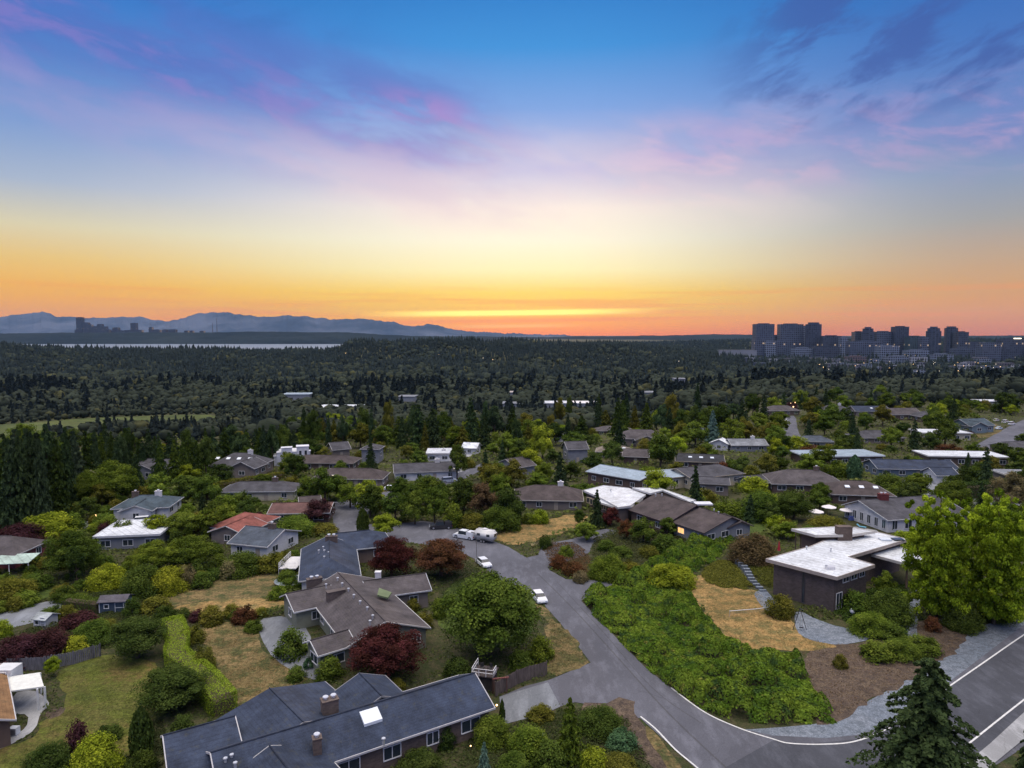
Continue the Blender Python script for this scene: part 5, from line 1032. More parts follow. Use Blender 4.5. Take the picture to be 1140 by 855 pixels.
# ------------------------------------------------------------ trees and shrubs one can tell apart
TL_ = [
('broad',545,634,748,118,'mid','largest round green tree beside the road, in front of the parked white cars'),
('broad',432,706,770,96,'maple','broad maroon tree in front of the big gable end'),
('broad',436,597,650,58,'maple','dark maroon round tree right of the slate blue house'),
('broad',491,596,650,68,'rust','russet brown round tree by the road bend'),
('tall',1042,545,694,92,'bright2','tall bright green tree on the right, left and denser of the pair'),
('tall',1106,543,700,98,'bright2','tall bright green tree on the right, right of the pair at the frame edge'),
('conifer',1028,754,915,176,'fir','dark spreading conifer in the bottom right over the road'),
('conifer',1142,815,905,44,'fir','tip of a dark conifer cut by the bottom right corner'),
('shrub',748,624,657,56,'bright','bright yellow green rounded bush on the ivy bank'),
('shrub',838,590,632,56,'brownpurple','brownish purple feathery shrub above the stone steps'),
('shrub',864,570,590,26,'bright','small bright green round shrub left of the modern house'),
('broad',874,580,604,34,'green','layered green tree touching the upper flat roof'),
('shrub',868,657,690,34,'olive','dark olive shrub against the blank brick wall'),
('shrub',952,655,688,40,'mid','dark green shrub against the shaded brick wall, left'),
('shrub',990,652,700,50,'mid','large dark green shrub mass left of the gravel garden path'),
('broad',983,636,672,28,'green','thin young tree with pale green leaves beside the modern house'),
('shrub',968,678,712,48,'green','low green shrub spilling toward the dark planter'),
('shrub',990,692,716,40,'mid','low green shrub at the foot of the gravel path'),
('shrub',976,712,740,40,'green','left end of the low hedge above the bare soil'),
('shrub',1002,708,738,44,'green','middle bush of the low hedge above the bare soil'),
('shrub',1026,704,732,40,'green','right end of the low hedge above the bare soil'),
('shrub',935,727,746,18,'olive','small lone shrub on the bare soil'),
('shrub',1038,685,705,20,'rust','small orange brown shrub under the tall bright trees'),
('shrub',1072,672,706,44,'dark','dark shrub in the shade of the tall bright trees'),
('shrub',1105,660,694,50,'mid','green shrub at the foot of the right hand bright tree'),
('shrub',601,784,808,36,'olive','olive bush at the edge of the concrete drive'),
('conifer',634,783,850,42,'green','slim light green pyramid conifer in the bottom centre bed'),
('shrub',668,786,824,54,'dark','dark spreading yew like bush right of the pyramid conifer'),
('shrub',692,811,840,38,'teal','blue green bush at the right end of the bottom bed'),
('shrub',548,797,835,46,'green','light green bush hiding the end of the slate roofed house'),
('conifer',539,830,874,24,'blue','small pale blue spruce at the bottom of the photo'),
('shrub',588,806,852,50,'green','tall green bush left of the pyramid conifer'),
('shrub',612,824,866,42,'mid','dark green bush under the pyramid conifer'),
('shrub',572,838,876,44,'mid','green bush at the bottom edge beside the blue spruce'),
('shrub',662,828,866,34,'bright','bright green bush at the bottom edge'),
('shrub',690,840,872,46,'olive','pale olive bush in the bottom edge right of the bed'),
('shrub',496,804,836,30,'dark','dark round bush between the windows of the slate house'),
('column',559,782,808,7,'dark','thin dark column shrub at the corner of the slate house'),
('shrub',468,836,872,56,'dark','dark hedge like bush under the slate house windows'),
('shrub',367,729,760,36,'mid','green bush below the corner of the gable end'),
('shrub',324,697,738,42,'mid','round green bush left of the big grey house'),
('shrub',344,730,746,13,'teal','tiny blue green bush at the house corner'),
('shrub',460,664,682,20,'olive','round olive shrub under the small brown wing'),
('shrub',472,678,702,22,'olive','rounded shrub beside the big house eave'),
('shrub',488,664,690,20,'green','green shrub between the brown wing and the big tree'),
('shrub',601,706,740,36,'green','light green bush at the end of the board fence'),
('shrub',580,722,750,34,'mid','dark green bush behind the board fence'),
('shrub',510,728,758,34,'dark','dark bush left of the raised deck'),
('shrub',442,754,772,24,'olive','low golden green bush behind the slate roof'),
('broad',154,684,744,66,'dark','dark dense tree beside the clipped bright hedge, far side of the lawn'),
('broad',194,744,806,84,'dark','dark spreading tree covering the lower end of the bright hedge'),
('column',158,794,842,26,'dark','dark upright bush at the lower right corner of the lawn'),
('shrub',108,818,876,58,'bright','bright green rounded bush at the bottom left'),
('shrub',157,834,868,36,'dark','dark round clipped bush left of the slate house'),
('shrub',88,803,852,36,'plum','dull maroon upright shrub on the lower lawn'),
('shrub',56,828,872,60,'dark','dark low shrub mass under the maroon shrub'),
('shrub',122,804,828,30,'dark','small dark shrub at the lower edge of the lawn'),
('shrub',20,704,748,60,'plum','maroon bush behind the fence at the left edge'),
('shrub',54,696,738,52,'plum','maroon bush behind the fence, right of its twin'),
('shrub',86,706,734,32,'lime','yellow green rounded bush on top of the board fence'),
('broad',60,731,756,20,'bright','small round yellow green tree in front of the fence'),
('shrub',104,688,724,48,'mid','green bush behind the yellow rounded one'),
('shrub',4,688,712,22,'bright','bright shrub cut by the left edge'),
('broad',80,590,650,68,'mid','big green tree between the red walled house and the white flat roof'),
('broad',86,610,654,26,'dark','dark narrow tree in front of the big green one'),
('shrub',121,625,660,46,'lime','yellow green shrub left of the navy shed'),
('shrub',14,640,674,54,'olive','olive bush at the left edge above the lane'),
('shrub',42,633,660,34,'mid','green bush right of the pale green awning'),
('shrub',54,571,604,66,'bright','bright green spreading tree top at the left behind the red walled house'),
('shrub',24,588,614,60,'plum','maroon spreading bush behind the red walled house'),
('broad',176,602,642,56,'green','green round tree in front of the white flat roof, left'),
('broad',213,600,638,58,'green','lighter green round tree in front of the white flat roof, right'),
('shrub',160,626,668,50,'mid','blue green bush above the navy shed'),
('shrub',188,628,664,44,'lime','yellowish bush in the middle of the left garden'),
('shrub',208,624,656,22,'grey','silvery pointed bush in the left garden'),
('shrub',225,634,657,30,'mid','low dark green bush at the end of the garden strip'),
('shrub',255,622,646,24,'grey','pale flowering shrub near the blue slate house'),
('shrub',147,664,690,22,'dark','dark round shrub touching the navy shed'),
('shrub',172,662,686,38,'olive','yellow green mound right of the navy shed'),
('shrub',88,680,702,40,'plum','low maroon bush below the navy shed'),
('shrub',112,686,716,44,'olive','mixed olive bush under the navy shed'),
('shrub',200,676,692,28,'dark','dark low shrub behind the bright hedge'),
('shrub',236,672,698,34,'olive','brown green shrub behind the dry lawn, left'),
('shrub',272,671,697,28,'rust','round brown green shrub behind the dry lawn'),
('shrub',282,688,706,22,'mid','small green shrub beside the gravel yard'),
('shrub',214,694,720,30,'olive','olive shrub between bright hedge and dry lawn'),
('shrub',228,715,752,26,'olive','narrow dull shrub row right of the bright hedge'),
('shrub',270,611,644,46,'mid','green bush under the blue slate gable'),
('shrub',300,612,640,38,'olive','olive brown bush right of the blue slate gable'),
('broad',126,512,566,60,'green','large green tree in front of the tall firs at left'),
('broad',208,527,562,38,'mid','green tree between the hedge and the teal grey house, left'),
('broad',231,527,564,36,'mid','green tree between the hedge and the teal grey house, right'),
('shrub',250,548,572,34,'green','light green shrub below the clipped hedge'),
('broad',178,572,604,40,'bright','bright green tree behind the white flat roof, left'),
('broad',205,565,604,44,'green','green tree behind the white flat roof, middle'),
('broad',234,566,602,40,'green','green tree behind the white flat roof, right'),
('shrub',118,577,602,20,'plum','small maroon bush left of the white flat roof'),
('shrub',137,574,602,28,'mid','blue green bush left of the white flat roof'),
('broad',430,571,604,36,'bright','glowing light green round tree beside the upper road'),
('column',404,566,597,14,'dark','dark leaning column shrub beside the lavender street'),
('broad',355,560,584,40,'plum','spreading plum coloured tree beside the side street'),
('shrub',330,574,600,52,'green','light green bush above the slate hipped roof'),
('shrub',362,582,598,34,'olive','olive bush between side street and slate roof'),
('broad',362,520,566,40,'mid','tall loose green tree beside the side street'),
('broad',342,528,562,30,'mid','green tree left of the loose tall one'),
('broad',390,536,568,32,'green','green round tree in the middle of the thicket'),
('broad',412,540,582,38,'dark','dark tree at the left end of the roadside tree row'),
('broad',440,548,586,36,'mid','first tree of the roadside row above the upper road'),
('broad',462,545,587,36,'mid','second tree of the roadside row above the upper road'),
('broad',484,543,586,34,'mid','third tree of the roadside row above the upper road'),
('broad',540,537,584,42,'brownpurple','dark purple brown tree behind the roadside row'),
('broad',517,530,574,34,'dark','dark blue green tree behind the roadside row'),
('shrub',505,557,588,30,'green','light round tree at the right end of the roadside row'),
('shrub',556,560,594,50,'mid','green bush mass behind the trailer'),
('shrub',528,566,592,34,'olive','olive bush mass behind the white truck'),
('broad',509,495,536,26,'mid','tall round green tree beside the white flat roofs'),
('broad',556,513,542,30,'mid','green tree in front of the mauve gabled house'),
('broad',590,498,526,32,'lime','yellow green tree right of the mauve gabled house'),
('broad',604,471,514,30,'lime','tall yellow green tree in front of the far brown roofs'),
('shrub',601,564,584,22,'bright','small bright bush above the dry verge'),
('shrub',588,570,584,16,'green','small green bush above the dry verge'),
('broad',711,559,580,22,'olive','small round tree in front of the twin gables, left'),
('broad',729,559,580,20,'olive','small round tree in front of the twin gables, right'),
('broad',716,576,608,34,'mid','round tree below the hooked white roof'),
('broad',743,576,600,26,'mid','dark round tree below the twin gables'),
('shrub',741,592,618,34,'mid','dark round bush above the top of the ivy bank'),
('broad',680,564,588,28,'maple','red brown small tree in front of the white roofed house'),
('broad',697,578,602,20,'rust','small rust coloured tree in the front garden'),
('shrub',675,599,615,22,'mid','low round shrub in the front garden, left'),
('shrub',691,606,624,30,'mid','low wide shrub in the front garden, middle'),
('shrub',677,615,648,46,'green','largest round green bush beside the side drive'),
('broad',653,581,605,30,'green','green tree beside the front garden drive'),
('broad',646,567,586,16,'dark','small dark tree at the end of the dry verge'),
('shrub',607,592,612,16,'dark','small dark bush at the tip of the dry verge'),
('shrub',622,616,634,26,'rust','red brown shrub at the road corner, left'),
('shrub',638,622,642,28,'rust','red brown shrub at the road corner, right'),
('shrub',630,604,622,18,'green','small green shrub behind the red brown ones'),
('shrub',646,632,650,18,'grey','grey green bush at the tip of the planting bed'),
('shrub',756,570,592,26,'maple','dark red shrub beside the lit porch'),
('shrub',722,604,622,24,'olive','olive shrub in the front garden'),
('shrub',703,622,642,28,'olive','dull shrub between bank and garden'),
('broad',735,484,526,38,'mid','big round green tree in the middle distance'),
('broad',754,484,508,26,'bright','pale crown right of the big round tree'),
('conifer',793,455,494,22,'blue','bluish pointed conifer beside the blue grey house'),
('shrub',845,543,582,52,'mid','large green tree mass above the mauve shrub'),
('shrub',812,552,578,36,'green','green bush mass left of the large one'),
('shrub',783,540,562,34,'olive','olive bush below the grey gables'),
('shrub',880,540,572,36,'dark','dark bush in front of the brown hipped house'),
('shrub',838,528,550,34,'bright','bright green hedge like bush left of the brown hipped house'),
('column',951,507,534,17,'teal','blue green column in front of the dark grey house'),
('shrub',931,508,532,30,'green','green bush in front of the pale blue flat roof'),
('shrub',1003,511,526,24,'maple','dark red bush against the dark grey house'),
('shrub',990,522,546,34,'mid','green bush left of the garage drive'),
('shrub',1018,524,546,28,'dark','dark bush beside the garage'),
('shrub',1056,491,508,30,'rust','orange brown bush at the cream house corner'),
('shrub',886,486,502,36,'bright','yellow green bush above the pale blue roof'),
('shrub',905,492,508,30,'rust','red brown bush below the yellow green one'),
('shrub',804,512,532,22,'rust','rust coloured shrub right of the grey gables'),
('shrub',920,575,600,50,'olive','low olive shrub mass below the umbrellas'),
('shrub',905,583,602,34,'mid','dark green shrub left below the umbrellas'),
('shrub',1010,590,612,40,'bright','light green bush reaching over the terrace corner'),
('broad',1124,525,575,44,'grey','feathery grey green tree at the right edge'),
('shrub',1128,565,600,34,'green','bush behind the right hand bright tree'),
('shrub',330,740,760,26,'mid','bush at the end of the gravel yard'),
('shrub',205,795,830,34,'dark','dark bush hugging the corner of the slate roof'),
]
for kd, cx_, tp_y, bt, wd, cl_, lb in TL_: tree(kd, cx_, tp_y, bt, wd, cl_, lb)

# ------------------------------------------------------------ clipped hedges
def hedge(label, pix, w, h, col, leaf=.16, dens=420, world=False):
    c = spline([G(*p) for p in pix], 5); o = c[0]; V = []; core = MB(); n = len(c); acc = []
    for i, p in enumerate(c):
        d_ = (c[min(i+1,n-1)]-c[max(i-1,0)]); acc.append(Vector((-d_.y,d_.x,0)).normalized())
    cs = []; Nn = []; Ps = []
    for i in range(n-1):
        a, b = c[i]-o, c[i+1]-o; m = int((b-a).length*dens)
        for _ in range(m):
            t_ = random.random(); q = a.lerp(b, t_); nn_ = acc[i].lerp(acc[i+1], t_); s_ = random.random(); per = w+2*h; k = s_*per
            wob = 1+.06*math.sin(q.x*1.3+q.y*.9)
            if k < w: u = k-w/2; P_ = q+nn_*u+Vector((0,0,h*wob-.10*(2*u/w)**4)); N_ = (0,0,1)
            elif k < w+h: P_ = q+nn_*(w/2)*wob+Vector((0,0,k-w)); N_ = nn_
            else: P_ = q-nn_*(w/2)*wob+Vector((0,0,k-w-h)); N_ = -nn_
            Ps.append(P_+Vector([random.gauss(0,.05) for _ in range(3)])); Nn.append(N_)
        # ends
    for e, sgn in ((0,-1),(n-1,1)):
        d_ = (c[min(e+1,n-1)]-c[max(e-1,0)]).normalized()*sgn
        for _ in range(int(w*h*dens/ (w+2*h)*1.2)*1): Ps.append(c[e]-o+acc[e]*random.uniform(-w/2,w/2)+d_*random.gauss(0,.05)+Vector((0,0,random.uniform(0,h)))); Nn.append(d_)
    me = leafmesh('foliage', np.array([tuple(p) for p in Ps]), np.array([tuple(q) for q in Nn], float), leaf, 'leaves', jit=.4)
    t_ = thing('hedge', label, 'hedge', o); cc = GREENS[col] if isinstance(col, str) else col
    link(bpy.data.objects.new('foliage', me), t_, None, cc); V = []
    for i, p in enumerate(c):
        for u, z in ((-.36,0),(-.36,h*.72),(.36,h*.72),(.36,0)): V.append(tuple(p-o+acc[i]*u*w+Vector((0,0,z))))
    core.add(V, [(4*i+j, 4*i+4+j, 4*i+4+(j+1)%4, 4*i+(j+1)%4) for i in range(n-1) for j in range(4)]+[(0,1,2,3),(4*n-4,4*n-1,4*n-2,4*n-3)]).build('stems','bark',t_)
    for p in c: TREES.append((p.x,p.y,w/2))
HB = (.16,.23,.022)
hedge('clipped bright green hedge running between the lawn and the dry lawn', [(192,702),(199,722),(196,738),(212,752),(230,770),(250,794)], 3.0, 2.3, (.19,.27,.026), .14, 800)
hedge('dark clipped hedge left of the navy shed', [(74,678),(92,680),(112,682)], 2.0, 2.2, 'mid')
hedge('long clipped hedge below the large grey skylight house', [(228,552),(255,546),(285,541),(315,536)], 2.5, 3.0, 'olive', .3, 260)
hedge('massive dark hedge beside the garage drive on the right', [(1058,556),(1080,554),(1108,552),(1140,548),(1170,545)], 3.5, 4.2, (.04,.068,.018), .3, 300)
hedge('thin bright clipped hedge behind the red brick chimney', [(975,553),(1000,551),(1030,549)], 1.6, 1.2, HB, .25, 200)
hedge('clipped dark hedge in front of the white awning', [(820,544),(845,541),(862,541)], 1.6, 1.5, 'green', .25, 200)
hedge('low clipped hedge along the lawn beside the side street', [(318,563),(335,561),(352,558)], 1.2, 1.0, 'mid', .25, 160)

# ------------------------------------------------------------ ivy bank and planted mounds: ground cover
def cover(name, pix, n, hmax, leaf, col, label, bump=(.9,.35,2.4), edge=2.5, kind='stuff', clump=None):
    P_ = [G(*p) for p in pix]; poly = [(p.x,p.y) for p in P_]; OPEN.append(poly)
    xs = [p[0] for p in poly]; ys = [p[1] for p in poly]; k = 0; out = []
    X_ = rng.uniform(min(xs), max(xs), n*3); Y_ = rng.uniform(min(ys), max(ys), n*3); I = inpoly(X_, Y_, poly); X_, Y_ = X_[I][:n], Y_[I][:n]
    def edist(x, y):
        d_ = np.full(x.shape, 1e9)
        for i in range(len(poly)):
            ax, ay = poly[i]; bx, by = poly[(i+1)%len(poly)]; vx, vy = bx-ax, by-ay; t_ = np.clip(((x-ax)*vx+(y-ay)*vy)/(vx*vx+vy*vy+1e-9), 0, 1); d_ = np.minimum(d_, np.hypot(x-ax-t_*vx, y-ay-t_*vy))
        return d_
    nb = max(8, int((max(xs)-min(xs))*(max(ys)-min(ys))/bump[2]**2*.75)); bx_ = rng.uniform(min(xs), max(xs), nb); by_ = rng.uniform(min(ys), max(ys), nb); br = rng.uniform(.5, 1.25, nb)*bump[2]*.62; bh = rng.uniform(.3, 1, nb)
    def hh(x, y):
        b = np.zeros(x.shape)
        for i in range(nb):
            q = 1-((x-bx_[i])**2+(y-by_[i])**2)/br[i]**2; b = np.maximum(b, bh[i]*np.sqrt(np.clip(q, 0, 1)))
        return hmax*np.minimum(1, edist(x,y)/edge)**.5*(bump[1]+(1-bump[1])*b*bump[0])
    ed = edist(X_, Y_); kp = ed/1.3+np.sin(X_*2.1+Y_*1.3)*.35+np.sin(X_*.7-Y_*1.9)*.3+rng.uniform(0,.5,len(X_)) > .35; X_, Y_ = X_[kp], Y_[kp]
    h0 = hh(X_, Y_); e = .15; hx = (hh(X_+e,Y_)-h0)/e; hy = (hh(X_,Y_+e)-h0)/e
    Z_ = terr(X_, Y_)+h0*rng.uniform(.8,1.02,len(X_))+rng.normal(0,.05,len(X_))
    me = leafmesh(name, np.stack([X_,Y_,Z_],1), np.stack([-hx,-hy,np.ones(len(X_))],1), leaf, 'ivy_leaves' if name == 'ivy' else 'leaves', jit=.5)
    o = link(bpy.data.objects.new(name, me), None, None, GREENS[col] if isinstance(col, str) else col); tag(o, label, 'ground cover', None, 'stuff')
    return o
cover('ivy', [(648,664),(655,681),(684,709),(718,744),(747,767),(784,792),(823,804),(870,808),(932,806),(925,788),(906,768),(896,742),(890,727),(840,726),(814,715),(790,692),(772,668),(768,642),(800,622),(812,604),(790,596),(757,606),(720,625),(690,648)], 130000, 2.6, .30, (.115,.195,.022), 'thick bright green ivy and bramble covering the bank beside the road', (1.0,.10,3.0), 1.0)
cover('ivy', [(780,608),(800,596),(830,583),(822,600),(800,618)], 9000, 2.0, .35, (.10,.165,.024), 'strip of pale green ivy at the top of the bank')
cover('heather', [(779,640),(786,630),(800,624),(815,625),(828,640),(842,655),(830,657),(805,655),(788,650)], 14000, 1.0, .22, (.11,.115,.022), 'low olive planted mound left of the stone steps', (.7,.6,3))
cover('heather', [(828,628),(840,620),(860,618),(866,640),(864,655),(848,654),(838,642)], 9000, 1.0, .22, (.085,.095,.020), 'low olive planted mound right of the stone steps', (.7,.6,3))
cover('border_plants', [(603,612),(610,604),(640,604),(655,615),(660,630),(650,645),(628,636),(612,628)], 7000, .8, .22, (.11,.07,.035), 'reddish mixed border plants at the road corner', (.9,.3,2))
cover('border_plants', [(660,600),(690,585),(750,590),(770,600),(735,615),(700,640),(672,646),(655,635)], 16000, .9, .26, (.060,.070,.026), 'dark mixed planting of the front garden', (.9,.3,3))
cover('border_plants', [(930,660),(1010,650),(1015,690),(1010,716),(975,712),(965,700),(940,692),(925,682)], 16000, 1.1, .24, (.050,.085,.018), 'green beds between the brick house and the garden path', (.9,.3,2.5))
cover('border_plants', [(560,806),(604,797),(625,788),(665,788),(700,800),(730,862),(520,872),(505,845),(540,800)], 16000, .7, .2, (.045,.060,.020), 'dark planting filling the bottom centre bed', (.9,.3,2))
cover('border_plants', [(200,688),(222,697),(240,740),(252,775),(262,795),(240,795),(222,765),(205,745),(200,720)], 7000, .8, .2, (.050,.058,.024), 'dull shrubs along the hedge beside the dry lawn', (.9,.3,2))
cover('border_plants', [(60,852),(100,842),(150,840),(152,808),(180,800),(190,832),(170,880),(60,880)], 9000, .7, .2, (.035,.045,.018), 'dark bedding at the bottom left corner', (.9,.3,2))
cover('border_plants', [(76,660),(130,645),(170,655),(190,672),(200,690),(180,690),(150,720),(110,724),(60,722),(20,705),(60,690),(110,684)], 20000, .9, .24, (.050,.065,.022), 'mixed garden planting around the navy shed', (.9,.3,2.4))
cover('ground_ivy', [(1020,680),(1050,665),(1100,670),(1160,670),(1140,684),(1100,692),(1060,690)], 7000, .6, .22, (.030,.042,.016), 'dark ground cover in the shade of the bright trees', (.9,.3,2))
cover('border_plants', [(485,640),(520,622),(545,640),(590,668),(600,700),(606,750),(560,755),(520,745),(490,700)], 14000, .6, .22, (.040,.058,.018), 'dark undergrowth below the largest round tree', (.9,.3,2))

cover('dry_weeds', [(893,725),(925,715),(960,718),(1000,702),(1040,690),(1085,700),(1052,735),(1000,767),(955,790),(930,803),(905,790)], 9000, .30, .13, (.125,.088,.050), 'dry weeds and litter on the bare soil below the brick house', (.9,.2,1.2), .5)
cover('dry_grass_tufts', [(772,645),(790,646),(812,657),(848,660),(857,674),(884,686),(884,706),(930,719),(905,725),(870,722),(840,723),(812,712),(792,690)], 14000, .14, .12, (.27,.19,.075), 'dry grass blades on the lawn with the net', (.9,.2,1.5), .5)
cover('dry_grass_tufts', [(222,702),(262,693),(285,707),(300,737),(343,746),(340,756),(300,768),(264,784),(252,765),(238,735)], 12000, .14, .11, (.17,.13,.055), 'dry grass blades on the lawn right of the clipped hedge', (.9,.2,1.5), .5)
cover('lawn_tufts', [(66,752),(100,737),(130,732),(180,746),(184,788),(158,806),(146,842),(100,856),(4,862),(4,842),(44,822),(60,800),(76,790),(76,770)], 22000, .13, .10, (.085,.105,.028), 'grass blades on the lawn beside the white patio', (.9,.2,1.6), .5)
cover('verge_weeds', [(602,672),(625,697),(654,735),(640,742),(614,752),(606,725),(613,700)], 5000, .22, .12, (.14,.12,.05), 'dry weeds on the verge left of the road', (.9,.2,1.2), .5)

# ------------------------------------------------------------ fill: firs, garden trees and shrubs between the houses
def clear(x, y, r, tall_):
    for p in PAVED:
        if inpoly(x, y, p): return False
    for p in OPEN:
        if inpoly(x, y, p): return False
    for hp in HOUSES:
        cx_ = sum(q[0] for q in hp)/len(hp); cy_ = sum(q[1] for q in hp)/len(hp); rad = max(math.hypot(q[0]-cx_, q[1]-cy_) for q in hp)
        if math.hypot(x-cx_, y-cy_) > rad+30: continue
        g_ = [(cx_+(q[0]-cx_)*(1+(r+.5)/rad*1.1), cy_+(q[1]-cy_)*(1+(r+.5)/rad*1.3)) for q in hp]
        if inpoly(x, y, g_): return False
        if tall_:                                   # do not hide the house from the front garden side
            for sft in (5, 10, 15, 20, 25)[:tall_]:
                k = (y+sft)/y
                if inpoly(x*k, y+sft, hp): return False
    return True
fr_lab = ['tall dark fir in the dense stand at the left edge']
for px, tp_y, bt, w_ in ((2,478,588,26),(14,492,592,24),(26,476,590,28),(38,486,586,24),(48,494,590,22),(8,470,575,26),(33,470,572,26),(55,480,578,26),(66,488,580,22),(20,466,560,24),(44,468,560,24),(76,474,566,24),(62,470,552,22),(88,482,560,20),(98,476,555,22),(84,470,545,22),(-16,480,585,28),(-34,474,578,28),(-52,484,590,28),(-24,470,560,26),(-70,478,572,28)):
    tree('conifer', px, tp_y+random.uniform(-10,14), bt, w_*random.uniform(1.2,1.7), random.choice(['fir','fir','dark',(.050,.072,.036)]), 'tall dark fir in the dense stand at the left edge', group='dense stand of tall dark firs at the left edge', var=.25)
for i in range(46):
    px = 102+i*5.0+random.uniform(-4,4); bt = random.uniform(520,548) if px < 235 else random.uniform(505,522)
    tp_y = 486+random.uniform(-12,10) if px < 250 else 476+random.uniform(-8,10)
    tree('conifer' if random.random() < .7 else 'broad', px, tp_y, min(bt,tp_y+52), random.uniform(15,26), random.choice(['fir','fir','dark','mid']), 'dark tree in the belt behind the left hand houses', group='dark tree belt behind the left hand houses')
for i in range(44):
    px = 326+i*12+random.uniform(-5,5); bt = random.uniform(488,503) if px < 620 else random.uniform(478,488); tp_y = bt-random.uniform(24,46)
    if px > 810: bt -= 14; tp_y = bt-random.uniform(14,28)
    tree('conifer' if random.random() < .45 else 'broad', px, tp_y, bt, random.uniform(14,28), random.choice(['fir','dark','mid','dark','olive']), 'dark tree in the belt beyond the middle houses', group='dark tree belt beyond the middle houses')
for (px, tp_y, bt, w_) in ((466,448,500,34),(482,452,500,30),(524,440,500,26),(540,462,500,24),(448,462,500,20),(366,460,500,12),(414,452,500,12),(697,436,480,18),(665,440,482,16),(776,424,470,16),(745,452,484,18),(850,438,470,16)):
    tree('conifer', px, tp_y, bt, w_, 'fir', 'dark pointed fir standing above the tree belt', group='pointed firs standing above the tree belt')
nS = nB = nC = 0; tries = 0
OPEN.append([tuple(G(*q)[:2]) for q in ((885,606),(890,572),(955,572),(1000,598),(960,606))]); OPEN.append([tuple(G(*q)[:2]) for q in ((150,652),(150,690),(90,690),(90,652))])
LB = {'shrub':('low garden shrub among the houses','garden shrubs among the houses'),'broad':('rounded garden tree among the houses','garden trees among the houses'),'conifer':('small dark conifer among the houses','small conifers among the houses')}
cands = [(random.uniform(-10, 340), random.uniform(560, 700)) for _ in range(500)]
for _ in range(26000):
    py = 446+ (random.random()**1.25)*150; px = random.uniform(-20, 1160); cands.append((px, py))
grid = {}
for t_ in TREES: grid.setdefault((int(t_[0]//12), int(t_[1]//12)), []).append(t_)
def free(x, y, r, k=.5):
    i, j = int(x//12), int(y//12)
    for a in (i-1,i,i+1):
        for b in (j-1,j,j+1):
            for t_ in grid.get((a,b), ()):
                if math.hypot(x-t_[0], y-t_[1]) < (r+t_[2])*k: return False
    return True
for px, py in cands:
    if nS >= 270 and nB >= 290: break
    if px < 330 and py < 500: continue
    if px < 860 and py < 470: continue
    g = G(px, py)
    if g.y > 520: continue
    small = random.random() < .55
    if py > 600 or (px < 340 and py > 585): small = True
    if small and nS < 270:
        w_ = random.uniform(3.0, 6.5)*(1 if g.y < 260 else 1.25); h_ = w_*random.uniform(.5,.85)
        if g.y < 150: w_ *= .7; h_ *= .7
        if not free(g.x, g.y, w_/2) or not clear(g.x, g.y, w_/2*.8, 1 if h_ > 2.5 else 0): continue
        plant('shrub', g, w_, h_, random.choice(['mid','green','olive','green','mid','olive','green','mid','dark','bright','olive','green','mid','dark','mid','green','olive','mid','plum']), LB['shrub'][0], group=LB['shrub'][1], var=.25); nS += 1
    elif not small and nB < 290:
        w_ = random.uniform(5.5, 10.5)*(1 if g.y < 260 else 1.2); h_ = w_*random.uniform(.7,1.0)
        if not free(g.x, g.y, w_/2) or not clear(g.x, g.y, w_/2*.8, 2): continue
        kd = 'conifer' if random.random() < .12 else 'broad'
        plant(kd, g, w_*(.6 if kd == 'conifer' else 1), h_*(1.4 if kd == 'conifer' else 1), random.choice(['mid','green','dark','olive','mid','dark','green','mid','olive','bright','green','mid','dark','lime','mid','green','dark','olive','mid','green','olive','dark','mid']) if kd == 'broad' else 'fir', LB[kd][0], group=LB[kd][1], var=.25); nB += 1
    else: continue
    t_ = TREES[-1]; grid.setdefault((int(t_[0]//12), int(t_[1]//12)), []).append(t_)
# low undergrowth of the gardens, too many small plants to count
gp = np.stack([rng.uniform(-40,1180,90000), 600-155*rng.random(90000)**.8], 1)
Pg = []; 
aa = (gp[:,0]-570)/F; bb = (427.5-gp[:,1])/F; rz_ = -math.sin(PITCH)+bb*math.cos(PITCH); ry_ = math.cos(PITCH)+bb*math.sin(PITCH); tt = -H/rz_
for _ in range(6): zz = terr(aa*tt, ry_*tt); tt = (zz-H)/rz_
UX, UY = aa*tt, ry_*tt; ok = UY < 620
for p in PAVED+OPEN: ok &= ~inpoly(UX, UY, p)
for hp in HOUSES:
    cx_ = sum(q[0] for q in hp)/len(hp); cy_ = sum(q[1] for q in hp)/len(hp); ok &= ~inpoly(UX, UY, [(cx_+(q[0]-cx_)*1.12, cy_+(q[1]-cy_)*1.15) for q in hp])
UX, UY = UX[ok], UY[ok]; cl_n = np.sin(UX*.35+2*np.sin(UY*.21))*np.cos(UY*.3+UX*.11); keep = cl_n > -.35; UX, UY, cl_n = UX[keep], UY[keep], cl_n[keep]
n_ = len(UX); Pn = np.stack([UX, UY, terr(UX,UY)+rng.random(n_)**.7*(.5+1.3*np.clip(cl_n+.35,0,1))*np.clip(UY/220,.6,1.6)], 1)
me = leafmesh('undergrowth', Pn, np.tile([0,-.3,1.], (n_,1)), 1.0, 'leaves', jit=.5)
tag(link(bpy.data.objects.new('undergrowth', me), None, None, (.085,.105,.030)), 'low mixed undergrowth filling the gardens between the houses', 'undergrowth', None, 'stuff')

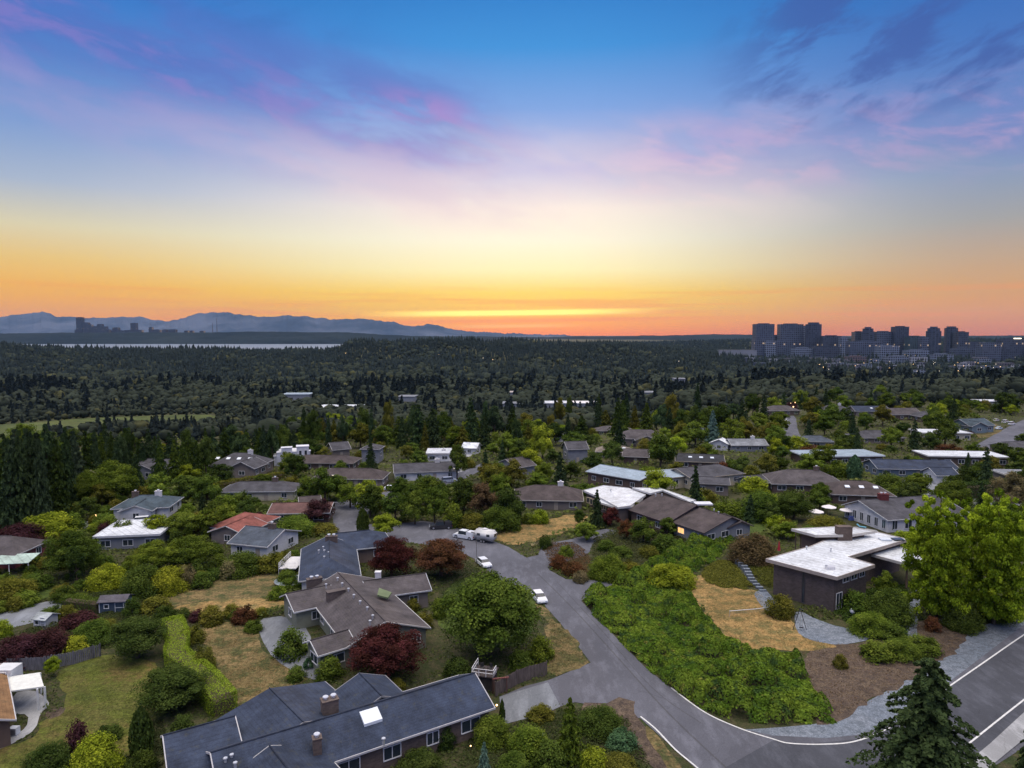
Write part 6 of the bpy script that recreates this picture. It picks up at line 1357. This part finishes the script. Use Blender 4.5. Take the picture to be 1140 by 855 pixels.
def near_cover(n, y0, y1, leaf, col, label):
    gx_ = rng.uniform(-30, 1170, n); gy_ = rng.uniform(y0, y1, n); a = (gx_-570)/F; b = (427.5-gy_)/F; t_ = -H/(-math.sin(PITCH)+b*math.cos(PITCH)); x = a*t_; y = (math.cos(PITCH)+b*math.sin(PITCH))*t_; ok = np.ones(n, bool)
    for p in PAVED+OPEN: ok &= ~inpoly(x, y, p)
    for hp in HOUSES: ok &= ~inpoly(x, y, hp)
    ok &= ~((gx_ > 640) & (gy_ > 690) & (gx_ < 1000))
    c = np.sin(x*.5+2*np.sin(y*.31))*np.cos(y*.4+x*.13); ok &= c > -.55; x, y, c = x[ok], y[ok], c[ok]
    P_ = np.stack([x, y, terr(x,y)+rng.random(len(x))**.7*(.15+.8*np.clip(c+.2,0,1))], 1); me = leafmesh('undergrowth', P_, np.tile([0,-.3,1.],(len(x),1)), leaf, 'leaves', jit=.5)
    tag(link(bpy.data.objects.new('undergrowth', me), None, None, col), label, 'undergrowth', None, 'stuff')
near_cover(70000, 590, 690, .42, (.072,.090,.026), 'patchy low plants and weeds between the nearer gardens')
near_cover(64000, 680, 960, .28, (.060,.078,.024), 'patchy low plants around the foreground houses')

# ------------------------------------------------------------ distant buildings
def tower(label, x0, x1, top, dist, col, shape='box', base=405, name='office_tower', group=None, depth=None, cat='building', roofband=True):
    X0, X1 = (x0-570)/F*dist, (x1-570)/F*dist; w = X1-X0; cx_ = (X0+X1)/2; gz = float(terr(cx_, dist)); zt = H+(373-top)*dist/F; h = zt-gz; dp_ = depth or min(w, 34)
    t_ = thing(name, label, cat, (cx_, dist, gz), random.uniform(-.12,.12), group)
    if shape == 'box': MB().box(-w/2,w/2,-dp_/2,dp_/2,-6,h).build('facade','facade',t_,col,uv=True)
    elif shape == 'round':
        pts = [(w/2*math.cos(a)*1.0, dp_/2*math.sin(a)) for a in np.linspace(0, 2*math.pi, 25)[:-1]]; MB().prism(pts,-6,h*.86).build('facade','facade',t_,col,uv=True); MB().prism([(x*.82,y*.82) for x,y in pts],h*.86,h*.95).build('crown','facade',t_,col,uv=True); MB().prism([(x*.5,y*.5) for x,y in pts],h*.95,h).build('roof','facade',t_,col)
    elif shape == 'oct':
        c_ = w*.2; pts = [(-w/2,-dp_/2+c_),(-w/2+c_,-dp_/2),(w/2-c_,-dp_/2),(w/2,-dp_/2+c_),(w/2,dp_/2-c_),(w/2-c_,dp_/2),(-w/2+c_,dp_/2),(-w/2,dp_/2-c_)]; MB().prism(pts,-6,h*.95).build('facade','facade',t_,col,uv=True); MB().prism([(x*.7,y*.7) for x,y in pts],h*.95,h).build('roof','facade',t_,col)
    if shape == 'box' and h > 20: MB().box(-w*.28,w*.28,-dp_*.25,dp_*.25,h,h+3).build('penthouse','wall_paint',t_,tuple(c*.7 for c in col))
    return t_
DK = (.05,.066,.10); MD = (.10,.125,.18); LT = (.20,.245,.32)
for i, (x0,x1,tp_y,ds,c,sh,lb) in enumerate([
 (838.5,859.5,360.8,2700,MD,'box','leftmost square tower of the right hand skyline'),
 (866,891.5,361,2750,MD,'box','wide flat topped tower second from the left in the skyline'),
 (890.5,897,363.5,2790,LT,'box','narrow pale slab between the wide tower and the tall octagonal one'),
 (896,913,359,2700,DK,'oct','tallest dark octagonal tower in the left group'),
 (860,866,373.5,2780,MD,'box','short slab in the gap between the first two towers'),
 (914,934,374,2650,DK,'box','low dark block right of the octagonal tower'),
 (934,942,376,2600,LT,'box','narrow pale block beside the low dark one'),
 (949,959,369.5,2750,DK,'box','stepped block left of the domed tower'),
 (958,972,364,2700,DK,'round','round topped tower left of the skyline centre'),
 (972,991,369.3,2720,MD,'box','mid height block behind the round topped tower'),
 (993,1008,363.8,2700,DK,'box','dark square tower in the middle of the right group'),
 (1009,1024,374.5,2650,(.07,.12,.13),'box','teal glass block between two dark towers'),
 (1023,1031,376,2600,MD,'box','low grey block left of the rounded tower'),
 (1030,1046,363.6,2680,DK,'round','tall rounded tower in the right hand group'),
 (1051,1064,363.4,2700,DK,'oct','left half of the twin towers near the right end'),
 (1062.5,1074,369.6,2660,DK,'box','shorter right half of the twin towers'),
 (943,980,380,2450,MD,'box','long low office block below the domed tower'),
 (976,998,385,2350,LT,'box','pale blue office block in front of the skyline'),
 (1007,1031,390,2300,LT,'box','broad pale block below the teal glass one'),
 (1036,1058,394.5,2250,LT,'box','pale low block below the rounded tower'),
 (1089,1111,382,2400,MD,'box','grey slab near the right edge'),
 (1111,1136,377.5,2450,DK,'box','dark block with bright top at the right edge'),
 (882,903,387.5,2500,LT,'box','pale square block under the octagonal tower'),
 (838,850,378,2600,MD,'box','grey apartment block below the leftmost tower, left'),
 (850,862,380,2590,LT,'box','pale apartment block below the leftmost tower, right'),
 (862,873,379.5,2620,MD,'box','apartment block below the wide tower'),
 (1060,1090,388,2500,MD,'box','long low grey block left of the grey slab'),
 (1075,1092,381,2800,DK,'box','dark low block beyond the twin towers'),
 (905,932,386,2480,DK,'box','dark hotel block below the octagonal tower'),
 (1136,1160,384,2450,MD,'box','block cut by the right edge of the skyline'),
 (985,1010,397,2150,LT,'box','pale low warehouse front in the middle of the city'),
 (942,962,397,2150,(.17,.12,.12),'box','brick coloured low block with lights at its left'),
]): tower(lb, x0, x1, tp_y, ds, c, sh)
p = PZ(1123,377.7,0); ds = 2450; t_ = thing('roof_sign', 'bright white strip light on the top of the block at the right edge', 'sign', ((1127-570)/F*ds, ds-20, H+(373-377.2)*ds/F)); MB().box(-13,13,-1,1,0,3).build('light_strip','lamp_white',t_,None)
r2 = random.Random(5)
for i in range(52):
    x0 = r2.uniform(820, 1130); ds = r2.uniform(1500, 2350); wp = r2.uniform(7, 20); gz = float(terr((x0-570)/F*ds, ds)); tp_y = 373+(H-gz-r2.uniform(9, 20))*F/ds
    c = r2.choice([LT,MD,(.20,.20,.23),(.14,.12,.13),(.4,.42,.46)]); tower('low commercial block in front of the skyline on the right', x0, x0+wp, tp_y, ds, c, 'box', name='commercial_building', group='low commercial blocks in front of the skyline', depth=20)
# low white roofed buildings in the wooded valley
VB = []
def valley(label, x0, x1, top, dist, h=8, col='white', shp='flat', group=None):
    X0, X1 = (x0-570)/F*dist, (x1-570)/F*dist; w = X1-X0; zt = H+(373-top)*dist/F; cx_ = (X0+X1)/2; dp_ = 26
    t_ = thing('warehouse', label, 'building', (cx_, dist, zt-h), r2.uniform(-.1,.1), group); gz = float(terr(cx_, dist))-(zt-h)
    MB().box(-w/2,w/2,-dp_/2,dp_/2,min(-1,gz-1),h-.8).build('wall','wall_paint',t_,(.25,.27,.31))
    if shp == 'arch':
        m = MB(); n = 9; pr = [(dp_*.52*math.cos(math.pi*k/n), 2.6*math.sin(math.pi*k/n)) for k in range(n+1)]; m.add([(-w/2-.5,y,h-.8+z) for y,z in pr]+[(w/2+.5,y,h-.8+z) for y,z in pr], [(k,k+1,n+2+k,n+1+k) for k in range(n)]+[tuple(range(n+1)),tuple(range(n+1,2*n+2))[::-1]]); m.build('roof','membrane',t_,ROOFC[col])
    else: MB().box(-w/2-.6,w/2+.6,-dp_/2-.6,dp_/2+.6,h-.798,h).build('roof','membrane',t_,ROOFC[col] if isinstance(col,str) else col)
    VB.append((cx_, dist, w/2+4))
for a in [('wide white arched roof building in the wooded valley, left of centre',356,404,452.6,760,9,'white','arch'),('small pale roofed building behind the arched one',316,346,438,900,8,'paleblue'),('long low white roofed row across the centre of the valley',606,666,447.5,780,6,'white'),('small pale roof left of the long white row',560,580,448,790,6,'lightgrey'),('low grey roof in the valley centre',444,463,440.5,900,7,'lightgrey'),('pale building in the woods below the sunset',750,763,421,1200,9,'lightgrey'),('bright white roof left of the city fringe',818,841,425.5,1150,8,'white'),('white roof nearer the far street',836,852,431,1080,7,'white'),('thin white roof in front of the city fringe',872,888,419.5,1300,8,'white'),('small bright roof below the towers',919,936,421.5,1280,8,'white'),('long pale roof on the wooded slope left of the first tower',800,841,389.5,2300,12,'lightgrey'),('low white roof right of the city fringe',952,975,424,1200,8,'lightgrey'),('pale roof in the middle of the woods right of centre',715,730,436,960,7,'lightgrey'),('small grey roof beside the far pines',568,574,436,950,8,'lightgrey')]: valley(*a)
# city lamps
for i in range(46):
    px = r2.uniform(900, 1135) if i > 6 else r2.uniform(380, 760); ds = r2.uniform(1300, 2250); x = (px-570)/F*ds; gz = float(terr(x, ds)); hh_ = r2.uniform(17, 24)
    t_ = thing('street_lamp', 'tiny street light in the distant city and valley', 'street lamp', (x, ds, gz), 0, 'tiny distant street lights'); MB().bar((0,0,0),(0,0,hh_),.25,n=4).build('pole','metal',t_,(.1,.1,.1)); MB().ball((0,0,hh_+.5),.5,n=6,m=4).build('lamp_head','lamp_white' if r2.random() < .5 else 'lamp_glow',t_)
# far skyline across the lake
for i, (x0,x1,tp_y) in enumerate([(88,94.5,353.3),(95,101,359.2),(100,104.5,361.5),(102,121,363.5),(111,116,361),(86,89,367),(121,124,367),(128,134,364.8),(126,141,368),(141,158,367.5),(148,154,359.8),(154,160,367.5),(168,171.5,364.3),(172,180,367),(183,187.5,367),(190,197.5,366.8),(207,211,368.2),(213,216.5,368.2),(224,228.5,368.6)]):
    dist = 9200; tower(['tallest dark tower of the hazy skyline across the lake' if i == 0 else 'hazy tower in the skyline across the lake'][0], x0, x1, tp_y, dist, (.05,.055,.065), 'box', group=None if i == 0 else 'hazy towers across the lake', depth=60, name='skyscraper')
for px, tp_y in ((242.5,354.5),(237.5,360)):
    ds = 9300; x = (px-570)/F*ds; t_ = thing('radio_mast', 'taller thin radio mast on the ridge across the lake' if px > 240 else 'shorter thin radio mast on the ridge across the lake', 'mast', (x, ds, 30)); MB().bar((0,0,0),(0,0,H+(373-tp_y)*ds/F-30),5,2.5,5).build('mast','metal',t_,(.06,.06,.06))

# ------------------------------------------------------------ the wooded valley and ridge: a forest nobody could count
def tmpl_leafy(kind, n, leaf):
    P_, Nn = (conifer(n, 9) if kind == 'c' else broad(n, 0, 16))[:2]; n = len(P_); nr = Nn+rng.normal(0,.5,(n,3)); nr /= np.linalg.norm(nr,axis=1,keepdims=True); a = np.cross(nr, rng.normal(0,1,(n,3))); a /= np.linalg.norm(a,axis=1,keepdims=True); b = np.cross(nr,a); s = leaf*rng.uniform(.6,1.3,(n,1))*.5
    V = np.stack([P_-a*s, P_+a*s*.6-b*s, P_+a*s*.6+b*s], 1).reshape(-1,3); return V, np.arange(3*n).reshape(n,3)
def tmpl_mix(kind, n, leaf):
    V, Fc = tmpl_leafy(kind, n, leaf); V2, F2 = tmpl_low(kind); V2 = V2*np.array([.9,.9,.9])+np.array([0,0,.03]); return np.concatenate([V, V2]), np.concatenate([Fc, F2+len(V)])
def tmpl_low(kind):
    if kind == 'c':
        V = []; Fc = []; 
        for t_ in range(3):
            z0, z1, r_ = .05+.27*t_, .5+.25*t_, .5-.13*t_; b = len(V); m = 7
            for i in range(m): a = 2*math.pi*i/m+t_; q = r_*rng.uniform(.7,1.2); V.append((q*math.cos(a), q*math.sin(a), z0+rng.uniform(-.04,.04)))
            V.append((rng.uniform(-.04,.04), rng.uniform(-.04,.04), z1)); Fc += [(b+i, b+(i+1)%m, b+m) for i in range(m)]
        return np.array(V), np.array(Fc)
    bm = bmesh.new(); bmesh.ops.create_icosphere(bm, subdivisions=2, radius=.5); V = np.array([v.co for v in bm.verts]); Fc = np.array([[v.index for v in f.verts] for f in bm.faces]); bm.free()
    V = V*rng.uniform(.78,1.2,(len(V),1)); V[:,2] = V[:,2]+.52; return V, Fc
def forest(name, pts, templates, hs_, ws_, cols, label):
    VV = []; FF = []; CC = []; off = 0; k = rng.integers(0, len(templates), len(pts))
    for ti, (V, Fc) in enumerate(templates):
        I = np.where(k == ti)[0]; m = len(I)
        if not m: continue
        a = rng.uniform(0, 6.28, m); ca, sa = np.cos(a), np.sin(a); w = ws_[I]; h = hs_[I]
        x = (V[None,:,0]*ca[:,None]-V[None,:,1]*sa[:,None])*w[:,None]+pts[I,0][:,None]; y = (V[None,:,0]*sa[:,None]+V[None,:,1]*ca[:,None])*w[:,None]+pts[I,1][:,None]; z = V[None,:,2]*h[:,None]+pts[I,2][:,None]
        VV.append(np.stack([x,y,z],-1).reshape(-1,3)); FF.append((Fc[None]+ (np.arange(m)*len(V))[:,None,None]+off).reshape(-1,3)); off += m*len(V)
        c = cols[I][:,None,:]*np.clip(rng.normal(1,.12,(m,len(V),1)),.5,1.6); CC.append(np.concatenate([c, np.ones((m,len(V),1))], -1).reshape(-1,4))
    VV = np.concatenate(VV); FF = np.concatenate(FF); CC = np.concatenate(CC); me = bpy.data.meshes.new(name)
    me.vertices.add(len(VV)); me.vertices.foreach_set('co', VV.astype(np.float32).ravel()); me.loops.add(FF.size); me.loops.foreach_set('vertex_index', FF.ravel().astype(np.int32)); me.polygons.add(len(FF)); me.polygons.foreach_set('loop_start', np.arange(0,FF.size,3)); me.update()
    at = me.attributes.new('tcol','FLOAT_COLOR','POINT'); at.data.foreach_set('color', CC.astype(np.float32).ravel()); me.materials.append(MT['forest_mass'])
    tag(link(bpy.data.objects.new(name, me)), label, 'forest', None, 'stuff'); return len(FF)
FIELD = OPEN[[i for i, p in enumerate(OPEN) if min(q[1] for q in p) > 480][0]] if any(min(q[1] for q in p) > 480 for p in OPEN) else None
def scatter(y0, y1, sp0, sp1):
    out = []; y = y0
    while y < y1:
        sp = sp0+(sp1-sp0)*(y-y0)/(y1-y0); xm = .98*y; n = int(2*xm/sp); x = np.linspace(-xm, xm, n)+rng.uniform(-.45,.45,n)*sp; out.append(np.stack([x, y+rng.uniform(-.5,.5,n)*sp], 1)); y += sp*.95
    P_ = np.concatenate(out); u = P_[:,0]/P_[:,1]
    start = np.interp(u, [-.8,-.3,-.1,.1,.3,.42,.8], [300,300,340,375,410,410,430]); k = P_[:,1] > start; k &= ~((u > .12) & (P_[:,1] < 540) & (rng.random(len(P_)) < .62))
    for hp in HOUSES:
        cx_ = sum(q[0] for q in hp)/len(hp); cy_ = sum(q[1] for q in hp)/len(hp)
        if cy_ > 290: k &= ~inpoly(P_[:,0], P_[:,1], [(cx_+(q[0]-cx_)*1.35, cy_+(q[1]-cy_)*1.5-3) for q in hp])
    for p in OPEN+PAVED: k &= ~inpoly(P_[:,0], P_[:,1], p)
    for (bx, by, bw) in VB: k &= ~((np.abs(P_[:,0]-bx*P_[:,1]/by) < bw*.95) & (P_[:,1] < by+18) & (P_[:,1] > by-110))
    if FIELD is not None: 
        ys_ = [q[1] for q in FIELD]; k &= ~((u < -.40) & (P_[:,1] > min(ys_)-95) & (P_[:,1] < max(ys_)) & (u*1 > -.9) & (u < -.43))
    # built up ground of the city thins the trees
    k &= ~((u > .5) & (P_[:,1] > 1250) & (P_[:,1] < 2900) & (rng.random(len(P_)) < .72)); k &= ~((u > .34) & (u <= .5) & (P_[:,1] > 1900) & (rng.random(len(P_)) < .5))
    k &= ~(terr(P_[:,0],P_[:,1]) < -53)
    P_ = P_[k]; return np.concatenate([P_, terr(P_[:,0],P_[:,1])[:,None]], 1)
def fcols(P_, con):
    u = P_[:,0]/P_[:,1]; ns = np.sin(P_[:,0]*.011+1.7*np.sin(P_[:,1]*.006))*np.cos(P_[:,1]*.009+P_[:,0]*.004)
    a = np.where(con[:,None], np.array([[.019,.027,.025]]), np.array([[.030,.038,.026]])); t_ = rng.uniform(.82,1.2,(len(P_),1)); olive = (rng.random((len(P_),1)) < .07)*(~con[:,None]); return a*t_*.98*(1+olive*np.array([[.8,.5,0]]))
for (y0,y1,s0,s1,nl,lf,nm) in ((290,620,9.0,9.5,420,.17,'near'),(620,1150,9.5,12,150,.27,'mid'),(1150,3400,13,19,0,0,'far'),(3400,5600,26,34,0,0,'ridge')):
    P_ = scatter(y0,y1,s0,s1)
    if y0 >= 3400: P_ = P_[P_[:,0]/P_[:,1] > -.2]
    u = P_[:,0]/P_[:,1]; d_ = P_[:,1]
    pc = np.interp(d_, [300,700,1000,1500,2000], [.15,.08,.25,.7,.9]); ns = np.sin(P_[:,0]*.012+1)*np.cos(P_[:,1]*.010); con = rng.random(len(P_)) < np.clip(pc+.3*ns, .05, .97)
    hs_ = np.where(con, rng.uniform(13,25,len(P_)), rng.uniform(8,15,len(P_)))*np.interp(d_,[300,500,900,3000],[.62,.75,.95,1.05]); hs_ = hs_*(1+.28*np.sin(P_[:,0]*.021+2*np.sin(P_[:,1]*.017))); hs_ = np.where((u > .12) & (d_ < 560), hs_*.62, hs_); hs_ = np.where((d_ < 760) & (u < -.38), hs_*.6, hs_); ws_ = np.where(con, hs_*rng.uniform(.42,.60,len(P_)), hs_*rng.uniform(.95,1.4,len(P_))); ws_ = np.maximum(ws_, np.where(d_ > 3400, 16, 0)*(~con)); cols = fcols(P_, con)
    if nl: tc_ = [tmpl_mix('c', nl, lf*.8) for _ in range(3)]; tb_ = [tmpl_mix('b', nl, lf*.8) for _ in range(3)]
    else: tc_ = [tmpl_low('c') for _ in range(3)]; tb_ = [tmpl_low('b') for _ in range(2)]
    a = forest('forest', P_[con], tc_, hs_[con], ws_[con], cols[con], {'near':'mixed conifers beyond the last gardens','mid':'conifers of the wooded valley','far':'dark conifers of the far valley and ridge','ridge':'conifers on the most distant wooded ridge'}[nm])
    b = forest('forest', P_[~con], tb_, hs_[~con], ws_[~con], cols[~con], {'near':'broadleaf trees beyond the last gardens','mid':'broadleaf trees of the wooded valley','far':'broadleaf trees of the far valley','ridge':'broadleaf trees on the most distant wooded ridge'}[nm])
    print('forest', nm, len(P_), a, b)
# labels for the repeats: by colour, size, nearest house, then order from the left
CN = {'green':'green','bright':'bright green','dark':'dark green','mid':'deep green','olive':'olive','lime':'yellow green','maple':'maroon','rust':'russet','plum':'plum','fir':'dark','blue':'bluish','grey':'grey green','teal':'blue green','brownpurple':'purple brown'}
ORD = 'first second third fourth fifth sixth seventh eighth ninth tenth eleventh twelfth thirteenth fourteenth fifteenth sixteenth seventeenth eighteenth nineteenth twentieth'.split()
def ordw(i): return ORD[i] if i < 20 else ('twenty thirty forty fifty sixty'.split()[(i+1)//10-2]+('-'+ORD[(i+1)%10-1] if (i+1)%10 else 'th')).replace('yth','ieth')
HL = [(o.location.x, o.location.y, o['label']) for o in COL.objects if o.parent is None and o.get('category') in ('house','garage')]
def short(l):
    for k in (' with ',' behind ',' in front',' beside ',' cut by',' at the ',' of the ',' half ',' below ',' facing ',' glimpsed',' right of',' left of',' above ',' sunk',' standing',' partly',' hidden',' lit by',' next to',' fragment',','): l = l.split(k)[0]
    return ' '.join(l.split()[:5])
for gname in ('garden trees among the houses','garden shrubs among the houses','small conifers among the houses','dense stand of tall dark firs at the left edge','dark tree belt behind the left hand houses','dark tree belt beyond the middle houses','pointed firs standing above the tree belt'):
    G_o = [o for o in COL.objects if o.get('group') == gname]; G_o.sort(key=lambda o: o.location.x/o.location.y)
    if 'among' in gname:
        seen = {}
        for o in G_o:
            hx_, hy_, hl = min(HL, key=lambda h: math.hypot(h[0]-o.location.x, h[1]-o.location.y)); u = o.location.x/o.location.y-hx_/hy_; dy = o.location.y-hy_
            rel = 'behind' if dy > 7 else 'in front of' if dy < -7 else 'right of' if u > 0 else 'left of'
            nm = {'g':'tree','s':'shrub'}[('s' if 'shrubs' in gname else 'g')] if 'conifers' not in gname else 'conifer'
            lb = f"{'larger' if o.scale.x > 7 or (nm == 'shrub' and o.scale.x > 5) else 'small'} {CN.get(o.get('tint',''),'green')} {nm} {rel} the {short(hl)}"; seen.setdefault(lb, []).append(o)
        for lb, os_ in seen.items():
            for i, o in enumerate(os_): o['label'] = lb if len(os_) == 1 else f"{lb}, {ordw(i)} from left"
    else:
        w_ = {'dense':'tall fir in the dark stand at the left edge','dark tree belt be':''}
        base = {'dense stand of tall dark firs at the left edge':'tall fir, {} from the left in the dark stand at the edge','dark tree belt behind the left hand houses':'dark tree, {} from the left in the belt behind the left houses','dark tree belt beyond the middle houses':'dark tree, {} from the left in the belt beyond the middle houses','pointed firs standing above the tree belt':'pointed fir, {} from the left of those above the belt'}[gname]
        for i, o in enumerate(G_o): o['label'] = base.format(ordw(i))
for gname, base in (('low commercial blocks in front of the skyline','{} low commercial block, {} from the left below the skyline'),('hazy towers across the lake','{} hazy tower, {} from the left in the skyline across the lake'),('tiny distant street lights','{} distant street light, {} from the left in valley and city'),('yellow lamps at the end of the far street','{} yellow lamp, {} from the left at the far street end')):
    G_o = [o for o in COL.objects if o.get('group') == gname]; G_o.sort(key=lambda o: o.location.x/o.location.y)
    for i, o in enumerate(G_o): o['label'] = base.format('', ordw(i)).strip()
for o in COL.objects:
    if 'tint' in o: del o['tint']
print('objects', len(bpy.data.objects), 'planted', nS, nB)
